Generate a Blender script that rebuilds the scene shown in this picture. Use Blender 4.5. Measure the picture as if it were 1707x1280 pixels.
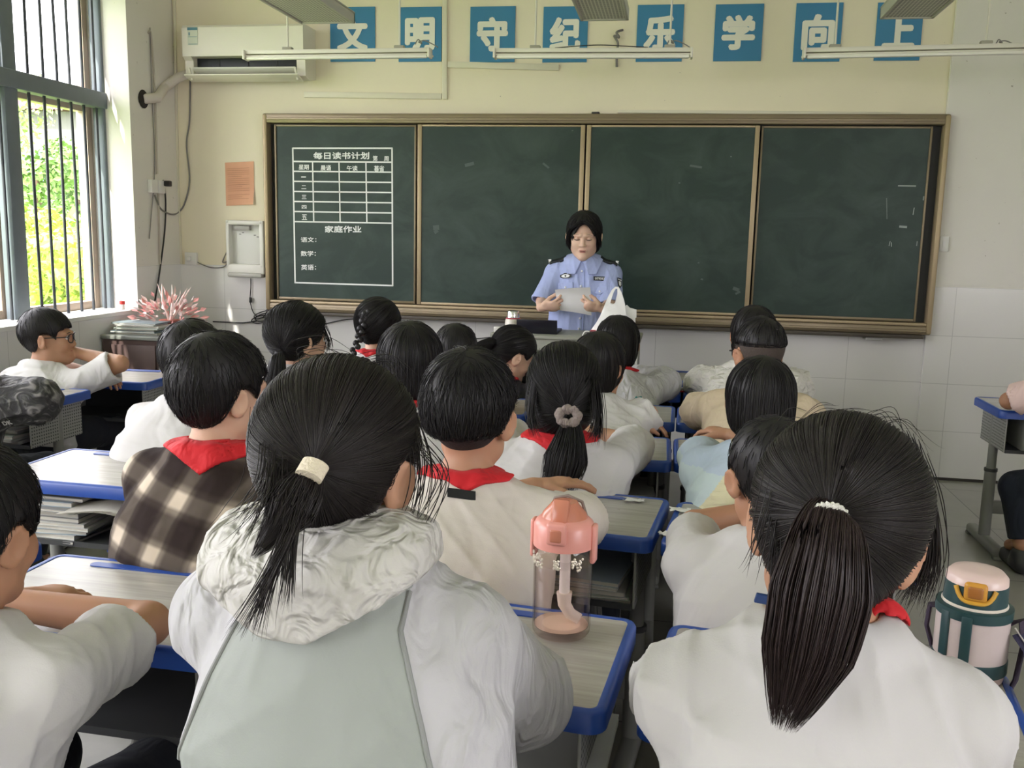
import bpy, bmesh, math, random
import numpy as np
from mathutils import Vector, Matrix, Euler

random.seed(11)
rng = np.random.default_rng(11)
for _o in list(bpy.data.objects):
    bpy.data.objects.remove(_o)
SC = bpy.context.scene
COL = SC.collection
PI = math.pi

# ------------------------------------------------------------------ camera
FPX = 1550.0                                    # focal length in pixels of the 1707 x 1280 frame
CAM = np.array([2.5703, -5.6996, 1.3728])
YAW, PITCH, ROLL = -0.16802, -0.16010, 0.02262


def _cam_axes():
    cy, sy, cp, sp = math.cos(YAW), math.sin(YAW), math.cos(PITCH), math.sin(PITCH)
    fwd = np.array([sy * cp, cy * cp, sp])
    right = np.array([cy, -sy, 0.0])
    up = np.cross(right, fwd)
    cr, sr = math.cos(ROLL), math.sin(ROLL)
    return cr * right + sr * up, -sr * right + cr * up, fwd


CR, CU, CF = _cam_axes()
cam_data = bpy.data.cameras.new('camera')
cam_data.sensor_fit = 'HORIZONTAL'
cam_data.sensor_width = 36.0
cam_data.lens = 36.0 * FPX / 1707.0
cam_data.clip_start = 0.02
cam = bpy.data.objects.new('camera', cam_data)
COL.objects.link(cam)
cam.matrix_world = Matrix(((CR[0], CU[0], -CF[0], CAM[0]), (CR[1], CU[1], -CF[1], CAM[1]),
                           (CR[2], CU[2], -CF[2], CAM[2]), (0, 0, 0, 1)))
SC.camera = cam

# ------------------------------------------------------------------ light and exposure
SC.view_settings.view_transform = 'Standard'
SC.view_settings.look = 'None'
SC.view_settings.gamma = 1.0
SC.view_settings.use_curve_mapping = False
SC.view_settings.exposure = 0.50
world = bpy.data.worlds.new('sky')
SC.world = world
world.use_nodes = True
_bg = world.node_tree.nodes['Background']
_bg.inputs['Color'].default_value = (1.0, 0.945, 0.985, 1)
_bg.inputs['Strength'].default_value = 7.6
sun_data = bpy.data.lights.new('sun', 'SUN')
sun_data.energy = 9.0
sun_data.color = (1.0, 0.93, 0.82)
sun_data.angle = 0.012
sun = bpy.data.objects.new('sun', sun_data)
COL.objects.link(sun)
sun.rotation_euler = Vector((0.22, 0.62, -0.62)).to_track_quat('-Z', 'Y').to_euler()
sun.location = (-3, -3, 6)


def portal(loc, rot, sx, sy):
    d = bpy.data.lights.new('window_portal', 'AREA')
    d.shape = 'RECTANGLE'
    d.size, d.size_y = sx, sy
    d.cycles.is_portal = True
    o = bpy.data.objects.new('window_portal', d)
    COL.objects.link(o)
    o.location, o.rotation_euler = loc, rot


SC.cycles.use_denoising = True
SC.cycles.max_bounces = 10
SC.cycles.diffuse_bounces = 6
SC.cycles.transparent_max_bounces = 12
SC.cycles.sample_clamp_indirect = 6.0
SC.cycles.caustics_reflective = False
SC.cycles.caustics_refractive = False


# ------------------------------------------------------------------ pixel -> place (1707 x 1280 frame)
def ray(px, py):
    return CF + CR * (px - 853.5) / FPX - CU * (py - 640) / FPX


def at_d(px, py, d):
    return CAM + ray(px, py) * d


def at_y(px, py, y):
    v = ray(px, py)
    return CAM + v * ((y - CAM[1]) / v[1])


def at_x(px, py, x):
    v = ray(px, py)
    return CAM + v * ((x - CAM[0]) / v[0])


def at_z(px, py, z):
    v = ray(px, py)
    return CAM + v * ((z - CAM[2]) / v[2])


# ------------------------------------------------------------------ materials
def srgb(r, g, b):
    f = lambda c: c / 12.92 if c <= 0.04045 else ((c + 0.055) / 1.055) ** 2.4
    return (f(r / 255), f(g / 255), f(b / 255))


class N:
    """small helper around one node tree"""

    def __init__(self, name):
        self.m = bpy.data.materials.new(name)
        self.m.use_nodes = True
        self.t = self.m.node_tree
        self.b = self.t.nodes['Principled BSDF']

    def n(self, typ, **kw):
        x = self.t.nodes.new(typ)
        for k, v in kw.items():
            if k.startswith('i_'):
                x.inputs[k[2:].replace('_', ' ')].default_value = v
            else:
                setattr(x, k, v)
        return x

    def l(self, a, b):
        self.t.links.new(a, b)

    def set(self, **kw):
        for k, v in kw.items():
            s = self.b.inputs[k.replace('_', ' ')]
            s.default_value = (*v, 1) if isinstance(v, tuple) and len(v) == 3 else v
        return self


def mat(name, col, rough=0.6, metal=0.0, noise=0.0, nscale=8.0, bump=0.0, bscale=60.0, spec=0.5, **kw):
    """plain surface; NOISE varies the colour, BUMP roughens the surface"""
    w = N(name)
    w.set(Base_Color=col, Roughness=rough, Metallic=metal, **{'Specular IOR Level': spec})
    for k, v in kw.items():
        w.b.inputs[k.replace('_', ' ')].default_value = (*v, 1) if isinstance(v, tuple) and len(v) == 3 else v
    if noise or bump:
        tc = w.n('ShaderNodeTexCoord')
    if noise:
        nz = w.n('ShaderNodeTexNoise', i_Scale=nscale, i_Detail=5.0)
        w.l(tc.outputs['Object'], nz.inputs['Vector'])
        mx = w.n('ShaderNodeMix', data_type='RGBA', blend_type='MIX')
        mx.inputs[6].default_value = (*[c * (1 - noise) for c in col], 1)
        mx.inputs[7].default_value = (*[min(1, c * (1 + noise)) for c in col], 1)
        w.l(nz.outputs['Fac'], mx.inputs[0])
        w.l(mx.outputs[2], w.b.inputs['Base Color'])
    if bump:
        n2 = w.n('ShaderNodeTexNoise', i_Scale=bscale, i_Detail=4.0)
        w.l(tc.outputs['Object'], n2.inputs['Vector'])
        bp = w.n('ShaderNodeBump', i_Strength=bump, i_Distance=0.01)
        w.l(n2.outputs['Fac'], bp.inputs['Height'])
        w.l(bp.outputs['Normal'], w.b.inputs['Normal'])
    return w.m


def cloth(name, col, wrinkle=0.25, scale=14.0, stretch=(1, 1, 0.45), rough=0.85, fine=True, noise=0.03):
    """woven fabric: long soft folds plus a fine weave"""
    w = N(name)
    w.set(Base_Color=col, Roughness=rough, **{'Specular IOR Level': 0.25, 'Sheen Weight': 0.04})
    tc = w.n('ShaderNodeTexCoord')
    mp = w.n('ShaderNodeMapping')
    mp.inputs['Scale'].default_value = stretch
    mp.inputs['Rotation'].default_value = (0.2, 0.35, 0.1)
    w.l(tc.outputs['Object'], mp.inputs['Vector'])
    nz = w.n('ShaderNodeTexNoise', i_Scale=scale, i_Detail=2.5, i_Roughness=0.45, i_Distortion=0.8)
    w.l(mp.outputs['Vector'], nz.inputs['Vector'])
    bp = w.n('ShaderNodeBump', i_Strength=min(1.0, wrinkle * 1.5), i_Distance=0.035)
    w.l(nz.outputs['Fac'], bp.inputs['Height'])
    if fine:
        n2 = w.n('ShaderNodeTexNoise', i_Scale=420.0, i_Detail=2.0)
        w.l(tc.outputs['Object'], n2.inputs['Vector'])
        b2 = w.n('ShaderNodeBump', i_Strength=0.08, i_Distance=0.004)
        w.l(n2.outputs['Fac'], b2.inputs['Height'])
        w.l(bp.outputs['Normal'], b2.inputs['Normal'])
        w.l(b2.outputs['Normal'], w.b.inputs['Normal'])
    else:
        w.l(bp.outputs['Normal'], w.b.inputs['Normal'])
    return w.m


# ------------------------------------------------------------------ mesh building
class MB:
    """collects shapes; build() links them as ONE mesh object"""

    def __init__(self):
        self.v, self.f, self.mi, self.k = [], [], [], 0

    def add(self, v, f, mi=None):
        o = len(self.v)
        self.v.extend([tuple(map(float, p)) for p in v])
        self.f.extend([tuple(int(i) + o for i in q) for q in f])
        self.mi.extend([self.k if mi is None else mi] * len(f))
        return self

    def box(self, c, s, rz=0.0, bev=0.0, rot=None, seg=2):
        bm = bmesh.new()
        bmesh.ops.create_cube(bm, size=1.0)
        bmesh.ops.scale(bm, vec=s, verts=bm.verts)
        if bev:
            bmesh.ops.bevel(bm, geom=bm.edges[:], offset=bev, segments=seg, profile=0.5, affect='EDGES', clamp_overlap=True)
        M = Matrix.Translation(Vector([float(x) for x in c])) @ (rot.to_4x4() if rot else Matrix.Rotation(rz, 4, 'Z'))
        bm.transform(M)
        bm.verts.index_update()
        self.add([v.co for v in bm.verts], [[v.index for v in f.verts] for f in bm.faces])
        bm.free()
        return self

    def bx(self, x0, x1, y0, y1, z0, z1, bev=0.0):
        return self.box(((x0 + x1) / 2, (y0 + y1) / 2, (z0 + z1) / 2), (abs(x1 - x0), abs(y1 - y0), abs(z1 - z0)), bev=bev)

    def tube(self, path, r, n=10, caps=True, flat=1.0):
        P = np.array([[float(c) for c in p] for p in path])
        m = len(P)
        R = np.full(m, r) if np.isscalar(r) else np.interp(np.linspace(0, 1, m), np.linspace(0, 1, len(r)), r)
        T = np.gradient(P, axis=0)
        T /= np.linalg.norm(T, axis=1)[:, None] + 1e-12
        up = np.array([0, 0, 1.0]) if abs(T[0][2]) < 0.9 else np.array([1.0, 0, 0])
        V = []
        u = np.cross(up, T[0]); u /= np.linalg.norm(u)
        a = np.linspace(0, 2 * PI, n, endpoint=False)
        for i in range(m):
            u = u - T[i] * np.dot(u, T[i]); u /= np.linalg.norm(u) + 1e-12
            w = np.cross(T[i], u)
            for t in a:
                V.append(P[i] + R[i] * (math.cos(t) * u + flat * math.sin(t) * w))
        F = [(i * n + j, i * n + (j + 1) % n, (i + 1) * n + (j + 1) % n, (i + 1) * n + j) for i in range(m - 1) for j in range(n)]
        if caps:
            F += [tuple(range(n - 1, -1, -1)), tuple((m - 1) * n + j for j in range(n))]
        return self.add(V, F)

    def cyl(self, p0, p1, r0, r1=None, n=16):
        return self.tube([p0, p1], [r0, r0 if r1 is None else r1], n)

    def lathe(self, prof, c=(0, 0, 0), n=32, sx=1.0, sy=1.0):
        V = []
        for r, z in prof:
            for j in range(n):
                t = 2 * PI * j / n
                V.append((c[0] + sx * r * math.cos(t), c[1] + sy * r * math.sin(t), c[2] + z))
        m = len(prof)
        F = [(i * n + j, i * n + (j + 1) % n, (i + 1) * n + (j + 1) % n, (i + 1) * n + j) for i in range(m - 1) for j in range(n)]
        if prof[0][0] > 1e-6:
            F.append(tuple(range(n - 1, -1, -1)))
        if prof[-1][0] > 1e-6:
            F.append(tuple((m - 1) * n + j for j in range(n)))
        return self.add(V, F)

    def ball(self, c, r, n=16, rot=None):
        r = (r, r, r) if np.isscalar(r) else r
        V, F = [], []
        m = max(6, n // 2 + 2)
        for i in range(m + 1):
            p = PI * i / m
            for j in range(n):
                t = 2 * PI * j / n
                q = Vector((r[0] * math.sin(p) * math.cos(t), r[1] * math.sin(p) * math.sin(t), r[2] * math.cos(p)))
                if rot is not None:
                    q = rot @ q
                V.append((c[0] + q.x, c[1] + q.y, c[2] + q.z))
        F = [(i * n + j, (i + 1) * n + j, (i + 1) * n + (j + 1) % n, i * n + (j + 1) % n) for i in range(m) for j in range(n)]
        return self.add(V, F)

    def poly(self, pts, dirv):
        """a polygon extruded by the vector DIRV"""
        n = len(pts)
        a = [np.array(p, float) for p in pts]
        b = [p + np.array(dirv, float) for p in a]
        F = [tuple(range(n)), tuple(range(2 * n - 1, n - 1, -1))] + [(i, n + i, n + (i + 1) % n, (i + 1) % n) for i in range(n)]
        return self.add(a + b, F)

    def build(self, name, m, parent=None, smooth=35, local=True):
        me = bpy.data.meshes.new(name)
        V = self.v
        if parent is not None and not local:
            bpy.context.view_layer.update()
            inv = parent.matrix_basis.inverted() if parent.parent is None else (parent.parent.matrix_basis @ parent.matrix_basis).inverted()
            V = [inv @ Vector(p) for p in V]
        me.from_pydata([tuple(p) for p in V], [], self.f)
        ms = m if isinstance(m, (list, tuple)) else [m]
        for x in ms:
            me.materials.append(x)
        if len(ms) > 1:
            me.polygons.foreach_set('material_index', self.mi)
        bm = bmesh.new(); bm.from_mesh(me)
        bmesh.ops.recalc_face_normals(bm, faces=bm.faces[:])
        bm.to_mesh(me); bm.free()
        me.update()
        if smooth:
            me.shade_smooth()
            me.set_sharp_from_angle(angle=math.radians(smooth))
        o = bpy.data.objects.new(name, me)
        COL.objects.link(o)
        if parent is not None:
            o.parent = parent
        return o


def tag(o, label, cat, group=None):
    o['label'], o['category'] = label, cat
    if group:
        o['group'] = group
    return o


def thing(name, label, cat, loc=(0, 0, 0), rz=0.0, group=None):
    o = bpy.data.objects.new(name, None)
    o.empty_display_size = 0.1
    COL.objects.link(o)
    o.location = [float(x) for x in loc]
    o.rotation_euler = (0, 0, rz)
    return tag(o, label, cat, group)


def struct(name, mb, m, smooth=35):
    o = mb.build(name, m, None, smooth)
    o['kind'] = 'structure'
    return o


def dup(root, loc=None, rz=None, label=None, group=None):
    r = root.copy(); COL.objects.link(r)
    if loc is not None:
        r.location = [float(x) for x in loc]
    if rz is not None:
        r.rotation_euler = (0, 0, rz)
    if label:
        r['label'] = label
    if group:
        r['group'] = group
    for ch in list(root.children):
        c = ch.copy(); COL.objects.link(c); c.parent = r
        for g in list(ch.children):
            d = g.copy(); COL.objects.link(d); d.parent = c
    return r


def text_geo(body):
    """(verts n x 2 normalised to a 1 x 1 box, faces) of written characters"""
    cu = bpy.data.curves.new('lettering', 'FONT')
    cu.body, cu.size, cu.resolution_u = body, 1.0, 3
    ob = bpy.data.objects.new('lettering', cu)
    COL.objects.link(ob)
    dg = bpy.context.evaluated_depsgraph_get()
    dg.update()
    me = bpy.data.meshes.new_from_object(ob.evaluated_get(dg))
    v = np.array([p.co[:] for p in me.vertices])
    f = [tuple(p.vertices) for p in me.polygons]
    bpy.data.objects.remove(ob); bpy.data.curves.remove(cu); bpy.data.meshes.remove(me)
    lo, hi = v.min(0), v.max(0)
    return (v[:, :2] - lo[:2]) / np.maximum((hi - lo)[:2], 1e-6), f


def write(mb, body, o, ux, uz, w, h, bold=0.0):
    """adds lettering filling a W x H box whose lower left corner is O, along unit vectors UX, UZ; BOLD thickens the strokes by that share of H"""
    t, f = text_geo(body)
    o, ux, uz = np.array(o, float), np.array(ux, float), np.array(uz, float)
    out = np.cross(ux, uz)
    b = bold * h
    for k in range(9 if bold else 1):
        d = np.zeros(3) if k == 0 else ux * b * math.cos(k * PI / 4) + uz * b * math.sin(k * PI / 4)
        mb.add([o + d + ux * (b + p[0] * (w - 2 * b)) + uz * (b + p[1] * (h - 2 * b)) + out * 0.00012 * k for p in t], f)

# ================================================================== the room
XL, XR, YB, ZC = -0.621, 6.25, -9.2, 3.25        # inner faces: window wall, far side wall, back wall, ceiling
TZ = 1.128                                        # top of the wall tiles


def wall_mat(name, plaster, axis, x0, tile=(0.76, 0.745, 0.73)):
    w = N(name)
    g = w.n('ShaderNodeNewGeometry')
    s = w.n('ShaderNodeSeparateXYZ')
    w.l(g.outputs['Position'], s.inputs[0])
    c = w.n('ShaderNodeCombineXYZ')
    a = w.n('ShaderNodeMath', operation='SUBTRACT'); a.inputs[1].default_value = x0
    w.l(s.outputs[axis], a.inputs[0])
    b = w.n('ShaderNodeMath', operation='SUBTRACT'); b.inputs[1].default_value = TZ - 10 * 0.279
    w.l(s.outputs['Z'], b.inputs[0])
    w.l(a.outputs[0], c.inputs[0]); w.l(b.outputs[0], c.inputs[1])
    br = w.n('ShaderNodeTexBrick', offset=0.0)
    for k, v in dict(Scale=1.0, Mortar_Size=0.0022, Mortar_Smooth=0.3, Brick_Width=0.5605, Row_Height=0.279, Bias=0.0).items():
        br.inputs[k.replace('_', ' ')].default_value = v
    br.inputs['Color1'].default_value = (*tile, 1)
    br.inputs['Color2'].default_value = (*[t * 0.985 for t in tile], 1)
    br.inputs['Mortar'].default_value = (*[t * 0.74 for t in tile], 1)
    w.l(c.outputs[0], br.inputs['Vector'])
    st = w.n('ShaderNodeMath', operation='LESS_THAN'); st.inputs[1].default_value = TZ
    w.l(s.outputs['Z'], st.inputs[0])
    nz = w.n('ShaderNodeTexNoise', i_Scale=2.2, i_Detail=7.0, i_Roughness=0.6)
    w.l(g.outputs['Position'], nz.inputs['Vector'])
    n2 = w.n('ShaderNodeTexNoise', i_Scale=46.0, i_Detail=2.0)
    w.l(g.outputs['Position'], n2.inputs['Vector'])
    r2 = w.n('ShaderNodeMapRange'); r2.inputs['From Min'].default_value = 0.74; r2.inputs['From Max'].default_value = 0.80
    w.l(n2.outputs['Fac'], r2.inputs['Value'])
    m1 = w.n('ShaderNodeMix', data_type='RGBA')
    m1.inputs[6].default_value = (*[p * 0.93 for p in plaster], 1); m1.inputs[7].default_value = (*[min(1, p * 1.05) for p in plaster], 1)
    w.l(nz.outputs['Fac'], m1.inputs[0])
    m3 = w.n('ShaderNodeMix', data_type='RGBA')
    m3.inputs[7].default_value = (0.33, 0.30, 0.25, 1)
    w.l(m1.outputs[2], m3.inputs[6]); w.l(r2.outputs[0], m3.inputs[0])
    m2 = w.n('ShaderNodeMix', data_type='RGBA')
    w.l(st.outputs[0], m2.inputs[0]); w.l(m3.outputs[2], m2.inputs[6]); w.l(br.outputs['Color'], m2.inputs[7])
    w.l(m2.outputs[2], w.b.inputs['Base Color'])
    rr = w.n('ShaderNodeMapRange'); rr.inputs['To Min'].default_value = 0.75; rr.inputs['To Max'].default_value = 0.16
    w.l(st.outputs[0], rr.inputs['Value']); w.l(rr.outputs[0], w.b.inputs['Roughness'])
    bp = w.n('ShaderNodeBump', i_Strength=0.06, i_Distance=0.01)
    w.l(nz.outputs['Fac'], bp.inputs['Height']); w.l(bp.outputs['Normal'], w.b.inputs['Normal'])
    return w.m


M_front = wall_mat('cream_plaster_over_white_tile', (0.81, 0.742, 0.572), 'X', 4.165)
M_side = wall_mat('white_plaster_over_white_tile', (0.75, 0.72, 0.665), 'Y', 0.02)
M_pil = wall_mat('grey_white_plaster_over_white_tile', (0.74, 0.715, 0.66), 'X', 4.165)
M_white = mat('white_paint', (0.76, 0.75, 0.73), 0.6, noise=0.03)


def floor_mat():
    w = N('grey_terrazzo_floor_tile')
    g = w.n('ShaderNodeNewGeometry')
    br = w.n('ShaderNodeTexBrick', offset=0.0)
    for k, v in dict(Scale=1.0, Mortar_Size=0.003, Mortar_Smooth=0.2, Brick_Width=0.74, Row_Height=0.74, Bias=0.0).items():
        br.inputs[k.replace('_', ' ')].default_value = v
    br.inputs['Color1'].default_value = (0.44, 0.43, 0.40, 1); br.inputs['Color2'].default_value = (0.40, 0.39, 0.36, 1)
    br.inputs['Mortar'].default_value = (0.14, 0.13, 0.12, 1)
    mp = w.n('ShaderNodeMapping'); mp.inputs['Location'].default_value = (0.28, 0.24, 0)
    w.l(g.outputs['Position'], mp.inputs['Vector']); w.l(mp.outputs['Vector'], br.inputs['Vector'])
    nz = w.n('ShaderNodeTexNoise', i_Scale=5.0, i_Detail=8.0, i_Roughness=0.7)
    w.l(g.outputs['Position'], nz.inputs['Vector'])
    mx = w.n('ShaderNodeMix', data_type='RGBA', blend_type='MULTIPLY'); mx.inputs[0].default_value = 0.35
    w.l(br.outputs['Color'], mx.inputs[6]); w.l(nz.outputs['Fac'], mx.inputs[7])
    w.l(mx.outputs[2], w.b.inputs['Base Color'])
    w.set(Roughness=0.28)
    return w.m


struct('floor', MB().bx(XL - 0.35, XR + 0.2, YB - 0.2, 0.2, -0.12, 0), floor_mat(), 0)
struct('ceiling', MB().bx(XL - 0.35, XR + 0.2, YB - 0.2, 0.2, ZC, ZC + 0.15), M_white, 0)
struct('wall_front', MB().bx(XL - 0.35, XR + 0.2, 0, 0.2, 0, ZC), M_front, 0)
struct('wall_back', MB().bx(XL - 0.35, XR + 0.2, YB - 0.2, YB, 0, ZC), M_side, 0)
struct('trim_1', MB().bx(4.022, XR, -0.03, 0, 0, ZC, 0.004), M_pil, 0)                  # the wall bay that stands proud beyond the chalkboard
struct('baseboard_front', MB().bx(4.08, 4.49, -0.036, -0.031, 0.0, 0.016).bx(1.2, 3.9, -0.006, 0, 0, 0.016), mat('dark_gap_filler', (0.05, 0.045, 0.04), 0.8))
# window wall: pieces round the openings
WZ0, WZ1, WX = 0.868, 2.78, -0.80
OPEN = [(-2.95, -0.52), (-5.9, -3.5), (-8.8, -6.4)]
mb = MB()
mb.bx(XL - 0.35, XL, YB, 0, 0, WZ0).bx(XL - 0.35, XL, YB, 0, WZ1, ZC)
ys = [0] + [v for a, b in OPEN for v in (b, a)] + [YB]
for i in range(0, len(ys), 2):
    mb.bx(XL - 0.35, XL, ys[i + 1], ys[i], WZ0, WZ1)
struct('wall_left', mb, M_side, 0)
struct('trim_2', MB().bx(XL - 0.34, XL + 0.012, OPEN[0][0], OPEN[0][1], WZ0 - 0.02, WZ0 + 0.004, 0.003), M_white, 0)     # window sill
# far side wall, out of view; window opening added and sized for fill light
OPR = [(-8.6, -5.4)]
mb = MB()
mb.bx(XR, XR + 0.2, YB, 0, 0, 1.0).bx(XR, XR + 0.2, YB, 0, 2.6, ZC)
ys = [0] + [v for a, b in OPR for v in (b, a)] + [YB]
for i in range(0, len(ys), 2):
    mb.bx(XR, XR + 0.2, ys[i + 1], ys[i], 1.0, 2.6)
struct('wall_right', mb, M_side, 0)

M_alu = mat('beige_window_aluminium', (0.46, 0.36, 0.28), 0.4, noise=0.06)
M_steel = mat('slate_painted_steel', (0.13, 0.155, 0.175), 0.55, noise=0.12, nscale=14, bump=0.05)
M_bar = mat('dark_steel_bar', (0.035, 0.04, 0.048), 0.5)


def glass_mat(name, tint=(0.97, 0.99, 1.0)):
    w = N(name)
    t = w.n('ShaderNodeBsdfTransparent'); t.inputs[0].default_value = (*tint, 1)
    g = w.n('ShaderNodeBsdfGlossy'); g.inputs['Roughness'].default_value = 0.02
    mx = w.n('ShaderNodeMixShader'); fr = w.n('ShaderNodeFresnel')
    fr.inputs[0].default_value = 1.35
    ge = w.n('ShaderNodeNewGeometry'); on = w.n('ShaderNodeMath', operation='SUBTRACT'); on.inputs[0].default_value = 1.0
    w.l(ge.outputs['Backfacing'], on.inputs[1])
    mu = w.n('ShaderNodeMath', operation='MULTIPLY'); w.l(fr.outputs[0], mu.inputs[0]); w.l(on.outputs[0], mu.inputs[1])
    w.l(mu.outputs[0], mx.inputs[0]); w.l(t.outputs[0], mx.inputs[1]); w.l(g.outputs[0], mx.inputs[2])
    w.l(mx.outputs[0], w.t.nodes['Material Output'].inputs['Surface'])
    return w.m


M_pane = glass_mat('window_glass')
# window_1: aluminium frame; security grille of posts, rail and bars in front of it
y1 = OPEN[0][1]; y0 = OPEN[0][0]
fy = at_x(198, 300, WX)[1] + 0.02                          # where the steel post meets the reveal
post_a = at_x(184, 300, WX)[1]
post_b = at_x(22, 300, WX)[1]
RZ = at_x(100, 152, WX)[2]                                 # centre height of the grille rail
mb = MB()
fx = -0.90
for a, b in ((post_b - 1.16, post_b), (post_b, y1)):
    for z0, z1 in ((WZ0, RZ - 0.02), (RZ + 0.02, WZ1)):
        mb.bx(fx - 0.03, fx + 0.03, a, a + 0.05, z0, z1, 0.004).bx(fx - 0.03, fx + 0.03, b - 0.05, b, z0, z1, 0.004)
        mb.bx(fx - 0.03, fx + 0.03, a + 0.05, b - 0.05, z0, z0 + 0.05, 0.004).bx(fx - 0.03, fx + 0.03, a + 0.05, b - 0.05, z1 - 0.05, z1, 0.004)
win = struct('window_1', mb, M_alu)
mb = MB()
mb.bx(fx - 0.004, fx + 0.004, y0 + 0.05, y1 - 0.05, WZ0 + 0.04, RZ - 0.06).bx(fx - 0.004, fx + 0.004, y0 + 0.05, y1 - 0.05, RZ + 0.06, WZ1 - 0.04)
mb.build('glass_pane', M_pane, win, 0)
for yc, wd in ((post_a - 0.008, 0.125), (post_b, 0.10), (post_b - 1.16, 0.1)):
    MB().bx(WX - 0.05, WX + 0.02, yc - wd / 2, yc + wd / 2, WZ0, WZ1, 0.006).build('grille_post', M_steel, win)
MB().bx(WX - 0.04, WX + 0.035, y0 + 0.02, post_a, RZ - 0.045, RZ + 0.045, 0.005).build('grille_rail', M_steel, win)
yb0, yb1 = at_x(57, 300, WX)[1], at_x(146, 300, WX)[1]
st = (yb1 - yb0) / 4
for k in range(-12, 6):
    y = yb0 + k * st
    if y0 + 0.05 < y < post_a - 0.06 and abs(y - post_b) > 0.06:
        pts = [(WX + 0.002 * math.sin(3 * z + k), y + 0.0035 * math.sin(2.2 * z + 2 * k), z) for z in np.linspace(WZ0 + 0.002, WZ1, 9)]
        MB().tube(pts, 0.0082, 8).build('grille_bar', M_bar, win)
for i, (a, b) in enumerate(OPEN[1:]):
    mb = MB(); m = (a + b) / 2
    for y in (a + 0.03, m, b - 0.03):
        mb.bx(fx - 0.03, fx + 0.03, y - 0.03, y + 0.03, WZ0, WZ1)
    mb.bx(fx - 0.03, fx + 0.03, a, b, WZ0, WZ0 + 0.06).bx(fx - 0.03, fx + 0.03, a, b, WZ1 - 0.06, WZ1).bx(fx - 0.03, fx + 0.03, a, b, RZ - 0.03, RZ + 0.03)
    w2 = struct('window_%d' % (i + 2), mb, M_alu)
    MB().bx(fx - 0.004, fx + 0.004, a + 0.05, b - 0.05, WZ0 + 0.05, WZ1 - 0.05).build('glass_pane', M_pane, w2, 0)
for i, (a, b) in enumerate(OPR):
    mb = MB(); m = (a + b) / 2
    for y in (a + 0.03, m, b - 0.03):
        mb.bx(XR + 0.06, XR + 0.12, y - 0.03, y + 0.03, 1.0, 2.6)
    mb.bx(XR + 0.06, XR + 0.12, a, b, 1.0, 1.06).bx(XR + 0.06, XR + 0.12, a, b, 2.54, 2.6)
    w2 = struct('window_%d' % (i + 4), mb, M_alu)
    MB().bx(XR + 0.085, XR + 0.095, a + 0.05, b - 0.05, 1.05, 2.55).build('glass_pane', M_pane, w2, 0)
for a, b in OPEN:
    portal((XL - 0.33, (a + b) / 2, (WZ0 + WZ1) / 2), (0, -PI / 2, 0), WZ1 - WZ0, b - a)
for a, b in OPR:
    portal((XR + 0.19, (a + b) / 2, 1.8), (0, PI / 2, 0), 1.6, b - a)

# ------------------------------------------------------------------ outside the window
GZ = -0.8                                         # the yard lies lower than the classroom floor
struct('ground', MB().bx(-90, XL - 0.36, -40, 95, -0.86, GZ), mat('sunlit_lawn', (0.20, 0.30, 0.07), 0.95, noise=0.3, nscale=0.6), 0)
M_leaf = [mat('leaf_yellow_green', (0.30, 0.40, 0.06), 0.6), mat('leaf_mid_green', (0.13, 0.24, 0.05), 0.6), mat('leaf_bright_green', (0.22, 0.34, 0.09), 0.6)]
M_bark = mat('bark', (0.16, 0.11, 0.07), 0.9, noise=0.3, nscale=20)


def tree(loc, h, r, label, seed, mi, trunk=0.09, n=2600, leaf=0.13, group=None, cat='tree', low=0.25):
    rg = np.random.default_rng(seed)
    t = thing('tree' if cat == 'tree' else 'shrub', label, cat, loc, 0, group)
    MB().tube([(0, 0, 0), (0.05, 0.03, h * 0.35), (0, 0.06, h * 0.75)], [trunk, trunk * 0.8, trunk * 0.35], 9).build('trunk', M_bark, t)
    mb = MB()
    cl = [(rg.normal(0, r * 0.42), rg.normal(0, r * 0.42), h * (low + (0.93 - low) * rg.random()), r * (0.3 + 0.3 * rg.random())) for _ in range(16)]
    V, F = [], []
    for i in range(n):
        c = cl[i % 16]
        d = rg.normal(0, 1, 3); d /= np.linalg.norm(d)
        p = np.array(c[:3]) + d * c[3] * (0.55 + 0.5 * rg.random())
        a = rg.normal(0, 1, 3); a /= np.linalg.norm(a); b = np.cross(a, d + 0.01); b /= np.linalg.norm(b)
        s = leaf * (0.6 + 0.7 * rg.random())
        o = len(V)
        V += [p - a * s * 0.5, p + b * s * 0.28 + d * s * 0.06, p + a * s * 0.5, p - b * s * 0.28 + d * s * 0.06]
        F.append((o, o + 1, o + 2, o + 3))
    mb.add(V, F)
    mb.build('foliage', M_leaf[mi], t, 0)


for px, d, h, r, s, mi, lb in ((66, 15, 3.3, 1.0, 1, 1, 'slim green tree beyond the barred window, under the red roof'),
                               (132, 18.5, 3.6, 1.1, 2, 1, 'green tree beside the window frame, seen between the last bars'),
                               (104, 11, 2.0, 0.95, 3, 0, 'low bright yellow green bush outside, between the middle window bars'),
                               (30, 20, 4.6, 1.6, 4, 2, 'pale green tree outside behind the grille post')):
    p = at_d(px, 440, d)
    tree((p[0], p[1], GZ), h + 0.5, r, lb, s, mi, cat='tree' if h > 2.5 else 'shrub', low=0.22 if h > 2.5 else 0.1)
p = at_d(120, 440, 13)
tree((p[0], p[1], GZ), 2.0, 0.9, 'light green shrub outside, below the tall trees', 9, 2, trunk=0.03, cat='shrub', low=0.1)
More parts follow.
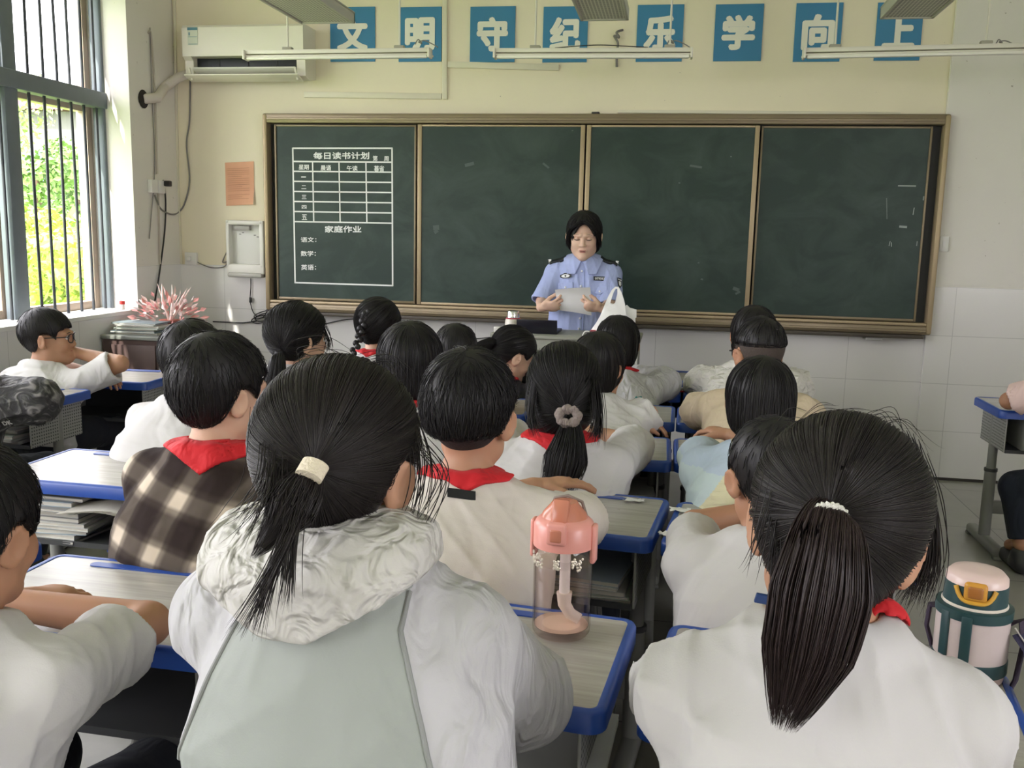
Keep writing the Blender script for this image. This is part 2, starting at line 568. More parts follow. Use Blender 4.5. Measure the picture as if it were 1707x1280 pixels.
# the far building with its red roof
p = at_d(80, 440, 62)
b = thing('building', 'pale far building with a red roof, seen through the window bars', 'building', (p[0], p[1], GZ), 0.15)
M_far = mat('pale_render', (0.16, 0.155, 0.15), 0.9)
MB().bx(-9, 9, -4, 4, 0, 8.9).build('wall', M_far, b)
MB().poly([(-10, -5, 8.9), (-10, 5, 8.9), (-10, 0, 11.0)], (20, 0, 0)).build('roof', mat('red_roof', (0.085, 0.026, 0.028), 0.8), b, 0)
for k in range(4):
    MB().bx(-7 + k * 4, -5 + k * 4, -4.05, -3.98, 4.5, 6.5).build('window', mat('far_glass_%d' % k, (0.12, 0.15, 0.18), 0.2), b, 0)

# ================================================================== on the front wall
M_frame = mat('bronze_aluminium', (0.235, 0.185, 0.115), 0.38, 0.35, noise=0.08, nscale=5)
M_frame2 = mat('worn_gold_aluminium', (0.40, 0.31, 0.19), 0.4, 0.3, noise=0.1, nscale=9)
M_dark = mat('black_plastic', (0.012, 0.012, 0.013), 0.45)


def board_mat():
    w = N('green_chalkboard')
    w.set(Roughness=0.42, **{'Specular IOR Level': 0.35})
    tc = w.n('ShaderNodeTexCoord')
    mp = w.n('ShaderNodeMapping'); mp.inputs['Scale'].default_value = (1.6, 1, 2.2)
    w.l(tc.outputs['Object'], mp.inputs['Vector'])
    nz = w.n('ShaderNodeTexNoise', i_Scale=2.0, i_Detail=8.0, i_Roughness=0.62, i_Distortion=0.6)
    w.l(mp.outputs['Vector'], nz.inputs['Vector'])
    cr = w.n('ShaderNodeMapRange'); cr.inputs['From Min'].default_value = 0.42; cr.inputs['From Max'].default_value = 0.85
    w.l(nz.outputs['Fac'], cr.inputs['Value'])
    mx = w.n('ShaderNodeMix', data_type='RGBA')
    mx.inputs[6].default_value = (0.017, 0.036, 0.029, 1); mx.inputs[7].default_value = (0.052, 0.08, 0.067, 1)
    w.l(cr.outputs[0], mx.inputs[0])
    n2 = w.n('ShaderNodeTexNoise', i_Scale=26.0, i_Detail=2.0)
    w.l(tc.outputs['Object'], n2.inputs['Vector'])
    r2 = w.n('ShaderNodeMapRange'); r2.inputs['From Min'].default_value = 0.78; r2.inputs['From Max'].default_value = 0.82
    w.l(n2.outputs['Fac'], r2.inputs['Value'])
    m2 = w.n('ShaderNodeMix', data_type='RGBA'); m2.inputs[7].default_value = (0.25, 0.28, 0.26, 1)
    w.l(mx.outputs[2], m2.inputs[6]); w.l(r2.outputs[0], m2.inputs[0])
    w.l(m2.outputs[2], w.b.inputs['Base Color'])
    return w.m


M_board = board_mat()
M_chalk = mat('white_board_paint', (0.80, 0.82, 0.80), 0.8)
W, B0, B1 = 4.0385, 0.8526, 2.0787
brd = thing('chalkboard', 'wide green sliding chalkboard in a bronze frame on the front wall', 'chalkboard', (0, 0, B0))
L = lambda mb, name, m, par=brd, s=35: mb.build(name, m, par, s, local=False)
for nm, q in (('frame_top', (0, W, B1 - 0.058, B1)), ('frame_base', (0, W, B0, B0 + 0.05))):
    mb = MB().bx(q[0], q[1], -0.075, 0, q[2], q[3], 0.01)
    mb.bx(q[0] + 0.03, q[1] - 0.03, -0.083, -0.07, (q[2] + q[3]) / 2 - 0.012, (q[2] + q[3]) / 2 + 0.004, 0.003)
    L(mb, nm, M_frame)
L(MB().bx(0, 0.030, -0.08, 0, B0 + 0.005, B1 - 0.005, 0.01), 'frame_side', M_frame2)
L(MB().bx(W - 0.030, W, -0.08, 0, B0 + 0.005, B1 - 0.005, 0.01), 'frame_side', M_frame2)
L(MB().bx(0.03, W - 0.03, -0.012, -0.004, B0 + 0.05, B1 - 0.058), 'back_panel', mat('dark_board_recess', (0.018, 0.019, 0.017), 0.6))
L(MB().bx(0.02, W - 0.05, -0.115, -0.02, B0 - 0.02, B0 + 0.001, 0.003), 'chalk_ledge', mat('dark_bronze', (0.06, 0.048, 0.035), 0.5))
L(MB().bx(0.03, W - 0.03, -0.078, -0.018, B0 + 0.05, B0 + 0.068, 0.004), 'slide_rail', M_frame2)
PAN = [(0.066, 0.985, -0.035), (1.000, 2.018, -0.058), (2.028, 3.018, -0.058), (3.028, 3.955, -0.035)]
pz0, pz1 = B0 + 0.072, B1 - 0.064
for i, (xa, xb, yy) in enumerate(PAN):
    pn = L(MB().bx(xa + 0.012, xb - 0.012, yy - 0.006, yy + 0.012, pz0 + 0.012, pz1 - 0.01), 'panel', M_board, s=0)
    mb = MB()
    e = 0.026 if i in (1, 2) else 0.012
    mb.bx(xa, xa + e, yy - 0.014, yy + 0.012, pz0, pz1, 0.003).bx(xb - e, xb, yy - 0.014, yy + 0.012, pz0, pz1, 0.003)
    mb.bx(xa + e, xb - e, yy - 0.012, yy + 0.012, pz0, pz0 + 0.016, 0.003).bx(xa + e, xb - e, yy - 0.012, yy + 0.012, pz1 - 0.012, pz1, 0.003)
    mb.build('panel_edge', M_frame2 if i in (1, 2) else M_frame, pn, 35, local=False)
    if i == 0:
        p1 = pn
        py_ = yy - 0.0066
# painted timetable on the first panel (positions read off its plane)
mb = MB()


def stroke(px0, py0, px1, py1, w=0.0085):
    a, b = at_y(px0, py0, py_), at_y(px1, py1, py_)
    d = b - a; d /= np.linalg.norm(d)
    s = np.array([-d[2], 0, d[0]]) * w / 2
    mb.add([a + s, b + s, b - s, a - s], [(0, 1, 2, 3)])


for q in ((488, 247, 654, 247), (491.5, 471, 655, 476), (488, 246, 492, 472), (653.5, 246, 654.5, 477), (489, 269, 653, 270.5)):
    stroke(*q, 0.0095)
for k in range(6):
    stroke(489.4 + 0.3 * k, 285.5 + 16.75 * k, 653, 287 + 17.0 * k)
for x0, x1 in ((521, 523), (565, 567), (610, 611.5)):
    stroke(x0, 269.5, x1, 370)


def lettering(s, cx, cy, w, h, bold=0.02):
    o = at_y(cx - w / 2, cy + h / 2, py_)
    ux = at_y(cx + w / 2, cy + h / 2, py_) - o; uz = at_y(cx - w / 2, cy - h / 2, py_) - o
    lx, lz = np.linalg.norm(ux), np.linalg.norm(uz)
    write(mb, s, o, ux / lx, uz / lz, lx, lz, bold)


for s, cx, cy, w, h, bo in (('每日读书计划', 569, 259.5, 93, 12, .03), ('第', 625.5, 264, 8, 9, .02), ('周', 644, 264.5, 8, 8, .02), ('星期', 506.5, 278.5, 17, 8.5, .02), ('晨诵', 543, 280, 17, 9, .02),
                            ('午读', 587, 280.5, 18, 9, .02), ('暮省', 632, 281, 17, 10, .02), ('一', 506, 295, 8, 1.6, .03), ('二', 506.5, 312, 8, 6, .03), ('三', 507, 328.5, 8, 7, .03),
                            ('四', 507, 345, 8, 6, .02), ('五', 507.5, 362, 9, 9, .02), ('家庭作业', 572, 382, 61, 11.5, .03), ('语文：', 514.5, 399.5, 26, 8.5, .02), ('数学：', 514, 422.5, 25, 9, .02), ('英语：', 514.5, 445.5, 25, 9, .02)):
    lettering(s, cx, cy, w, h, bo)
mb.build('painted_timetable', M_chalk, p1, 0, local=False)
# chalk left on the last panel, and smudges
M_smear = mat('faint_chalk', (0.30, 0.34, 0.32), 0.9)
py_ = PAN[3][2] - 0.0068
mb = MB()
for q in ((1497, 309.5, 1527, 310, .008), (1478, 330, 1478.5, 365, .002), (1499, 377.5, 1512, 378.5, .012), (1524, 346, 1522, 358, .005), (1540, 327, 1539, 334, .006), (1484, 402, 1482, 410, .004), (1486, 404, 1486, 411, .004), (1529, 402, 1528, 410, .004)):
    stroke(*q)
mb.build('chalk_marks', M_smear, [o for o in brd.children if o.name.startswith('panel')][3], 0, local=False)
for o_ in brd.children:
    if o_.name.startswith('panel'):
        pass
py_ = PAN[1][2] - 0.0068
mb = MB()
for q in ((722, 380, 732, 379, .03), (724, 388, 730, 384, .02), (775, 276, 790, 272, .02), (905, 272, 915, 280, .012)):
    stroke(*q)
mb.build('chalk_smudge', mat('rubbed_chalk', (0.085, 0.11, 0.10), 0.9), [o for o in brd.children if o.name.startswith('panel')][1], 0, local=False)
py_ = PAN[2][2] - 0.0068
mb = MB()
for q in ((1222, 480, 1232, 484, .02), (1226, 490, 1234, 486, .012), (1150, 276, 1170, 279, .012), (1131, 305, 1134, 305, .008), (1163, 438, 1166, 438, .008), (1168, 465, 1172, 466, .01)):
    stroke(*q)
mb.build('chalk_smudge', mat('rubbed_chalk_pale', (0.10, 0.125, 0.115), 0.9), [o for o in brd.children if o.name.startswith('panel')][2], 0, local=False)


def wbox(x0, y0, x1, y1, y):
    """px box on the plane Y -> X0, X1, Z0, Z1"""
    a, b = at_y(x0, y1, y), at_y(x1, y0, y)
    return a[0], b[0], a[2], b[2]


# the eight character boards of the motto
M_blue = mat('blue_motto_board', (0.036, 0.205, 0.395), 0.45, noise=0.04)
M_char = mat('cream_lettering', (0.80, 0.79, 0.70), 0.6)
for ch, x0, x1, y0_, y1_, lb in (('文', 551, 625, 11, 103, 'first blue motto board, white character, behind the grille lamp by the air conditioner'),
                               ('明', 664.5, 736.5, 11, 103, 'blue motto board with a white two part character beside the vertical cable duct'),
                               ('守', 783, 859.5, 10, 104, 'third blue motto board with a roofed white character over the slanted duct'),
                               ('纪', 904, 981, 10, 104, 'blue motto board with a threaded white character under the middle grille lamp'),
                               ('乐', 1059.5, 1141, 7, 103, 'blue motto board with a curved white character above the batten lamp end'),
                               ('学', 1188.5, 1274, 6, 102, 'blue motto board standing clear of every lamp, white crowned character'),
                               ('向', 1321.5, 1406.5, 4, 103, 'blue motto board with a boxed white character, next to last in the row'),
                               ('上', 1456.5, 1541, 3, 101, 'last blue motto board, white upright character partly behind a grille lamp')):
    xa, xb, za, zb = wbox(x0, y0_, x1, y1_, -0.008)
    s = thing('motto_board', lb, 'sign', ((xa + xb) / 2, 0, za), 0, 'blue motto boards over the chalkboard')
    MB().bx(xa, xb, -0.010, -0.0, za, zb, 0.001).build('board', M_blue, s, 0, local=False)
    mb = MB(); w_, h_ = xb - xa, zb - za
    k = 0.70 if ch not in '上' else 0.72
    write(mb, ch, ((xa + xb) / 2 - w_ * k / 2, -0.0125, za + h_ * 0.19), (1, 0, 0), (0, 0, 1), w_ * k, h_ * 0.62, 0.05)
    mb.build('character', M_char, s, 0, local=False)

# air conditioner
M_ac = mat('ivory_plastic', (0.74, 0.71, 0.60), 0.35)
xa, xb = at_y(303, 60, -0.2)[0], at_y(505, 60, -0.2)[0]
zt, zb = at_y(400, 40, -0.2)[2], at_y(400, 131, -0.2)[2]
ac = thing('air_conditioner', 'ivory wall air conditioner with open louver beside the window wall', 'air conditioner', ((xa + xb) / 2, 0, zb))
A = lambda mb, n, m, par=ac, s=40: mb.build(n, m, par, s, local=False)
zl = zb + (zt - zb) * 0.42
prof = [(0.0, zb + 0.02), (-0.10, zb), (-0.165, zb + 0.02), (-0.17, zl - 0.02), (-0.2, zl), (-0.2, zt - 0.015), (-0.185, zt), (0.0, zt)]
mb = MB()
for x0_, x1_ in ((xa, xa + 0.055), (xb - 0.055, xb)):
    mb.poly([(x0_, y, z) for y, z in prof], (x1_ - x0_, 0, 0))
top = [(0.0, zl + 0.0), (-0.2, zl), (-0.2, zt - 0.015), (-0.185, zt), (0.0, zt)]
mb.poly([(xa + 0.055, y, z) for y, z in top], (xb - xa - 0.11, 0, 0))
A(mb, 'casing', M_ac)
A(MB().bx(xa + 0.05, xb - 0.05, -0.12, -0.01, zb + 0.03, zl, 0.003), 'outlet', mat('dark_outlet', (0.03, 0.033, 0.04), 0.5))
mb = MB().box(((xa + xb) / 2, -0.165, zb + 0.055), (xb - xa - 0.115, 0.012, 0.05), bev=0.004, rot=Euler((math.radians(60), 0, 0)).to_matrix())
A(mb, 'louver', mat('pale_louver', (0.74, 0.74, 0.68), 0.25))
A(MB().box(((xa + xb) / 2 - 0.005, -0.175, zb + 0.008), (xb - xa - 0.045, 0.10, 0.009), bev=0.003, rot=Euler((math.radians(-16), 0, 0)).to_matrix()), 'louver', M_ac)
for x in (xa + 0.045, xb - 0.05):
    A(MB().box((x, -0.19, zb + 0.03), (0.012, 0.012, 0.075), bev=0.002, rot=Euler((0.25, -0.12, 0)).to_matrix()), 'louver_arm', M_ac)
for x in np.linspace(xa + 0.2, xb - 0.2, 3):
    A(MB().bx(x - 0.003, x + 0.003, -0.125, -0.119, zb + 0.045, zl - 0.01), 'vane', M_dark)
q = wbox(313, 45, 329, 75, -0.2015)
mb = MB().bx(q[0], q[1], -0.2022, -0.2, q[2], q[3]); A(mb, 'sticker', mat('sticker_paper', (0.62, 0.66, 0.55), 0.6), s=0)
mb = MB().bx(q[0], q[1], -0.2026, -0.2021, q[3] - 0.018, q[3] - 0.002)
mb.bx(q[0] + 0.008, q[0] + 0.016, -0.2026, -0.2021, q[2] + 0.055, q[3] - 0.03).bx(q[0] + 0.005, q[1] - 0.005, -0.2026, -0.2021, q[2] + 0.045, q[2] + 0.048).bx(q[0] + 0.005, q[1] - 0.005, -0.2026, -0.2021, q[2] + 0.004, q[2] + 0.007)
A(mb, 'sticker_print', mat('sticker_blue', (0.10, 0.24, 0.30), 0.6), s=0)
pp = [at_y(318, 122, -0.09), at_y(296, 130, -0.10), at_y(275, 145, -0.14), np.array([XL + 0.05, -0.30, 2.14]), np.array([XL - 0.01, -0.36, 2.125])]
o = MB().tube(pp, 0.030, 12).build('refrigerant_pipe', mat('wrapped_pipe', (0.60, 0.55, 0.49), 0.7, bump=0.3, bscale=30), None)
tag(o, 'taped air conditioner pipe running into the window wall', 'pipe')
o = MB().tube([(XL + 0.004, -0.378, 2.122), (XL - 0.002, -0.378, 2.122)], [0.055, 0.04], 14).build('pipe_hole', mat('dark_hole', (0.03, 0.025, 0.02), 0.9), None)
tag(o, 'dark round hole where the pipe enters the window wall', 'hole')


def duct(name, label, cat, pts, w=0.026, d=0.016, y=0.0, m=None):
    mb = MB()
    for (a, b), (c, e) in zip(pts, pts[1:]):
        p, q_ = at_y(a, b, y), at_y(c, e, y)
        u = q_ - p; ln = np.linalg.norm(u); ang = math.atan2(u[2], u[0])
        mb.box((p + q_) / 2 + np.array([0, -d / 2, 0]), (ln + w * 0.0, d, w), bev=0.002, rot=Matrix.Rotation(-ang, 3, 'Y'))
    return tag(mb.build(name, m or M_duct, None), label, cat)


M_duct = mat('cream_cable_duct', (0.70, 0.66, 0.53), 0.5)
duct('cable_duct', 'vertical cream cable duct between the second and third motto boards', 'cable duct', [(742, -60), (742, 166)], 0.030)
duct('cable_duct', 'horizontal cream cable duct under the first two motto boards', 'cable duct', [(508, 158), (737, 161)], 0.034, m=M_duct)
duct('cable_duct', 'slanted cream cable duct under the third motto board', 'cable duct', [(747, 108), (932, 113)], 0.036)
duct('cable_duct', 'thin cream cable duct running above the chalkboard', 'cable duct', [(1030, 186), (1500, 190)], 0.018)
duct('cable_duct', 'cream cable duct in the corner from ceiling towards the tiles', 'cable duct', [(291, -30), (297, 300), (303, 440)], 0.016, 0.012)
M_wirew = mat('grey_wire', (0.20, 0.19, 0.18), 0.5)
M_wireb = mat('black_wire', (0.015, 0.015, 0.016), 0.5)


def wire(name, label, pts, r=0.004, m=None, cat='cable'):
    P = np.array(pts, float)
    n = max(12, 6 * len(P))
    t = np.linspace(0, len(P) - 1, n)
    # Catmull-Rom through the points
    out = []
    for u in t:
        i = min(int(u), len(P) - 2); f = u - i
        p0, p1_, p2, p3 = P[max(i - 1, 0)], P[i], P[i + 1], P[min(i + 2, len(P) - 1)]
        out.append(0.5 * (2 * p1_ + (p2 - p0) * f + (2 * p0 - 5 * p1_ + 4 * p2 - p3) * f * f + (3 * p1_ - p0 - 3 * p2 + p3) * f ** 3))
    return tag(MB().tube(out, r, 8).build(name, m or M_wireb, None), label, cat)


wy = lambda pts, y=-0.012: [at_y(a, b, y) for a, b in pts]
wx = lambda pts, x=XL + 0.01: [at_x(a, b, x) for a, b in pts]
wire('power_cable', 'grey cable hanging in a loop from the air conditioner to the socket', wy([(317, 133), (316, 200), (311, 240), (316, 300), (308, 338), (297, 354)]) + wx([(285, 357), (268, 348), (258, 325)]), 0.0055, M_wirew)
wire('power_cable', 'black cable from the plug on the window wall down behind the corner table', wx([(272, 300), (276, 330), (275, 380), (268, 440), (262, 480), (257, 508)]), 0.005)
wire('pull_cord', 'thin pale cord hanging down the window wall beside the socket', wx([(250, 46), (253, 150), (257, 240), (257, 300), (252, 360), (249, 398)]), 0.003, M_wirew, 'cord')
wire('wall_conduit', 'beige vertical conduit on the window wall', wx([(247, 55), (252, 60), (258, 150), (262, 290)]), 0.006, mat('beige_conduit', (0.48, 0.43, 0.36), 0.6), 'conduit')
wire('wall_conduit', 'beige conduit running on below the socket to the tiles', wx([(264, 322), (267, 440)]), 0.006, mat('beige_conduit_low', (0.48, 0.43, 0.36), 0.6), 'conduit')
M_sock = mat('white_socket_plastic', (0.74, 0.73, 0.70), 0.35)
y_s = at_x(258, 310, XL)[1]
s = thing('wall_socket', 'double white socket on the window wall with a black plug', 'socket', (XL, y_s, 1.60))
zs = at_x(258, 311, XL)[2]
for yo in (-0.05, 0.035):
    MB().bx(XL, XL + 0.032, y_s + yo - 0.036, y_s + yo + 0.036, zs - 0.04, zs + 0.04, 0.006).build('faceplate', M_sock, s, 35, local=False)
MB().bx(XL + 0.03, XL + 0.07, y_s + 0.05, y_s + 0.085, zs + 0.005, zs + 0.04, 0.006).build('plug', M_dark, s, 35, local=False)
q = wbox(309, 421, 328, 441, -0.02)
s = thing('wall_socket', 'white socket beside the water dispenser panel with a plugged grey lead', 'socket', ((q[0] + q[1]) / 2, 0, q[2]))
MB().bx(q[0], q[1], -0.028, 0, q[2], q[3], 0.004).build('faceplate', M_sock, s, 35, local=False)
MB().bx(q[0] + 0.02, q[0] + 0.05, -0.05, -0.026, q[2] + 0.025, q[3] - 0.025, 0.006).build('plug', M_sock, s, 35, local=False)
q = wbox(1561, 394, 1577, 419, -0.05)
s = thing('light_switch', 'small white light switch at the edge of the chalkboard', 'light switch', ((q[0] + q[1]) / 2, -0.03, q[2]))
MB().bx(q[0] + 0.015, q[1] + 0.02, -0.045, -0.03, q[2], q[3], 0.003).build('faceplate', M_sock, s, 35, local=False)
MB().bx(q[0] + 0.03, q[1] + 0.005, -0.049, -0.044, q[2] + 0.02, q[3] - 0.02, 0.002).build('rocker', M_sock, s, 35, local=False)
# white moulded panel of the water dispenser
q = wbox(383, 368, 443, 461, -0.04)
s = thing('water_dispenser_panel', 'white hollow plastic dispenser panel hung beside the chalkboard', 'water dispenser', ((q[0] + q[1]) / 2, 0, q[2]))
M_disp = mat('off_white_plastic', (0.70, 0.685, 0.63), 0.35)
xa, xb, za, zb = q
mb = MB()
mb.bx(xa, xa + 0.024, -0.085, 0, za + 0.06, zb, 0.008).bx(xb - 0.028, xb, -0.085, 0, za + 0.06, zb, 0.008).bx(xa, xb, -0.085, 0, zb - 0.03, zb, 0.012)
mb.bx(xa, xb, -0.085, 0, za + 0.02, za + 0.085, 0.012)
mb.build('shell', M_disp, s, 35, local=False)
MB().bx(xa + 0.02, xb - 0.02, -0.035, -0.004, za + 0.07, zb - 0.02, 0.002).build('recess', mat('pale_recess', (0.66, 0.66, 0.62), 0.4), s, 35, local=False)
MB().bx(xa + 0.05, xb - 0.1, -0.07, -0.034, zb - 0.062, zb - 0.035, 0.004).build('spout', mat('grey_spout', (0.35, 0.34, 0.31), 0.4), s, 35, local=False)
mb = MB()
for a, b in ((0.07, 0.085), (0.09, 0.075), (0.17, 0.09), (0.19, 0.10)):
    mb.bx(xa + a, xa + a + 0.014, -0.037, -0.0345, zb - b - 0.006, zb - b)
mb.build('mark', M_wirew, s, 0, local=False)
MB().bx(xa + 0.01, xb - 0.01, -0.10, -0.02, za, za + 0.03, 0.012).build('drip_edge', mat('grey_drip_edge', (0.42, 0.41, 0.37), 0.4), s, 35, local=False)
wire('power_lead', 'grey lead from the socket coiling up to the dispenser panel', wy([(321, 432), (335, 440), (352, 446), (372, 445), (380, 436), (371, 437), (378, 420), (383, 412)]), 0.0035, M_wirew)
wire('switched_lead', 'black lead with inline switch hanging under the dispenser panel', wy([(418, 464), (418, 480), (417, 500), (421, 518), (428, 528)]), 0.003)
c = at_y(417.5, 500, -0.02)
tag(MB().box(c, (0.014, 0.016, 0.036), bev=0.004).build('inline_switch', M_dark, None), 'small black inline switch on the lead under the dispenser panel', 'switch')
wire('power_cable', 'thin black cable dropping beside the chalkboard frame to the coil', wy([(445, 470), (446, 500), (444, 520), (438, 530)]), 0.003)
for i, (dx, dy, lb) in enumerate(((0, 0, 'uppermost black cable loop of the tangle at the chalkboard corner'), (3, 3, 'middle black cable loop of the tangle at the chalkboard corner'), (-3, 6, 'lowest black cable loop of the tangle at the chalkboard corner'))):
    cx, cy = 441 + dx, 525 + dy
    pts = [(cx + 17 * math.cos(t) + 2 * math.sin(3 * t + i), cy + 5.5 * math.sin(t) - 7 * math.cos(t) * 0.5 + 1.5 * math.cos(2 * t + i)) for t in np.linspace(0.3 * i, 2 * PI * 2.1, 22)]
    wire('cable_loop', lb, [at_y(a, b, -0.012 - 0.010 * (k % 3)) for k, (a, b) in enumerate(pts)], 0.003)
wire('floor_cable', 'black cable along the tiles from the tangle towards the corner table', wy([(428, 535), (405, 538), (380, 537), (355, 536)]), 0.004)
wire('wall_cable', 'thin black cable along the tiles below the chalkboard, behind the lectern', wy([(540, 540), (600, 532), (680, 556), (760, 566), (850, 558), (873, 549), (896, 536)], -0.016), 0.003)
wire('wall_cable', 'thin black cable along the tiles beyond the white bag', wy([(1060, 548), (1090, 545), (1130, 540)]), 0.003)
# orange sheet
p = [at_y(*a, -0.004) for a in ((375, 271), (423, 269), (424, 341), (377, 343))]
P4_ = [np.array(x) for x in p]
mb = MB(); n = 8
V = []
for j in range(n + 1):
    for i in range(n + 1):
        u, v = i / n, j / n
        x = (P4_[0] * (1 - u) + P4_[1] * u) * (1 - v) + (P4_[3] * (1 - u) + P4_[2] * u) * v
        V.append((x[0], -0.004 - 0.012 * max(0, v - 0.6) * max(0, u - 0.5) * 8 - 0.003 * u * (1 - u), x[2]))
F = [(j * (n + 1) + i, j * (n + 1) + i + 1, (j + 1) * (n + 1) + i + 1, (j + 1) * (n + 1) + i) for j in range(n) for i in range(n)]
mb.add(V, F)
pst = mb.build('paper_notice', mat('salmon_paper', (0.74, 0.40, 0.26), 0.85, noise=0.05, nscale=20), None)
tag(pst, 'salmon orange paper notice on the wall over the dispenser panel', 'notice')
mb = MB()
for k in range(17):
    z = 0.90 - k * 0.047
    if k in (0, 13):
        continue
    a = P4_[0] * (1 - (1 - z)) + P4_[3] * (1 - z); b = P4_[1] * z + P4_[2] * (1 - z)
    e = 0.86 if k % 5 else 0.6
    l, r_ = a * 0.9 + b * 0.1, a * (1 - e) + b * e
    mb.add([(l[0], -0.0125, l[2] - 0.0012), (r_[0], -0.0125, r_[2] - 0.0012), (r_[0], -0.0125, r_[2] + 0.0012), (l[0], -0.0125, l[2] + 0.0012)], [(0, 1, 2, 3)])
mb.build('print_lines', mat('faint_print', (0.50, 0.25, 0.16), 0.9), pst, 0)
# grey holder under the chalk ledge, small clip on top of the frame
q = wbox(1441, 553, 1470, 566, -0.06)
tag(MB().bx(q[0], q[1], -0.09, 0.0, q[2], B0 - 0.019, 0.003).build('grey_box', mat('grey_box', (0.42, 0.41, 0.39), 0.5), None), 'small grey box under the chalk ledge near the frame end', 'box')
q = at_y(993, 190, -0.04)
tag(MB().box((q[0], -0.035, B1 + 0.006), (0.045, 0.05, 0.012), bev=0.003).build('dark_clip', M_dark, None), 'small dark clip lying on top of the chalkboard frame', 'clip')
# bundle of bare wire that sticks out of the wall
wire('wire_tangle', 'twisted bare wire bundle sticking out between the motto boards', [at_y(1038, 50, -0.005), at_y(1028, 54, -0.04), at_y(1032, 62, -0.05), at_y(1024, 60, -0.03), at_y(1030, 72, -0.02), at_y(1028, 90, -0.02), at_y(1028, 112, -0.01)], 0.007, M_wirew, 'wire')
wire('pipe_loop', 'thin grey hose looped on the wall above the air conditioner', wy([(237, -10), (244, -2), (249, 30)]), 0.004, M_wirew, 'hose')
tag(MB().bx(XL + 0.003, XL + 0.02, -0.62, -0.40, 2.765, 2.80, 0.004).build('curtain_rail', mat('blue_grey_rail', (0.30, 0.38, 0.46), 0.4), None), 'short blue grey rail end above the window', 'rail')

# ------------------------------------------------------------------ hung lamps
M_lamp = mat('white_lamp_steel', (0.72, 0.69, 0.60), 0.4)


def batten(px0, py0, px1, py1, y, label, rods):
    a, b = at_y(px0, py0, y), at_y(px1, py1, y)
    c = (a + b) / 2; u = b - a; ln = np.linalg.norm(u)
    rot = Matrix.Rotation(-math.atan2(u[2], u[0]), 3, 'Y')
    t = thing('batten_lamp', label, 'lamp', c, 0, 'batten lamps over the chalkboard')
    mb = MB().box((0, 0, 0.012), (ln, 0.05, 0.022), bev=0.003, rot=rot).box((0, 0.012, -0.01), (ln, 0.075, 0.010), bev=0.002, rot=rot)
    mb.build('housing', M_lamp, t)
    MB().box((0, -0.02, -0.022), (ln * 0.97, 0.026, 0.018), bev=0.008, rot=rot).build('tube', mat('unlit_tube', (0.82, 0.80, 0.72), 0.3), t)
    for s in (-1, 1):
        MB().box(rot @ Vector((s * (ln / 2 - 0.006), -0.008, -0.004)), (0.012, 0.07, 0.05), bev=0.003, rot=rot).build('end_cap', M_lamp, t)
    for px in rods:
        X = at_y(px, py0, y)[0] - c[0]
        zz = u[2] / u[0] * X + 0.02
        MB().cyl((X, 0, zz), (X, 0, ZC - c[2]), 0.0055, n=8).build('rod', M_lamp, t)
        MB().box((X, 0, zz + 0.008), (0.055, 0.035, 0.022), bev=0.004).build('clamp', mat('grey_clamp', (0.35, 0.33, 0.27), 0.5), t)
    return t, c, u / ln


b1, c1, _u = batten(409, 92, 719, 88, -0.62, 'unlit batten lamp hung in front of the air conditioner', (480, 666))
b2, c2, _u = batten(824, 89, 1155, 88, -0.62, 'unlit batten lamp hung over the middle of the chalkboard', (892, 1116))
b3, c3, _u = batten(1338, 89, 1745, 80, -0.62, 'unlit batten lamp hung over the far end of the chalkboard', (1391, 1642))
for c, a, lb in ((b1, 700, 'short lamp flex looping at the end of the batten by the cable duct'), (b2, 1120, 'lamp flex looping over the middle batten lamp'), (b3, 1668, 'lamp flex looping over the batten beyond the pilaster')):
    k = [at_y(a - 8, 74, -0.62), at_y(a - 3, 66, -0.62), at_y(a + 3, 72, -0.62), at_y(a - 2, 70, -0.60), at_y(a + 8, 68, -0.60), at_y(a + 22, 74, -0.61), at_y(a + 30, 79, -0.62)]
    wire('lamp_flex', lb, k, 0.003, M_wirew, 'flex')
wire('lamp_flex', 'long thin flex lying along the top of the middle batten lamp', [at_y(925, 80, -0.60), at_y(960, 77, -0.60), at_y(1000, 75, -0.60), at_y(1045, 77, -0.60), at_y(1080, 79, -0.60)], 0.0025, M_wireb, 'flex')


def grille_mat():
    w = N('lamp_grille_mesh')
    tc = w.n('ShaderNodeTexCoord')
    s = w.n('ShaderNodeSeparateXYZ'); w.l(tc.outputs['Object'], s.inputs[0])
    f = []
    for ax, k in (('X', 62.0), ('Y', 62.0)):
        m = w.n('ShaderNodeMath', operation='MULTIPLY'); m.inputs[1].default_value = k
        w.l(s.outputs[ax], m.inputs[0])
        fr = w.n('ShaderNodeMath', operation='FRACT'); w.l(m.outputs[0], fr.inputs[0])
        lt = w.n('ShaderNodeMath', operation='LESS_THAN'); lt.inputs[1].default_value = 0.62
        w.l(fr.outputs[0], lt.inputs[0]); f.append(lt)
    mu = w.n('ShaderNodeMath', operation='MULTIPLY'); w.l(f[0].outputs[0], mu.inputs[0]); w.l(f[1].outputs[0], mu.inputs[1])
    mx = w.n('ShaderNodeMix', data_type='RGBA'); w.l(mu.outputs[0], mx.inputs[0])
    mx.inputs[6].default_value = (0.62, 0.60, 0.52, 1); mx.inputs[7].default_value = (0.17, 0.165, 0.14, 1)
    w.l(mx.outputs[2], w.b.inputs['Base Color'])
    w.set(Roughness=0.4)
    return w.m


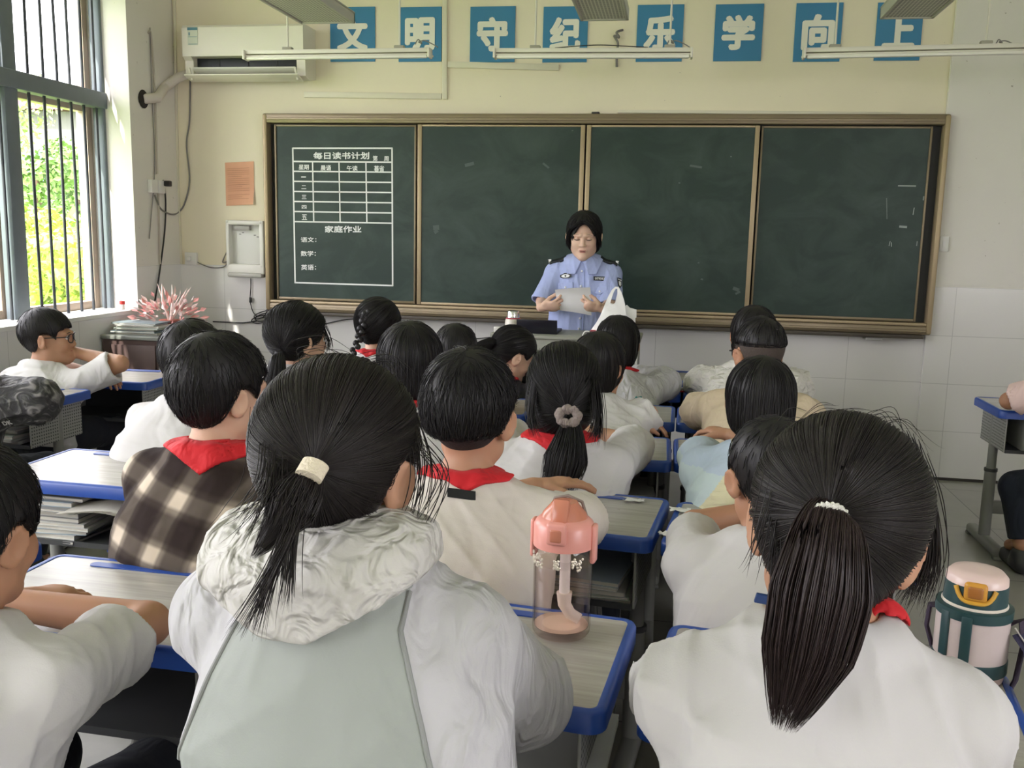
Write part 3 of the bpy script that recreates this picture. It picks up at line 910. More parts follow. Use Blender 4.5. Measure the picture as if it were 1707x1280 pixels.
M_grille = grille_mat()
for (pl, pr, py0, y, lb) in ((502, 592, 41, -0.95, 'grille panel lamp hanging nearest the air conditioner'), (968, 1048, 36, -0.95, 'grille panel lamp hanging over the middle motto boards'), (1466, 1556, 33, -0.95, 'grille panel lamp hanging in front of the last motto board')):
    a, b = at_y(pl, py0, y), at_y(pr, py0 - 2, y)
    w_ = b[0] - a[0]; z = (a[2] + b[2]) / 2
    t = thing('grille_lamp', lb, 'lamp', ((a[0] + b[0]) / 2, y, z), 0, 'grille panel lamps')
    ln = 1.12
    mb = MB().bx(-w_ / 2, -w_ / 2 + 0.014, -ln, 0, 0, 0.05, 0.002).bx(w_ / 2 - 0.014, w_ / 2, -ln, 0, 0, 0.05, 0.002)
    mb.bx(-w_ / 2, w_ / 2, -0.016, 0, 0, 0.05, 0.002).bx(-w_ / 2, w_ / 2, -ln, -ln + 0.016, 0, 0.05, 0.002).bx(-w_ / 2, w_ / 2, -ln, 0, 0.045, 0.055)
    mb.build('housing', mat('grey_lamp_frame', (0.45, 0.435, 0.37), 0.4), t)
    MB().bx(-w_ / 2 + 0.012, w_ / 2 - 0.012, -ln + 0.014, -0.014, 0.006, 0.014).build('grille', M_grille, t, 0)
    for yy in (-0.2, -ln + 0.2):
        MB().cyl((0, yy, 0.05), (0, yy, ZC - z), 0.006, n=8).build('rod', M_lamp, t)

# ================================================================== desks and stools
def desktop_mat():
    w = N('grey_wood_laminate')
    tc = w.n('ShaderNodeTexCoord')
    mp = w.n('ShaderNodeMapping'); mp.inputs['Scale'].default_value = (1.5, 26.0, 1.0)
    w.l(tc.outputs['Object'], mp.inputs['Vector'])
    oi = w.n('ShaderNodeObjectInfo')
    ad = w.n('ShaderNodeVectorMath', operation='ADD'); w.l(mp.outputs['Vector'], ad.inputs[0])
    sc = w.n('ShaderNodeVectorMath', operation='SCALE'); sc.inputs[3].default_value = 3.0
    w.l(oi.outputs['Location'], sc.inputs[0]); w.l(sc.outputs[0], ad.inputs[1])
    nz = w.n('ShaderNodeTexNoise', i_Scale=2.2, i_Detail=6.0, i_Roughness=0.62, i_Distortion=0.25)
    w.l(ad.outputs[0], nz.inputs['Vector'])
    r = w.n('ShaderNodeMapRange'); r.inputs['From Min'].default_value = 0.32; r.inputs['From Max'].default_value = 0.68
    w.l(nz.outputs['Fac'], r.inputs['Value'])
    mx = w.n('ShaderNodeMix', data_type='RGBA')
    mx.inputs[6].default_value = (0.34, 0.32, 0.295, 1); mx.inputs[7].default_value = (0.47, 0.445, 0.41, 1)
    w.l(r.outputs[0], mx.inputs[0])
    n2 = w.n('ShaderNodeTexNoise', i_Scale=17.0, i_Detail=3.0); w.l(ad.outputs[0], n2.inputs['Vector'])
    tc2 = w.n('ShaderNodeTexNoise', i_Scale=30.0, i_Detail=3.0)
    a2 = w.n('ShaderNodeVectorMath', operation='ADD'); w.l(tc.outputs['Object'], a2.inputs[0]); w.l(oi.outputs['Location'], a2.inputs[1]); w.l(a2.outputs[0], tc2.inputs['Vector'])
    r2 = w.n('ShaderNodeMapRange'); r2.inputs['From Min'].default_value = 0.74; r2.inputs['From Max'].default_value = 0.79
    w.l(tc2.outputs['Fac'], r2.inputs['Value'])
    m2 = w.n('ShaderNodeMix', data_type='RGBA'); m2.inputs[7].default_value = (0.10, 0.085, 0.07, 1)
    w.l(r2.outputs[0], m2.inputs[0]); w.l(mx.outputs[2], m2.inputs[6])
    w.l(m2.outputs[2], w.b.inputs['Base Color'])
    w.set(Roughness=0.24)
    return w.m


M_top = desktop_mat()
M_bluep = mat('blue_plastic_edge', (0.022, 0.075, 0.36), 0.32, noise=0.12, nscale=14)
M_tray = mat('dark_grey_tray_steel', (0.055, 0.057, 0.06), 0.5, noise=0.1)
M_leg = mat('grey_painted_steel', (0.25, 0.25, 0.235), 0.42, noise=0.06)


def perf_mat():
    w = N('perforated_grey_plastic')
    tc = w.n('ShaderNodeTexCoord')
    vo = w.n('ShaderNodeTexVoronoi', i_Scale=75.0, i_Randomness=0.0)
    w.l(tc.outputs['Object'], vo.inputs['Vector'])
    lt = w.n('ShaderNodeMath', operation='LESS_THAN'); lt.inputs[1].default_value = 0.30
    w.l(vo.outputs['Distance'], lt.inputs[0])
    mx = w.n('ShaderNodeMix', data_type='RGBA'); w.l(lt.outputs[0], mx.inputs[0])
    mx.inputs[6].default_value = (0.33, 0.33, 0.31, 1); mx.inputs[7].default_value = (0.05, 0.05, 0.05, 1)
    w.l(mx.outputs[2], w.b.inputs['Base Color']); w.set(Roughness=0.5)
    return w.m


M_perf = perf_mat()
DW, DD, DH = 0.562, 0.372, 0.668


def rrect(w, d, r, n=6):
    pts = []
    for cx, cy, a0 in ((w / 2 - r, d / 2 - r, 0), (-w / 2 + r, d / 2 - r, 90), (-w / 2 + r, -d / 2 + r, 180), (w / 2 - r, -d / 2 + r, 270)):
        for k in range(n + 1):
            a = math.radians(a0 + 90 * k / n)
            pts.append((cx + r * math.cos(a), cy + r * math.sin(a)))
    return pts


def make_desk():
    t = thing('school_desk', 'blue edged school desk', 'desk')
    mb = MB()
    mb.poly([(x, y, DH - 0.030) for x, y in rrect(DW - 0.024, DD - 0.024, 0.018)], (0, 0, 0.0285))
    mb.build('desktop', M_top, t, 30)
    # blue edge band with a rounded section
    mb = MB()
    sec = [(0.0, -0.034), (0.006, -0.037), (0.0, -0.03), (0.0, -0.006), (-0.003, -0.001), (-0.009, 0.0005), (-0.016, -0.001), (-0.018, -0.004), (-0.018, -0.034)]
    sec = [(0.0, -0.036), (0.0, -0.007), (-0.003, -0.0015), (-0.009, 0.001), (-0.0155, -0.0005), (-0.018, -0.004), (-0.018, -0.036)]
    V, F = [], []
    loops = [[(x, y, DH + dz) for x, y in rrect(DW + 2 * o, DD + 2 * o, 0.030 + o)] for o, dz in sec]
    n = len(loops[0])
    for lp in loops:
        V += lp
    m = len(loops)
    for i in range(m):
        j = (i + 1) % m
        F += [(i * n + k, i * n + (k + 1) % n, j * n + (k + 1) % n, j * n + k) for k in range(n)]
    mb.add(V, F)
    mb.build('edge_band', M_bluep, t, 40)
    mb = MB()
    mb.poly([(x, y + DD / 2 - 0.045, DH - 0.0012) for x, y in rrect(0.34, 0.022, 0.0105)], (0, 0, 0.0022))
    mb.build('pencil_groove', M_bluep, t, 30)
    mb = MB().bx(-0.235, 0.235, -0.155, 0.15, 0.475, 0.481).bx(-0.235, 0.235, 0.146, 0.152, 0.475, 0.63)
    mb.bx(-0.235, 0.235, -0.157, -0.151, 0.475, 0.490)
    mb.build('shelf', M_tray, t, 0)
    for s in (-1, 1):
        MB().bx(s * 0.236, s * 0.242, -0.155, 0.152, 0.478, 0.632, 0.002).build('side_panel', M_perf, t, 0)
        lg = MB().tube([(s * 0.225, 0.02, 0.34), (s * 0.225, 0.02, 0.632)], 0.020, 14).build('leg', M_leg, t)
        MB().tube([(s * 0.225, 0.02, 0.05), (s * 0.225, 0.02, 0.36)], 0.0255, 14).build('sleeve', M_leg, lg)
        MB().tube([(s * 0.225, 0.02, 0.352), (s * 0.225, 0.02, 0.366)], 0.0285, 14).build('collar', M_tray, lg)
        MB().box((s * 0.225, 0.0, 0.032), (0.052, 0.40, 0.044), bev=0.016, seg=3).box((s * 0.225, -0.185, 0.008), (0.05, 0.03, 0.016), bev=0.004).box((s * 0.225, 0.185, 0.008), (0.05, 0.03, 0.016), bev=0.004).build('foot', M_leg, t)
        MB().poly([(s * 0.225, -0.14, 0.634), (s * 0.225, 0.15, 0.634), (s * 0.225, 0.04, 0.545), (s * 0.225, -0.02, 0.545)], (s * 0.008, 0, 0)).build('bracket', M_leg, t, 0)
    MB().bx(-0.225, 0.225, 0.005, 0.035, 0.155, 0.215, 0.006).build('crossbar', M_leg, t)
    return t


def make_stool():
    t = thing('school_stool', 'blue school stool', 'stool')
    mb = MB()
    mb.poly([(x, y, 0.372) for x, y in rrect(0.32, 0.23, 0.03)], (0, 0, 0.028))
    mb.build('seat', M_bluep, t, 30)
    for sx in (-1, 1):
        for sy in (-1, 1):
            MB().tube([(sx * 0.115, sy * 0.075, 0.372), (sx * 0.145, sy * 0.10, 0.0)], 0.0115, 10).build('leg', M_leg, t)
    MB().tube([(-0.137, -0.094, 0.10), (-0.137, 0.094, 0.10)], 0.008, 8).tube([(0.137, -0.094, 0.10), (0.137, 0.094, 0.10)], 0.008, 8).tube([(-0.137, 0, 0.10), (0.137, 0, 0.10)], 0.008, 8).build('stretcher', M_leg, t)
    return t


desk0 = make_desk()
_used = []


def desk(x, y, deg, label):
    a = math.radians(deg)
    if not _used:
        _used.append(1)
        desk0.location, desk0.rotation_euler, desk0['label'] = (x, y, 0), (0, 0, a), label
        desk0['group'] = 'blue edged school desks'
        return desk0
    return dup(desk0, (x, y, 0), a, label, 'blue edged school desks')


D = {}
D['A'] = desk(2.240, -4.192, -5.6, 'blue edged desk that carries the pink water bottle')
D['B'] = desk(2.850, -4.258, -8.1, 'blue edged desk of the dark ponytail girl, thermos standing on it')
D['L1'] = desk(1.560, -4.150, -1.5, 'blue edged desk under the folded bare arms, beside the pale green jacket')
D['L0'] = desk(0.930, -4.080, 0, 'blue edged desk mostly hidden behind the bowed head at the frame edge')
D['C'] = desk(2.293, -3.353, -6.3, 'blue edged desk with a paper scrap, in front of the boy with black collar label')
D['D'] = desk(2.870, -3.430, -6.6, 'blue edged desk under the short sleeved arm, nearest behind the dark ponytail girl')
D['P'] = desk(0.982, -3.275, -1.5, 'sunlit blue edged desk with books and bag below, window reflections on top')
D['P2'] = desk(1.585, -3.29, -2, 'blue edged desk in front of the plaid shirt')
D['E'] = desk(2.312, -2.591, 0.5, 'blue edged desk before the girl with the grey scrunchie')
D['F'] = desk(2.882, -2.585, 0.5, 'blue edged desk before the cream and pale blue shirt')
D['E2'] = desk(1.72, -2.60, 0, 'blue edged desk hidden behind the boy with the short undercut hair')
D['E1'] = desk(1.13, -2.58, 0, 'blue edged desk of the boy behind the plaid shirt boy')
D['G'] = desk(2.325, -1.948, -0.6, 'blue edged desk before the girl in the plain white sleeve with bare cheek')
D['H'] = desk(2.893, -1.953, -1, 'blue edged desk before the tan hooded top')
D['G2'] = desk(1.745, -1.955, -1, 'blue edged desk seen between the undercut boy and the scrunchie girl')
D['G1'] = desk(1.16, -1.95, 0, 'blue edged desk before the girl with the dark tied tail and lace collar')
D['I'] = desk(2.352, -1.286, -0.9, 'blue edged desk with a pen, before the teal trimmed white jacket')
D['J'] = desk(2.925, -1.290, -0.9, 'blue edged desk with a pen at its edge, before the white quilted coat')
D['I2'] = desk(1.775, -1.29, -0.9, 'blue edged desk under the bowed girl in black')
D['I1'] = desk(1.20, -1.28, 0, 'blue edged desk before the girl with the plait')
D['K'] = desk(2.735, -0.862, 0.3, 'blue edged desk pushed against the front row beside the lectern')
D['W1'] = desk(-0.045, -1.70, 2, 'blue edged desk in the window column, under the boy with glasses')
D['W2'] = desk(-0.165, -2.27, -3, 'blue edged desk in the window column, under the patterned dark sleeve')
D['R'] = desk(4.268, -1.27, 0.4, 'blue edged desk across the aisle, standing by itself before the tiled wall')
stool0 = make_stool()
_su = []


def stool(x, y, deg, label):
    a = math.radians(deg)
    if not _su:
        _su.append(1)
        stool0.location, stool0.rotation_euler, stool0['label'] = (x, y, 0), (0, 0, a), label
        stool0['group'] = 'blue school stools'
        return stool0
    return dup(stool0, (x, y, 0), a, label, 'blue school stools')


# ------------------------------------------------------------------ lectern and what stands on it
LY = -1.0
a, b = at_y(884, 563, LY), at_y(1064, 565, LY)
lx0, lx1, lz = a[0], b[0], (a[2] + b[2]) / 2
M_lect = mat('grey_green_steel', (0.30, 0.305, 0.255), 0.5, noise=0.05, nscale=6)
M_lect2 = mat('dark_grey_green_steel', (0.15, 0.152, 0.13), 0.5)
M_alu2 = mat('brushed_aluminium', (0.60, 0.59, 0.56), 0.35, 0.4)
lec = thing('lectern', 'grey green steel lectern in front of the standing woman', 'lectern', ((lx0 + lx1) / 2, LY + 0.2, 0))
A = lambda mb, n, m, s=35: mb.build(n, m, lec, s, local=False)
zs = at_y(980, 619, LY)[2]
A(MB().bx(lx0, lx1, LY, LY + 0.36, zs, lz - 0.012, 0.006), 'body', M_lect)
A(MB().bx(lx0 + 0.01, lx1 - 0.01, LY + 0.02, LY + 0.35, 0.0, zs - 0.004, 0.006), 'base', M_lect2)
A(MB().bx(lx0 - 0.01, lx1 + 0.012, LY - 0.012, LY + 0.37, lz - 0.012, lz + 0.004, 0.004), 'top', M_lect)
A(MB().bx(lx0, lx1, LY - 0.006, LY + 0.004, zs - 0.012, zs + 0.002, 0.002), 'seam', M_lect2)
for x in (lx1 - 0.012, lx1 - 0.034):
    A(MB().bx(x, x + 0.012, LY - 0.008, LY + 0.004, 0.05, lz - 0.014, 0.002), 'corner_strip', M_alu2)
# dark laptop lying on the lectern
q0, q1 = at_y(862, 545, LY + 0.10), at_y(929, 560, LY + 0.10)
lap = thing('laptop', 'black laptop with raised lid on the lectern', 'laptop', ((q0[0] + q1[0]) / 2, LY + 0.15, lz + 0.004))
MB().bx(q0[0], q1[0], LY + 0.09, LY + 0.30, lz + 0.0045, lz + 0.018, 0.003).build('base', M_dark, lap, 35, local=False)
MB().box(((q0[0] + q1[0]) / 2, LY + 0.085, lz + 0.042), (q1[0] - q0[0], 0.010, 0.075), bev=0.003, rot=Euler((0.2, 0, 0)).to_matrix()).build('lid', mat('black_lid', (0.012, 0.012, 0.02), 0.3), lap, 35, local=False)
# thermos on the lectern
ty = LY + 0.17
c = at_y(855, 545, ty); cz = lz + 0.004
sc_ = at_y(868, 530, ty)[0] - at_y(842, 530, ty)[0]
th = thing('thermos', 'cream thermos with steel cap and red ring on the lectern', 'flask', (c[0], ty, cz))
lb_ = 0.5 * sc_
ztop = at_y(855, 518, ty)[2] - cz
MB().bx(c[0] - 0.10, lx0 + 0.05, LY + 0.05, LY + 0.3, lz - 0.02, lz + 0.0035, 0.004).build('side_shelf', M_lect, lec, 35, local=False)
MB().lathe([(0.0, 0), (lb_, 0.0), (lb_, ztop * 0.50), (lb_ * 0.92, ztop * 0.60), (lb_ * 0.80, ztop * 0.66), (0, ztop * 0.66)]).build('body', mat('cream_enamel', (0.72, 0.68, 0.60), 0.3), th)
MB().lathe([(lb_ * 0.86, ztop * 0.60), (lb_ * 0.93, ztop * 0.62), (lb_ * 0.86, ztop * 0.67), (0.0, ztop * 0.67)]).build('ring', mat('crimson_ring', (0.38, 0.02, 0.06), 0.4), th)
MB().lathe([(lb_ * 0.78, ztop * 0.66), (lb_ * 0.76, ztop * 0.96), (lb_ * 0.70, ztop), (0, ztop)]).build('cap', mat('polished_steel', (0.72, 0.72, 0.72), 0.14, 0.95), th)
MB().tube([(lb_ * 0.9, -0.01, ztop * 0.62), (lb_ * 1.08, -0.015, ztop * 0.56), (lb_ * 1.06, -0.015, ztop * 0.42)], 0.004, 8).build('strap', mat('pink_strap', (0.55, 0.12, 0.18), 0.6), th)
tag(MB().bx(c[0] - 0.088, c[0] - 0.052, LY + 0.08, LY + 0.11, lz + 0.004, lz + 0.034, 0.004).build('charger', M_sock, None), 'small white charger plug on the lectern edge beside the thermos', 'charger')
# white carrier bag with box inside
by = LY + 0.12
m_bag = mat('white_carrier_film', (0.82, 0.82, 0.80), 0.35, bump=0.35, bscale=18)
ctr = at_y(1020, 560, by)
bag = thing('carrier_bag', 'white plastic carrier bag with one handle standing up, on the lectern', 'bag', (ctr[0], by, lz + 0.004))
out = [(984, 560), (986, 549), (994, 538), (1001, 526), (1008, 509), (1014, 494), (1020, 483), (1026, 477.5), (1031, 478), (1036, 487), (1040, 500), (1043, 514), (1045, 530), (1053, 545), (1054, 560)]
hole = [(1017, 505.5), (1019.5, 497), (1022.5, 488), (1026, 481.5), (1029, 481), (1029.5, 488), (1027.5, 497), (1025.5, 505), (1021.5, 507)]


def film(pts, y0, bulge, name, m, hole=None, par=bag):
    """a bellied two-sided sheet with the given outline (and hole)"""
    bm = bmesh.new()
    def loop(ps):
        vs = [bm.verts.new(at_y(px, py, y0)) for px, py in ps]
        return [bm.edges.new((vs[i], vs[(i + 1) % len(vs)])) for i in range(len(vs))]
    es = loop(pts)
    if hole:
        es += loop(hole)
    bmesh.ops.triangle_fill(bm, edges=es, use_beauty=True)
    bmesh.ops.subdivide_edges(bm, edges=bm.edges[:], cuts=2, use_grid_fill=True)
    zc = [v.co.z for v in bm.verts]; z0_, z1_ = min(zc), max(zc)
    front = {v: v.co.copy() for v in bm.verts}
    xs = [v.co.x for v in bm.verts]; xm = (min(xs) + max(xs)) / 2; hw = (max(xs) - min(xs)) / 2
    mbx = MB()
    idx = {v: i for i, v in enumerate(bm.verts)}
    for sgn in (-1, 1):
        V = []
        for v in bm.verts:
            h = 1 - (v.co.z - z0_) / (z1_ - z0_)
            edge = max(0.0, 1 - ((v.co.x - xm) / hw) ** 2)
            d = bulge * h * math.sqrt(edge) + 0.003 + 0.006 * h * math.sin(v.co.x * 130 + v.co.z * 25)
            V.append((v.co.x, y0 + sgn * d, v.co.z))
        mbx.add(V, [[idx[v] for v in f.verts] for f in bm.faces])
    bm.free()
    return mbx.build(name, m, par, 60, local=False)


film(out, by, 0.075, 'film', m_bag, hole)
out2 = [(1040, 560), (1042, 530), (1040, 512), (1045, 508), (1050, 513), (1061, 516), (1061, 529), (1059, 530), (1059, 548), (1060, 560)]
film(out2, by + 0.02, 0.02, 'rear_flap', m_bag)
q = wbox(983, 551, 993, 561, by - 0.09)
MB().bx(q[0], q[1], by - 0.09, by - 0.05, q[2], q[3], 0.004).build('red_print', mat('red_print', (0.50, 0.07, 0.08), 0.5), bag, 35, local=False)
wire('charging_cable', 'white cable arching up beside the carrier bag on the lectern', [at_y(970, 565, by - 0.1), at_y(973, 555, by - 0.1), at_y(978, 552, by - 0.1), at_y(983, 554, by - 0.1), at_y(986, 562, by - 0.1)], 0.0035, M_sock)

# ------------------------------------------------------------------ corner table with books and flowers
cy0 = -0.92
tx0, tx1, tz = XL + 0.016, at_y(273, 562, cy0)[0], at_y(220, 560, cy0)[2]
M_ct = mat('dark_corner_table', (0.085, 0.052, 0.048), 0.42, noise=0.1)
ct = thing('corner_cabinet', 'low dark cabinet in the corner under the books and flowers', 'cabinet', ((tx0 + tx1) / 2, -0.72, 0))
A = lambda mb, n, m, s=35: mb.build(n, m, ct, s, local=False)
A(MB().bx(tx0 - 0.005, tx1 + 0.01, cy0 - 0.012, cy0 + 0.42, tz - 0.022, tz, 0.004), 'top', mat('grey_green_top', (0.20, 0.21, 0.19), 0.3))
A(MB().bx(tx0, tx1, cy0, cy0 + 0.41, 0.0, tz - 0.0225), 'body', M_ct)
A(MB().bx(tx0 + 0.06, tx1 - 0.05, cy0 - 0.012, cy0, 0.06, tz - 0.05, 0.003), 'door', M_ct)
A(MB().bx(tx1 - 0.03, tx1 - 0.012, cy0 - 0.014, cy0, 0.0, tz - 0.024, 0.003), 'post', mat('pale_post', (0.42, 0.42, 0.36), 0.4))
cols = [(0.62, 0.62, 0.58), (0.20, 0.26, 0.28), (0.66, 0.64, 0.56), (0.36, 0.42, 0.36), (0.70, 0.70, 0.68)]
M_pages = mat('book_pages', (0.70, 0.67, 0.60), 0.9, noise=0.08, nscale=60)


def make_book(w, d, h, cover):
    t = thing('book', 'book', 'book')
    MB().bx(-w / 2, w / 2 - 0.003, -d / 2 + 0.003, d / 2 - 0.003, 0.0015, h - 0.0015, 0.0).build('pages', M_pages, t, 0)
    mb = MB().bx(-w / 2 - 0.001, w / 2, -d / 2, d / 2, 0, 0.0015).bx(-w / 2 - 0.001, w / 2, -d / 2, d / 2, h - 0.0015, h).bx(w / 2 - 0.0015, w / 2, -d / 2, d / 2, 0, h)
    mb.build('cover', mat('book_cover', cover, 0.5), t, 0)
    return t


bp_ = at_y(238, 555, cy0 + 0.13)
z = tz + 0.0006
words_ = ['lowest', 'second lowest', 'third from the bottom', 'middle', 'third from the top', 'second from the top', 'topmost']
for k in range(7):
    h = (0.012, 0.009, 0.010, 0.008, 0.010, 0.007, 0.008)[k]
    t = make_book(0.25 + 0.02 * math.sin(2.3 * k), 0.17, h, cols[k % 5])
    t.location = (bp_[0] + 0.012 * math.sin(5 * k), bp_[1] + 0.01 * math.cos(3 * k), z); t.rotation_euler = (0, 0, 0.08 * math.sin(3.1 * k) + 0.05)
    tag(t, words_[k] + ' book of the stack on the corner cabinet', 'book', 'books on the corner cabinet')
    z += h + 0.0005
# pink bouquet
fp = at_y(283, 545, -0.64)
M_pet = [mat('pink_petal', (0.78, 0.36, 0.34), 0.6), mat('pale_pink_petal', (0.84, 0.66, 0.62), 0.6)]
bq = thing('flower_bouquet', 'pink artificial flower bouquet in a wrapped pot on the corner cabinet', 'flowers', (fp[0], fp[1], tz))
MB().lathe([(0.0, 0), (0.045, 0), (0.06, 0.07), (0.055, 0.072), (0.0, 0.06)]).build('pot', mat('brick_red_pot', (0.35, 0.10, 0.07), 0.6), bq)
rg = np.random.default_rng(5)
mb = MB(); mb2 = MB()
for k in range(150):
    d = rg.normal(0, 1, 3); d[2] = abs(d[2]) * 0.75 + 0.12; d /= np.linalg.norm(d)
    r_ = 0.10 + 0.09 * rg.random()
    p = np.array([0, 0, 0.06]) + d * r_ * np.array([1.1, 0.8, 0.9])
    a = np.cross(d, rg.normal(0, 1, 3)); a /= np.linalg.norm(a); b_ = np.cross(d, a)
    s_ = 0.016 + 0.016 * rg.random(); ln = 0.035 + 0.03 * rg.random()
    (mb if k % 2 else mb2).add([p, p + a * s_ * 0.5 + d * ln * 0.5, p + d * ln + b_ * 0.006, p - a * s_ * 0.5 + d * ln * 0.5], [(0, 1, 2, 3)])
for k in range(7):
    d = rg.normal(0, 0.45, 3); d[2] = 1; d /= np.linalg.norm(d)
    MB().tube([(0, 0, 0.05), d * 0.15 + np.array([0, 0, 0.04]), d * 0.26 + np.array([0.01 * k - 0.03, 0, 0.03])], [0.004, 0.007, 0.001], 6).build('sprig', M_pet[1], bq)
mb.build('petals', M_pet[0], bq, 0)['kind'] = 'stuff'; mb2.build('petals', M_pet[1], bq, 0)['kind'] = 'stuff'
# little red topped jar on the sill
sp = at_x(204, 512, XL - 0.06)
j = thing('small_jar', 'tiny jar with a red lid on the window sill', 'jar', (sp[0], sp[1], WZ0 + 0.0045))
MB().lathe([(0, 0), (0.014, 0), (0.014, 0.03), (0, 0.03)], n=14).build('body', mat('white_jar', (0.7, 0.66, 0.62), 0.4), j)
MB().lathe([(0.016, 0.03), (0.016, 0.05), (0, 0.052)], n=14).build('lid', mat('red_jar_lid', (0.60, 0.04, 0.03), 0.4), j)

# ------------------------------------------------------------------ things in and on the desks
def on_desk(dk, x, y, z):
    o = D[dk]; a = o.rotation_euler.z
    return (o.location.x + x * math.cos(a) - y * math.sin(a), o.location.y + x * math.sin(a) + y * math.cos(a), z)


pos = ['lowest', 'second', 'third', 'fourth', 'fifth', 'sixth', 'seventh', 'eighth', 'ninth', 'tenth', 'eleventh', 'twelfth']
kinds = ['grey backed', 'white backed', 'buff', 'pale blue backed', 'pale green backed']
cov = [(0.34, 0.34, 0.33), (0.66, 0.66, 0.63), (0.48, 0.43, 0.33), (0.36, 0.44, 0.50), (0.40, 0.46, 0.38)]


def book_pile(dk, x, n, where, zs, seed, w=0.20, d=0.27):
    rg = np.random.default_rng(seed); z = zs
    for k in range(n):
        h = 0.007 + 0.008 * rg.random(); ci = int(rg.integers(0, 5))
        t = make_book(w * (0.9 + 0.2 * rg.random()), d * (0.85 + 0.15 * rg.random()), h, cov[ci])
        t.location = on_desk(dk, x + rg.normal(0, 0.012), -0.02 + rg.normal(0, 0.012), z)
        t.rotation_euler = (0, 0, D[dk].rotation_euler.z + rg.normal(0, 0.06) + (PI if rg.random() < 0.5 else 0))
        tag(t, '%s %s book, counted upwards, %s' % (pos[k], kinds[ci], where), 'book', 'books ' + where)
        z += h + 0.0006
    return z


book_pile('P', -0.12, 11, 'in the sunlit desk by the bag', 0.4815, 3)
book_pile('R', 0.02, 10, 'in the desk across the aisle', 0.4815, 4, 0.16)
book_pile('C', 0.12, 5, 'in the desk by the undercut boy', 0.4815, 5)
book_pile('D', -0.12, 4, 'in the desk below the bare forearm', 0.4815, 6)
book_pile('E', 0.14, 5, 'in the desk ahead of the scrunchie girl', 0.4815, 8)
book_pile('W2', 0.05, 5, 'in the window desk of the dark sleeve', 0.4815, 10)
book_pile('A', 0.16, 4, 'in the desk that carries the pink bottle', 0.4815, 14)
book_pile('B', -0.16, 4, 'in the desk of the ponytail girl', 0.4815, 15)
# open magazine leaves sliding out of the sunlit desk
MB_ = MB()
for k in range(3):
    a0 = on_desk('P', 0.0, -0.17, 0.585 + 0.003 * k)
    V = [(a0[0] + 0.20 * u + 0.01 * k, a0[1] + 0.10 * v - 0.02, a0[2] + 0.02 * math.sin(u * 3) - 0.03 * u + 0.004 * v) for v in (0, 1) for u in np.linspace(-0.3, 0.7, 8)]
    MB_.add(V, [(i, i + 1, i + 9, i + 8) for i in range(7)])
tag(MB_.build('loose_paper', M_pages, None, 0), 'curled loose sheets sticking out over the books of the sunlit desk', 'paper')
# navy school bag below the sunlit desk shelf edge
bgp = on_desk('P', 0.17, -0.06, 0.4815)
sb = thing('pencil_bag', 'shiny navy blue bag pushed into the sunlit desk beside the books', 'bag', bgp, 0.2)
M_navy = mat('navy_vinyl', (0.012, 0.022, 0.055), 0.22, bump=0.3, bscale=12)
MB().ball((0, 0, 0.062), (0.095, 0.11, 0.062), 20).build('body', M_navy, sb)
MB().tube([(-0.09, -0.05, 0.06), (-0.05, -0.11, 0.085), (0.03, -0.115, 0.09), (0.09, -0.06, 0.06)], 0.004, 8).build('zip', M_wirew, sb)
MB().tube([(-0.03, -0.05, 0.11), (0.0, -0.08, 0.128), (0.04, -0.05, 0.112)], 0.006, 8).build('handle', mat('blue_handle', (0.03, 0.10, 0.35), 0.4), sb)
# folder and blue case in the desk across the aisle
f = thing('folder', 'upright pale ring folder leaning in the desk across the aisle', 'folder', on_desk('R', -0.15, -0.02, 0.482), D['R'].rotation_euler.z)
MB().bx(-0.004, 0.0, -0.12, 0.12, 0, 0.145).bx(0.014, 0.018, -0.12, 0.12, 0, 0.145).build('cover', mat('pale_folder', (0.52, 0.53, 0.50), 0.4), f, 0)
MB().bx(0.0, 0.014, -0.115, 0.115, 0.004, 0.138).build('sheets', M_pages, f, 0)
zc = 0.606
pc = thing('pencil_case', 'bright blue pencil case on the books in the desk across the aisle', 'pencil case', on_desk('R', 0.04, -0.06, zc))
MB().box((0, 0, 0.013), (0.13, 0.06, 0.024), bev=0.008).build('case', mat('bright_blue_case', (0.06, 0.22, 0.60), 0.3), pc)
MB().tube([(-0.055, -0.031, 0.014), (0.055, -0.031, 0.014)], 0.002, 6).build('zip', M_sock, pc)
# blue canvas shoe and white box seen under the window column desks
# pens
def pen(x, y, z, a, ln, col, label):
    t = thing('pen', label, 'pen', (x, y, z + 0.0045), a)
    MB().tube([(-ln / 2, 0, 0), (ln * 0.35, 0, 0)], 0.0042, 8).build('barrel', mat('pen_barrel', col, 0.3), t)
    MB().tube([(ln * 0.35, 0, 0), (ln / 2, 0, 0)], [0.0042, 0.001], 8).build('tip', M_alu2, t)


p = at_z(1122, 652, DH)
pen(p[0], p[1], DH, 0.25, 0.11, (0.03, 0.03, 0.035), 'dark pen on the front desk beside the teal trimmed jacket')
p = at_z(1140, 654, DH)
pen(p[0], p[1], DH, 0.35, 0.12, (0.45, 0.04, 0.05), 'red pen bridging the two front desks')
p = at_z(1149, 650, DH)
pen(p[0], p[1], DH + 0.004, 0.15, 0.10, (0.75, 0.75, 0.74), 'white pen near the white quilted coat')
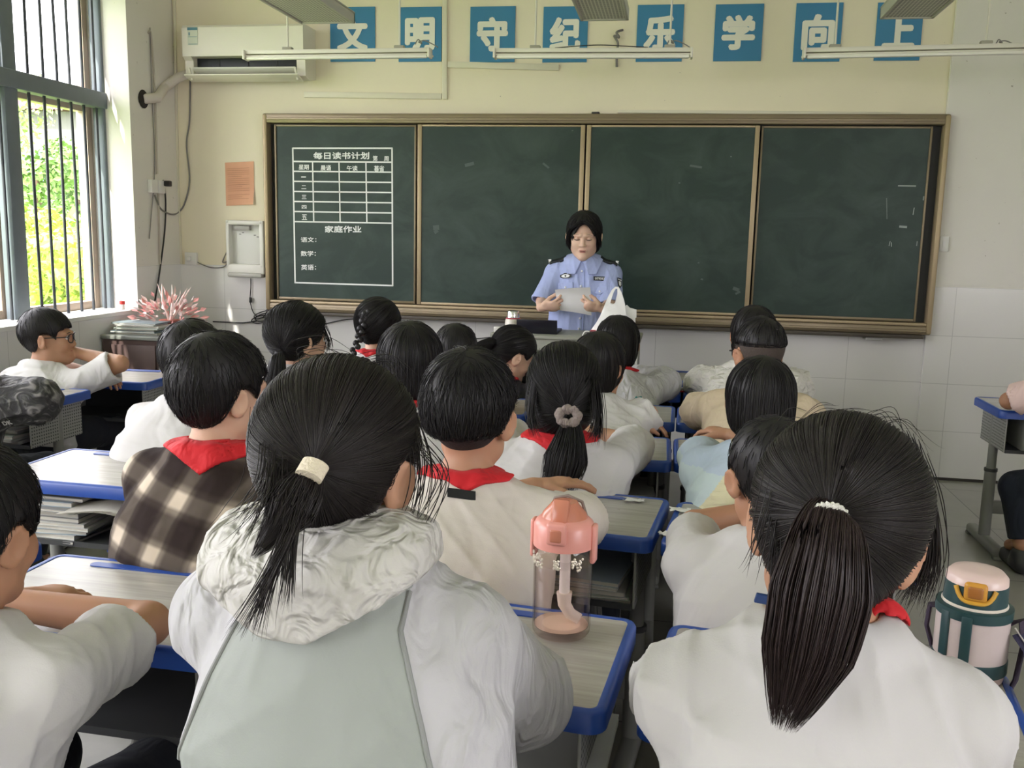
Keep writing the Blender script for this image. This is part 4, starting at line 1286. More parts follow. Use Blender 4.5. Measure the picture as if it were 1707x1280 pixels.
# paper scraps
def scrap(px, py, s, label):
    p = at_z(px, py, DH)
    rg = np.random.default_rng(int(px))
    n = 7; V = []
    for j in range(n):
        for i in range(n):
            V.append((p[0] + (i / (n - 1) - 0.5) * s * 1.6 + 0.004 * rg.normal(), p[1] + (j / (n - 1) - 0.5) * s + 0.003 * rg.normal(), DH + 0.002 + 0.006 * rg.random()))
    mb = MB().add(V, [(j * n + i, j * n + i + 1, (j + 1) * n + i + 1, (j + 1) * n + i) for j in range(n - 1) for i in range(n - 1)])
    tag(mb.build('paper_scrap', mat('tissue', (0.78, 0.78, 0.77), 0.9), None), label, 'paper')


scrap(1056, 836, 0.028, 'crumpled white scrap at the far edge of the desk with the pencil groove')
scrap(1134, 852, 0.035, 'flat white scrap in the desk corner by the bare arm')
scrap(1112, 893, 0.026, 'pale scrap at the near corner of the desk under the bare arm')

# ------------------------------------------------------------------ pink water bottle
def clear_mat(name, tint, edge=0.74):
    """thin clear plastic: rays pass straight through, deeper in colour where the wall is seen edge on"""
    w = N(name)
    lw = w.n('ShaderNodeLayerWeight'); lw.inputs[0].default_value = 0.5
    pw = w.n('ShaderNodeMath', operation='POWER'); pw.inputs[1].default_value = 4.0
    w.l(lw.outputs['Facing'], pw.inputs[0])
    mc = w.n('ShaderNodeMix', data_type='RGBA'); w.l(pw.outputs[0], mc.inputs[0])
    mc.inputs[6].default_value = (*tint, 1); mc.inputs[7].default_value = (*[edge * c for c in tint], 1)
    t = w.n('ShaderNodeBsdfTransparent'); w.l(mc.outputs[2], t.inputs[0])
    g = w.n('ShaderNodeBsdfGlossy'); g.inputs['Roughness'].default_value = 0.05
    fr = w.n('ShaderNodeMath', operation='MULTIPLY_ADD'); fr.inputs[1].default_value = 0.45; fr.inputs[2].default_value = 0.04
    w.l(pw.outputs[0], fr.inputs[0])
    ge = w.n('ShaderNodeNewGeometry'); on = w.n('ShaderNodeMath', operation='SUBTRACT'); on.inputs[0].default_value = 1.0; w.l(ge.outputs['Backfacing'], on.inputs[1])
    mu = w.n('ShaderNodeMath', operation='MULTIPLY'); w.l(fr.outputs[0], mu.inputs[0]); w.l(on.outputs[0], mu.inputs[1])
    mx = w.n('ShaderNodeMixShader'); w.l(mu.outputs[0], mx.inputs[0]); w.l(t.outputs[0], mx.inputs[1]); w.l(g.outputs[0], mx.inputs[2])
    w.l(mx.outputs[0], w.t.nodes['Material Output'].inputs['Surface'])
    return w.m


bz = DH + 0.0015
pb = at_z(935, 1052, bz)
dist = np.dot(pb - CAM, CF)
R_ = 0.5 * 97 * dist / FPX
Hb = 0.0
hb = np.array([pb[0], pb[1], 0.0])


def z_at(px, py):
    v = ray(px, py); k = ((hb[:2] - CAM[:2]) @ v[:2]) / (v[:2] @ v[:2])
    return CAM[2] + k * v[2]


ztop = z_at(938, 835) - bz
bt = thing('water_bottle', 'clear pink water bottle with straw standing on the near desk', 'bottle', (pb[0], pb[1], bz), math.radians(-8))
zs1 = z_at(938, 905) - bz
ri = R_
body = [(0.0, 0.0), (ri * 0.90, 0.0), (ri * 0.98, 0.006), (ri, 0.016), (ri, zs1 * 0.93), (ri * 0.93, zs1), (ri * 0.90, zs1), (ri * 0.97, zs1 * 0.92), (ri * 0.955, 0.02), (ri * 0.93, 0.014), (0.0, 0.014)]
MB().lathe(body, n=40).build('body', clear_mat('clear_rosy_plastic', (0.985, 0.945, 0.925)), bt, 50)
MB().lathe([(0.0, 0.0155), (ri * 0.94, 0.0165), (ri * 0.945, zs1 * 0.80), (0.0, zs1 * 0.80)], n=40).build('water', clear_mat('water', (0.97, 0.955, 0.96), 0.7), bt, 50)
MB().lathe([(0.0, 0.0156), (ri * 0.92, 0.0156), (ri * 0.92, 0.0162), (0.0, 0.0162)], n=40).build('base_disc', mat('peach_base', (0.84, 0.66, 0.55), 0.3), bt, 50)
M_pink = mat('coral_pink_plastic', (0.76, 0.33, 0.28), 0.3)
M_pink2 = mat('orange_coral_lid', (0.80, 0.30, 0.19), 0.22, **{'Transmission Weight': 0.35})
zc1 = z_at(938, 872) - bz
MB().lathe([(ri * 0.96, zs1 * 0.985), (ri * 1.03, zs1 * 0.99), (ri * 1.03, zc1), (ri * 0.96, zc1 + 0.006), (ri * 0.80, zc1 + 0.014), (0.0, zc1 + 0.016)], n=40).build('collar', M_pink, bt, 45)
lid = MB().lathe([(ri * 0.80, zc1 + 0.012), (ri * 0.74, zc1 + 0.02), (ri * 0.50, ztop - 0.006), (ri * 0.42, ztop), (0.0, ztop)], n=32).build('lid', M_pink2, bt, 45)
MB().box((0, -ri * 0.55, zc1 + 0.028), (0.030, 0.014, 0.045), bev=0.005, rot=Euler((-0.35, 0, 0)).to_matrix()).build('flap', M_pink2, lid)
lt = MB().box((0.0, -ri * 1.03, zc1 - 0.004), (0.036, 0.012, 0.040), bev=0.008, seg=3).build('latch', M_pink, bt)
MB().box((0.0, -ri * 1.10, zc1 - 0.006), (0.022, 0.008, 0.024), bev=0.006, seg=3).build('button', M_pink2, lt)
for s in (-1, 1):
    MB().box((s * ri * 1.04, 0, zc1 - 0.030), (0.010, 0.026, 0.070), bev=0.005, seg=3).build('handle_lug', M_pink, bt)
MB().tube([(-ri * 0.6, 0.015, zc1 + 0.01), (-ri * 0.45, 0.02, ztop - 0.002), (0, 0.022, ztop + 0.004), (ri * 0.5, 0.02, ztop - 0.004), (ri * 0.72, 0.015, zc1 + 0.008)], 0.003, 8).build('carry_loop', mat('smoky_loop', (0.22, 0.17, 0.15), 0.3), bt)
MB().tube([(0.004, 0.0, zs1 * 0.97), (0.004, 0.0, 0.065)], 0.0095, 14).build('straw', mat('frosted_straw', (0.80, 0.79, 0.78), 0.35), bt)
MB().tube([(0.004, 0.0, 0.075), (0.005, 0.0, 0.052), (0.016, 0.0, 0.036), (0.034, 0.0, 0.028)], [0.014, 0.012, 0.011, 0.010], 14).build('straw_tip', mat('cream_silicone', (0.78, 0.72, 0.66), 0.5), bt)
mb = MB()
for (a, w_, h_) in ((-62, 0.020, 0.020), (-38, 0.017, 0.022), (2, 0.010, 0.016), (42, 0.022, 0.022)):
    for k in range(22):
        t = math.radians(a) + (rng.random() - 0.5) * w_ / ri; zz = zs1 * 0.86 + (rng.random() - 0.5) * h_
        p = np.array([ri * 1.004 * math.sin(t), -ri * 1.004 * math.cos(t), zz])
        mb.ball(p, (0.0022, 0.0012, 0.0026), 6)
mb.build('stickers', mat('sparkling_sticker', (0.80, 0.72, 0.60), 0.2, 0.3), bt)

# ------------------------------------------------------------------ thermos in its sleeve on the near desk
pt = at_z(1612, 1122, DH)
d_ = np.dot(pt - CAM, CF)
R2 = 0.5 * 112 * d_ / FPX
hb = np.array([pt[0], pt[1], 0.0])
zz = lambda py, px=1625: z_at(px, py) - DH
z_band, z_rim, z_neck, z_cap, z_tp = 0.026, zz(1003), zz(985), zz(935 + 28), zz(945)
z_tp = zz(934) - 0.012
z_cap = zz(968)
z_rim = zz(1012)
fl = thing('insulated_flask', 'pink and dark green insulated flask in a strapped sleeve on the desk', 'flask', (pt[0], pt[1], DH + 0.0015), math.radians(-12))
M_rose = mat('rose_enamel', (0.66, 0.50, 0.46), 0.3)
M_teal = mat('dark_teal_trim', (0.014, 0.05, 0.055), 0.4)
M_sleeve = mat('pale_rose_sleeve', (0.56, 0.47, 0.455), 0.45, noise=0.12, nscale=16, bump=0.15, bscale=20)
M_wband = mat('dark_webbing', (0.035, 0.022, 0.045), 0.8, bump=0.3, bscale=240)
MB().lathe([(0.0, 0), (R2 * 0.95, 0), (R2 * 0.98, 0.012), (R2 * 0.98, 0.03)], n=40).build('base', M_rose, fl)
MB().lathe([(R2 * 0.99, 0.012), (R2 * 1.03, 0.014), (R2 * 1.03, 0.034), (R2 * 0.99, 0.036)], n=40).build('sleeve_band', M_teal, fl)
sl = MB().lathe([(R2, 0.034), (R2, z_rim), (R2 * 0.93, z_rim), (R2 * 0.93, 0.034)], n=40).build('sleeve', M_sleeve, fl)
MB().lathe([(R2 * 0.92, z_rim - 0.008), (R2 * 1.04, z_rim - 0.010), (R2 * 1.05, z_rim + 0.006), (R2 * 0.92, z_rim + 0.008)], n=40).build('sleeve_rim', M_teal, fl)
for a in (-50, -14):
    t = math.radians(a); c = (R2 * math.sin(t), -R2 * math.cos(t), (z_rim + 0.04) / 2)
    MB().box(c, (0.016, 0.007, z_rim - 0.04), rz=t, bev=0.002).build('sleeve_stripe', M_teal, sl)
MB().lathe([(R2 * 0.90, z_rim - 0.02), (R2 * 0.90, z_rim + 0.010), (R2 * 0.86, z_rim + 0.013), (0, z_rim + 0.013)], n=40).build('neck', mat('cream_neck', (0.66, 0.60, 0.52), 0.3), fl)
MB().lathe([(R2 * 0.87, z_rim + 0.012), (R2 * 0.85, z_cap), (0, z_cap)], n=40).build('cap', M_teal, fl)
MB().lathe([(R2 * 0.85, z_cap - 0.003), (R2 * 0.83, z_cap + (z_tp - z_cap) * 0.45), (R2 * 0.70, z_cap + (z_tp - z_cap) * 0.82), (R2 * 0.45, z_tp - 0.002), (0.0, z_tp)], n=40).build('dome', M_rose, fl, 60)
t = math.radians(-6); zb_ = (z_rim + 0.02 + z_cap) / 2 + 0.004
lt = MB().box((R2 * 0.85 * math.sin(t), -R2 * 0.85 * math.cos(t), zb_ + 0.004), (0.034, 0.012, 0.031), rz=t, bev=0.008, seg=3).build('latch', mat('amber_latch', (0.55, 0.26, 0.035), 0.3), fl)
MB().box((R2 * 0.915 * math.sin(t), -R2 * 0.915 * math.cos(t), zb_ + 0.004), (0.024, 0.008, 0.021), rz=t, bev=0.006, seg=3).build('button', mat('brown_button', (0.34, 0.13, 0.03), 0.25), lt)
mb = MB(); arc = []
for k in range(15):
    u = (k / 14 - 0.5) * 2; tt = t + u * 0.62
    arc.append((R2 * 0.90 * math.sin(tt), -R2 * 0.90 * math.cos(tt), zb_ - 0.014 + 0.022 * u ** 4))
mb.tube(arc, 0.0036, 8).build('lock_ring', mat('yellow_lock_ring', (0.62, 0.34, 0.04), 0.35), fl)
sx = R2
MB().tube([(sx * 1.0, 0.0, z_rim - 0.02), (sx * 1.25, -0.005, z_rim - 0.01), (sx * 1.35, -0.008, z_rim - 0.05), (sx * 1.25, -0.01, z_rim - 0.11), (sx * 1.10, -0.01, z_rim - 0.135)], 0.013, 10, flat=0.3).build('strap_loop', M_wband, fl)
MB().tube([(-sx * 0.98, 0.015, z_rim - 0.012), (-sx * 1.16, 0.015, z_rim - 0.014), (-sx * 1.20, 0.015, z_rim - 0.05), (-sx * 1.0, 0.015, z_rim - 0.085)], 0.011, 10, flat=0.35).build('strap_loop', M_wband, fl)
mb = MB()
w0 = [(sx * 1.25, -0.012, z_rim - 0.03), (sx * 1.55, -0.03, z_rim - 0.05), (sx * 1.75, -0.06, z_rim - 0.115), (sx * 2.2, -0.09, 0.06), (sx * 2.6, -0.12, 0.012)]
mb.tube(w0, 0.020, 10, flat=0.18)
st_ = mb.build('strap', mat('navy_webbing', (0.02, 0.018, 0.05), 0.8, bump=0.3, bscale=240), fl)
for s in (-1, 1):
    MB().tube([(a + s * 0.010, b - 0.0045, c + 0.004 - s * 0.006) for a, b, c in w0], 0.0012, 6).build('piping', mat('pale_piping', (0.55, 0.52, 0.50), 0.7), st_)

# clear drink bottle on the floor by the stool
p = at_z(219, 1222, 0.0)
fb = thing('drink_bottle', 'clear plastic drink bottle standing on the floor under the near desk', 'bottle', (p[0], p[1], 0.001))
MB().lathe([(0, 0), (0.030, 0.0), (0.034, 0.006), (0.034, 0.14), (0.028, 0.17), (0.013, 0.20), (0.013, 0.215), (0.011, 0.215), (0.011, 0.2), (0.026, 0.168), (0.032, 0.138), (0.032, 0.008), (0, 0.006)], n=24).build('body', clear_mat('clear_bottle', (0.97, 0.98, 0.98)), fb, 50)
MB().lathe([(0.0145, 0.205), (0.0145, 0.222), (0, 0.222)], n=18).build('cap', M_sock, fb)

# ================================================================== people: bodies, clothes and hair as smooth blended surfaces
Q = 1.0                                           # 1 = full detail


def nv(v):
    v = np.asarray(v, float)
    return v / (np.linalg.norm(v) + 1e-12)


def smin(a, b, k):
    if k <= 0:
        return np.minimum(a, b)
    h = np.clip(0.5 + 0.5 * (b - a) / k, 0, 1)
    return b + (a - b) * h - k * h * (1 - h)


def smax(a, b, k):
    return -smin(-a, -b, k)


class Field:
    """an implicit solid: ordered list of blended shapes; mesh() walks its surface"""

    def __init__(self, warp=None):
        self.ops, self.warp = [], warp

    def _op(self, kind, fn, k, lo, hi):
        self.ops.append((kind, fn, k, np.asarray(lo, float), np.asarray(hi, float)))
        return self

    def cone(self, a, b, ra, rb, k=0.02, kind='u', cut=None):
        a, b = np.asarray(a, float), np.asarray(b, float)
        d = b - a; L2 = d @ d + 1e-12

        def fn(P):
            q = P - a
            t = np.clip((q @ d) / L2, 0, 1)
            r = np.linalg.norm(q - t[:, None] * d, axis=1) - (ra + (rb - ra) * t)
            if cut is not None:
                r = np.maximum(r, (P - cut[0]) @ cut[1])
            return r
        m = max(ra, rb)
        return self._op(kind, fn, k, np.minimum(a, b) - m, np.maximum(a, b) + m)

    def ell(self, c, r, R=None, k=0.02, kind='u'):
        c, r = np.asarray(c, float), np.asarray(r, float)

        def fn(P):
            q = P - c
            if R is not None:
                q = q @ R
            k0 = np.linalg.norm(q / r, axis=1); k1 = np.linalg.norm(q / (r * r), axis=1) + 1e-9
            return np.where(k0 > 1e-6, k0 * (k0 - 1) / k1, -r.min())
        m = r.max()
        return self._op(kind, fn, k, c - m, c + m)

    def trunk(self, pts, rx, ry, X, k=0.02, e=2.4, cap=0.05, kind='u'):
        """a swept oval section: PTS from pelvis to neck, half widths RX, half depths RY, body sideways axis X"""
        pts = np.asarray(pts, float); rx = np.asarray(rx, float); ry = np.asarray(ry, float)
        A = pts[-1] - pts[0]; Ln = np.linalg.norm(A); A = A / Ln
        X = nv(np.asarray(X) - A * np.dot(X, A)); Bk = np.cross(A, X)
        ts = (pts - pts[0]) @ A / Ln; tk = np.linspace(0, 1, len(rx))

        def fn(P):
            tu = (P - pts[0]) @ A / Ln
            t = np.clip(tu, 0, 1)
            c = np.stack([np.interp(t, ts, pts[:, i]) for i in range(3)], 1)
            q = P - c
            x, y, z = q @ X, q @ Bk, (tu - t) * Ln
            a, b = np.interp(t, tk, rx), np.interp(t, tk, ry)
            f = (np.abs(x / a) ** e + np.abs(y / b) ** e + np.abs(z / cap) ** e) ** (1 / e)
            return (f - 1) * np.minimum(a, b) * 0.92
        m = max(rx.max(), ry.max()) + 0.02
        return self._op(kind, fn, k, pts.min(0) - m, pts.max(0) + m)

    def fn(self, f, kind='i', k=0.004, lo=(-9, -9, -9), hi=(9, 9, 9)):
        return self._op(kind, f, k, lo, hi)

    def __call__(self, P, lo=None, hi=None, mg=0.0):
        P = np.asarray(P, float)
        if self.warp is not None:
            P = P + self.warp(P)
        d = None
        for kind, fn, k, a, b in self.ops:
            if lo is not None and (np.any(a > hi + mg + k) or np.any(b < lo - mg - k)):
                if kind == 'i':
                    return None
                continue
            if kind == 'u':
                x = fn(P)
                d = x if d is None else smin(d, x, k)
            elif d is not None:
                x = fn(P)
                d = smax(d, -x if kind == 's' else x, k)
        return d

    def grad(self, P, h=0.0015):
        g = np.stack([self(P + np.eye(3)[i] * h) - self(P - np.eye(3)[i] * h) for i in range(3)], 1)
        return g / (np.linalg.norm(g, axis=1)[:, None] + 1e-9)

    def snap(self, P, off=0.0, it=3):
        for _ in range(it):
            P = P - self.grad(P) * (self(P) - off)[:, None]
        return P

    def mesh(self, res):
        res = res / Q
        us = [o for o in self.ops if o[0] == 'u']
        lo = np.min([o[3] for o in us], 0) - 3 * res; hi = np.max([o[4] for o in us], 0) + 3 * res
        n = np.ceil((hi - lo) / res).astype(int) + 1
        G = np.full(n, 1.0, np.float32)
        B = 14
        for i in range(0, n[0], B):
            for j in range(0, n[1], B):
                for k in range(0, n[2], B):
                    e = np.minimum([i + B, j + B, k + B], n)
                    l = lo + np.array([i, j, k]) * res; h = lo + (e - 1) * res
                    # a cheap look at the block's centre first
                    c = ((l + h) / 2)[None]; rad = np.linalg.norm(h - l) / 2
                    dc = self(c, l, h, 2.5 * res)
                    if dc is None:
                        continue
                    if dc[0] > 2.2 * rad + 0.03:
                        continue
                    if dc[0] < -2.0 * rad - 0.02:
                        G[i:e[0], j:e[1], k:e[2]] = -1.0
                        continue
                    g = np.stack(np.meshgrid(*[lo[a] + np.arange((i, j, k)[a], e[a]) * res for a in range(3)], indexing='ij'), -1).reshape(-1, 3)
                    d = self(g, l, h, 2.5 * res)
                    if d is not None:
                        G[i:e[0], j:e[1], k:e[2]] = d.reshape(e - np.array([i, j, k]))
        return nets(G, lo, res)


_CO = np.array([(0, 0, 0), (1, 0, 0), (0, 1, 0), (1, 1, 0), (0, 0, 1), (1, 0, 1), (0, 1, 1), (1, 1, 1)])
_ED = [(0, 1), (2, 3), (4, 5), (6, 7), (0, 2), (1, 3), (4, 6), (5, 7), (0, 4), (1, 5), (2, 6), (3, 7)]


def nets(G, lo, res):
    ins = G < 0
    s = np.zeros(np.array(G.shape) - 1, np.uint8)
    for c in _CO:
        s += ins[c[0]:G.shape[0] - 1 + c[0], c[1]:G.shape[1] - 1 + c[1], c[2]:G.shape[2] - 1 + c[2]]
    act = np.argwhere((s > 0) & (s < 8))
    idx = np.full(s.shape, -1, np.int32)
    idx[act[:, 0], act[:, 1], act[:, 2]] = np.arange(len(act))
    val = np.stack([G[act[:, 0] + c[0], act[:, 1] + c[1], act[:, 2] + c[2]] for c in _CO], 1).astype(float)
    acc = np.zeros((len(act), 3)); cnt = np.zeros(len(act))
    for a, b in _ED:
        va, vb = val[:, a], val[:, b]
        m = (va < 0) != (vb < 0)
        t = np.where(m, va / np.where(m, va - vb, 1), 0)
        acc += np.where(m[:, None], _CO[a] + t[:, None] * (_CO[b] - _CO[a]), 0); cnt += m
    V = lo + (act + acc / cnt[:, None]) * res
    F = []
    for ax in range(3):
        sl0 = [slice(1, -1)] * 3; sl1 = [slice(1, -1)] * 3
        sl0[ax] = slice(0, -1); sl1[ax] = slice(1, None)
        a, b = ins[tuple(sl0)], ins[tuple(sl1)]
        e = np.argwhere(a != b)
        off = np.ones(3, int); off[ax] = 0
        e = e + off
        u, w = [x for x in range(3) if x != ax]
        q = []
        for du, dw in ((-1, -1), (0, -1), (0, 0), (-1, 0)):
            c = e.copy(); c[:, u] += du; c[:, w] += dw
            q.append(idx[c[:, 0], c[:, 1], c[:, 2]])
        q = np.stack(q, 1)
        flip = ins[e[:, 0], e[:, 1], e[:, 2]]
        if ax == 1:
            flip = ~flip
        q[~flip] = q[~flip][:, ::-1]
        F.append(q[(q >= 0).all(1)])
    return V, np.concatenate(F)


def raw_obj(name, V, F, m, parent, smooth=True):
    me = bpy.data.meshes.new(name)
    F = np.asarray(F, np.int32); k = F.shape[1]
    me.vertices.add(len(V)); me.vertices.foreach_set('co', np.asarray(V, np.float32).ravel())
    me.loops.add(F.size); me.loops.foreach_set('vertex_index', F.ravel())
    me.polygons.add(len(F)); me.polygons.foreach_set('loop_start', np.arange(0, F.size, k, dtype=np.int32))
    me.update(calc_edges=True)
    me.validate()
    if smooth:
        me.shade_smooth()
    me.materials.append(m)
    o = bpy.data.objects.new(name, me)
    COL.objects.link(o)
    o.parent = parent
    return o


def strand_geo(P, r, sides=3):
    """P: strands x points x 3; r: root radius (per strand), tapering to the tip"""
    S, n, _ = P.shape
    T = np.gradient(P, axis=1); T /= np.linalg.norm(T, axis=2, keepdims=True) + 1e-12
    ref = np.zeros_like(T); ref[..., 0] = 0.31; ref[..., 1] = 0.57; ref[..., 2] = 0.76
    u = np.cross(T, ref); u /= np.linalg.norm(u, axis=2, keepdims=True) + 1e-9
    w = np.cross(T, u)
    s = np.linspace(0, 1, n)
    prof = np.minimum(1, 0.6 + 2 * s) * np.clip((1.02 - s) / 0.35, 0.12, 1)
    R = np.asarray(r).reshape(-1, 1) * prof[None]
    a = np.arange(sides) * 2 * PI / sides
    V = P[:, :, None, :] + R[:, :, None, None] * (np.cos(a)[None, None, :, None] * u[:, :, None, :] + np.sin(a)[None, None, :, None] * w[:, :, None, :])
    i = np.arange(S * n * sides).reshape(S, n, sides)
    A, Bq = i[:, :-1], i[:, 1:]
    F = np.stack([A, np.roll(A, -1, 2), np.roll(Bq, -1, 2), Bq], -1).reshape(-1, 4)
    return V.reshape(-1, 3), F


def join_geo(*g):
    V, F, o = [], [], 0
    for v, f in g:
        V.append(v); F.append(np.asarray(f) + o); o += len(v)
    return np.concatenate(V), np.concatenate(F)


# ------------------------------------------------------------------ materials of people
def skin(name, col):
    w = N(name)
    w.set(Base_Color=col, Roughness=0.55, **{'Subsurface Weight': 0.12, 'Subsurface Scale': 0.01, 'Specular IOR Level': 0.35})
    w.b.inputs['Subsurface Radius'].default_value = (1.0, 0.35, 0.2)
    tc = w.n('ShaderNodeTexCoord')
    nz = w.n('ShaderNodeTexNoise', i_Scale=9.0, i_Detail=4.0); w.l(tc.outputs['Object'], nz.inputs['Vector'])
    mx = w.n('ShaderNodeMix', data_type='RGBA')
    mx.inputs[6].default_value = (*[c * 0.9 for c in col], 1); mx.inputs[7].default_value = (min(1, col[0] * 1.08), col[1] * 1.04, col[2] * 1.02, 1)
    w.l(nz.outputs['Fac'], mx.inputs[0]); w.l(mx.outputs[2], w.b.inputs['Base Color'])
    return w.m


M_skin = skin('tan_skin', (0.47, 0.262, 0.165))
M_skin2 = skin('light_skin', (0.60, 0.385, 0.275))
M_skin3 = skin('warm_skin', (0.43, 0.225, 0.135))


def hair_mat(name, col, rough=0.46):
    w = N(name)
    w.set(Base_Color=col, Roughness=rough, **{'Specular IOR Level': 0.28})
    tc = w.n('ShaderNodeTexCoord')
    nz = w.n('ShaderNodeTexNoise', i_Scale=120.0, i_Detail=3.0); w.l(tc.outputs['Object'], nz.inputs['Vector'])
    mx = w.n('ShaderNodeMix', data_type='RGBA')
    mx.inputs[6].default_value = (*[c * 0.6 for c in col], 1); mx.inputs[7].default_value = (*[c * 1.7 for c in col], 1)
    w.l(nz.outputs['Fac'], mx.inputs[0]); w.l(mx.outputs[2], w.b.inputs['Base Color'])
    return w.m


M_hair = hair_mat('black_hair', (0.0105, 0.0095, 0.0095))
M_hair2 = hair_mat('soft_black_hair', (0.016, 0.013, 0.012), 0.42)
M_stub = mat('short_clipped_hair', (0.055, 0.040, 0.032), 0.8, noise=0.3, nscale=160, bump=0.3, bscale=300)
M_red = cloth('red_neckerchief', (0.56, 0.018, 0.025), 0.3, 22, rough=0.7)
M_trou = cloth('navy_school_trousers', (0.018, 0.020, 0.028), 0.25)
M_shoe = mat('dark_shoe', (0.03, 0.03, 0.032), 0.5)
M_lip = mat('lip', (0.42, 0.14, 0.12), 0.45)
M_eyew = mat('eye_white', (0.72, 0.70, 0.68), 0.2)
M_eyed = mat('dark_iris', (0.012, 0.008, 0.006), 0.1)
M_brow = mat('dark_brow', (0.02, 0.015, 0.012), 0.7)


def rot_ypr(yaw, pitch=0.0, roll=0.0):
    """columns = sideways, forward, up; yaw turns to the person's left, pitch nods down, roll tips to the right"""
    return np.array((Matrix.Rotation(math.radians(yaw), 3, 'Z') @ Matrix.Rotation(math.radians(-pitch), 3, 'X') @ Matrix.Rotation(math.radians(roll), 3, 'Y')))


def hand(f, w, d, n, side, s=1.0, curl=0.5, spread=0.10, thumb=0.75):
    """palm, four fingers of their own lengths and a thumb, grown from the wrist W along D with the palm facing N; SIDE +1: thumb on cross(d, n) side"""
    d, n = nv(d), nv(n); n = nv(n - d * (n @ d)); x = np.cross(d, n) * side
    c = w + d * 0.045 * s
    R = np.stack([x, d, n], 1)
    f.ell(c, (0.034 * s, 0.046 * s, 0.014 * s), R, 0.014)
    f.cone(w - d * 0.012 * s, w + d * 0.02 * s, 0.020 * s, 0.018 * s, 0.014)
    L = [0.062, 0.070, 0.065, 0.050]
    for i in range(4):
        o = (1.5 - i) * 0.0175 * s
        b = w + d * (0.080 - 0.004 * abs(i - 1.3)) * s + x * o
        dd = nv(d + x * (1.5 - i) * spread); r = 0.0078 * s * (1 - 0.06 * abs(i - 1))
        p = b - dd * 0.012 * s
        for j, (fr, cu) in enumerate(((0.45, 0.55), (0.32, 1.0), (0.25, 0.7))):
            ang = curl * cu
            dd = nv(dd * math.cos(ang) + n * math.sin(ang))
            q = p + dd * (L[i] * fr * s + (0.012 * s if j == 0 else 0))
            f.cone(p, q, r, r * 0.93, 0.005 if j else 0.008)
            p = q; r *= 0.93
    b = w + d * 0.020 * s + x * 0.024 * s
    p1 = b + nv(x * thumb + d * 0.65 + n * (0.25 + 0.75 - thumb)) * 0.036 * s
    p2 = p1 + nv(x * 0.4 * thumb + d * 0.9 + n * 0.35 * (0.5 + curl)) * 0.030 * s
    p3 = p2 + nv(x * 0.05 + d * 0.9 + n * 0.5 * (0.4 + curl)) * 0.022 * s
    f.cone(b, p1, 0.0125 * s, 0.0098 * s, 0.012); f.cone(p1, p2, 0.0095 * s, 0.0088 * s, 0.005); f.cone(p2, p3, 0.0085 * s, 0.007 * s, 0.004)


def head_shape(f, H, R, s, face=True, open_ear=True, wide=1.0):
    T = lambda x, y, z: H + R @ (np.array([x * wide, y, z]) * s)
    E = lambda c, r, k=0.02, kind='u', rot=None: f.ell(T(*c), np.array(r) * s, R if rot is None else R @ rot, k, kind)
    E((0, -0.010, 0.022), (0.073 * wide, 0.092, 0.086), 0.02)
    E((0, 0.030, -0.030), (0.057 * wide, 0.055, 0.072), 0.03)
    f.cone(T(-0.040, 0.012, -0.062), T(-0.008, 0.066, -0.090), 0.022 * s, 0.017 * s, 0.03)
    f.cone(T(0.040, 0.012, -0.062), T(0.008, 0.066, -0.090), 0.022 * s, 0.017 * s, 0.03)
    if face:
        for x in (-1, 1):
            E((x * 0.034, 0.060, -0.028), (0.024, 0.020, 0.024), 0.02)
            E((x * 0.030, 0.0905, 0.006), (0.017, 0.012, 0.0085), 0.012, 's')
            f.cone(T(x * 0.012, 0.088, 0.022), T(x * 0.045, 0.074, 0.022), 0.008 * s, 0.007 * s, 0.016)
        f.cone(T(0, 0.083, 0.010), T(0, 0.098, -0.026), 0.0075 * s, 0.0105 * s, 0.010)
        for x in (-1, 1):
            E((x * 0.011, 0.091, -0.030), (0.0075, 0.008, 0.006), 0.006)
        E((0, 0.083, -0.056), (0.021, 0.010, 0.011), 0.010)
        E((0, 0.078, -0.088), (0.016, 0.013, 0.013), 0.016)
    for x in (-1, 1):
        rt = np.array(Euler((math.radians(-12), math.radians(x * 8), math.radians(x * -34))).to_matrix())
        E((x * 0.083, -0.010, -0.008), (0.0078, 0.0205, 0.032), 0.006, 'u', rt)
        E((x * 0.0905, -0.008, -0.005), (0.0045, 0.011, 0.019), 0.005, 's', rt)
        E((x * 0.075, -0.002, -0.031), (0.006, 0.009, 0.011), 0.006)


HL = ((-0.11, -0.06), (-0.055, -0.064), (-0.028, -0.04), (-0.006, 0.010), (0.030, 0.018), (0.045, 0.0), (0.055, 0.035), (0.075, 0.058), (0.12, 0.060))
HL_BOB = ((-0.11, -0.095), (-0.04, -0.095), (-0.01, -0.085), (0.02, -0.06), (0.045, -0.02), (0.056, 0.03), (0.075, 0.050), (0.12, 0.052))
HL_PONY = ((-0.11, -0.072), (-0.055, -0.076), (-0.034, -0.05), (-0.026, -0.004), (-0.014, 0.026), (0.018, 0.026), (0.032, 0.012), (0.045, 0.005), (0.055, 0.035), (0.075, 0.060), (0.12, 0.066))
HL_BOY = ((-0.11, -0.062), (-0.06, -0.068), (-0.036, -0.05), (-0.024, -0.010), (-0.010, 0.022), (0.012, 0.024), (0.030, 0.010), (0.042, 0.002), (0.050, 0.030), (0.075, 0.045), (0.12, 0.047))


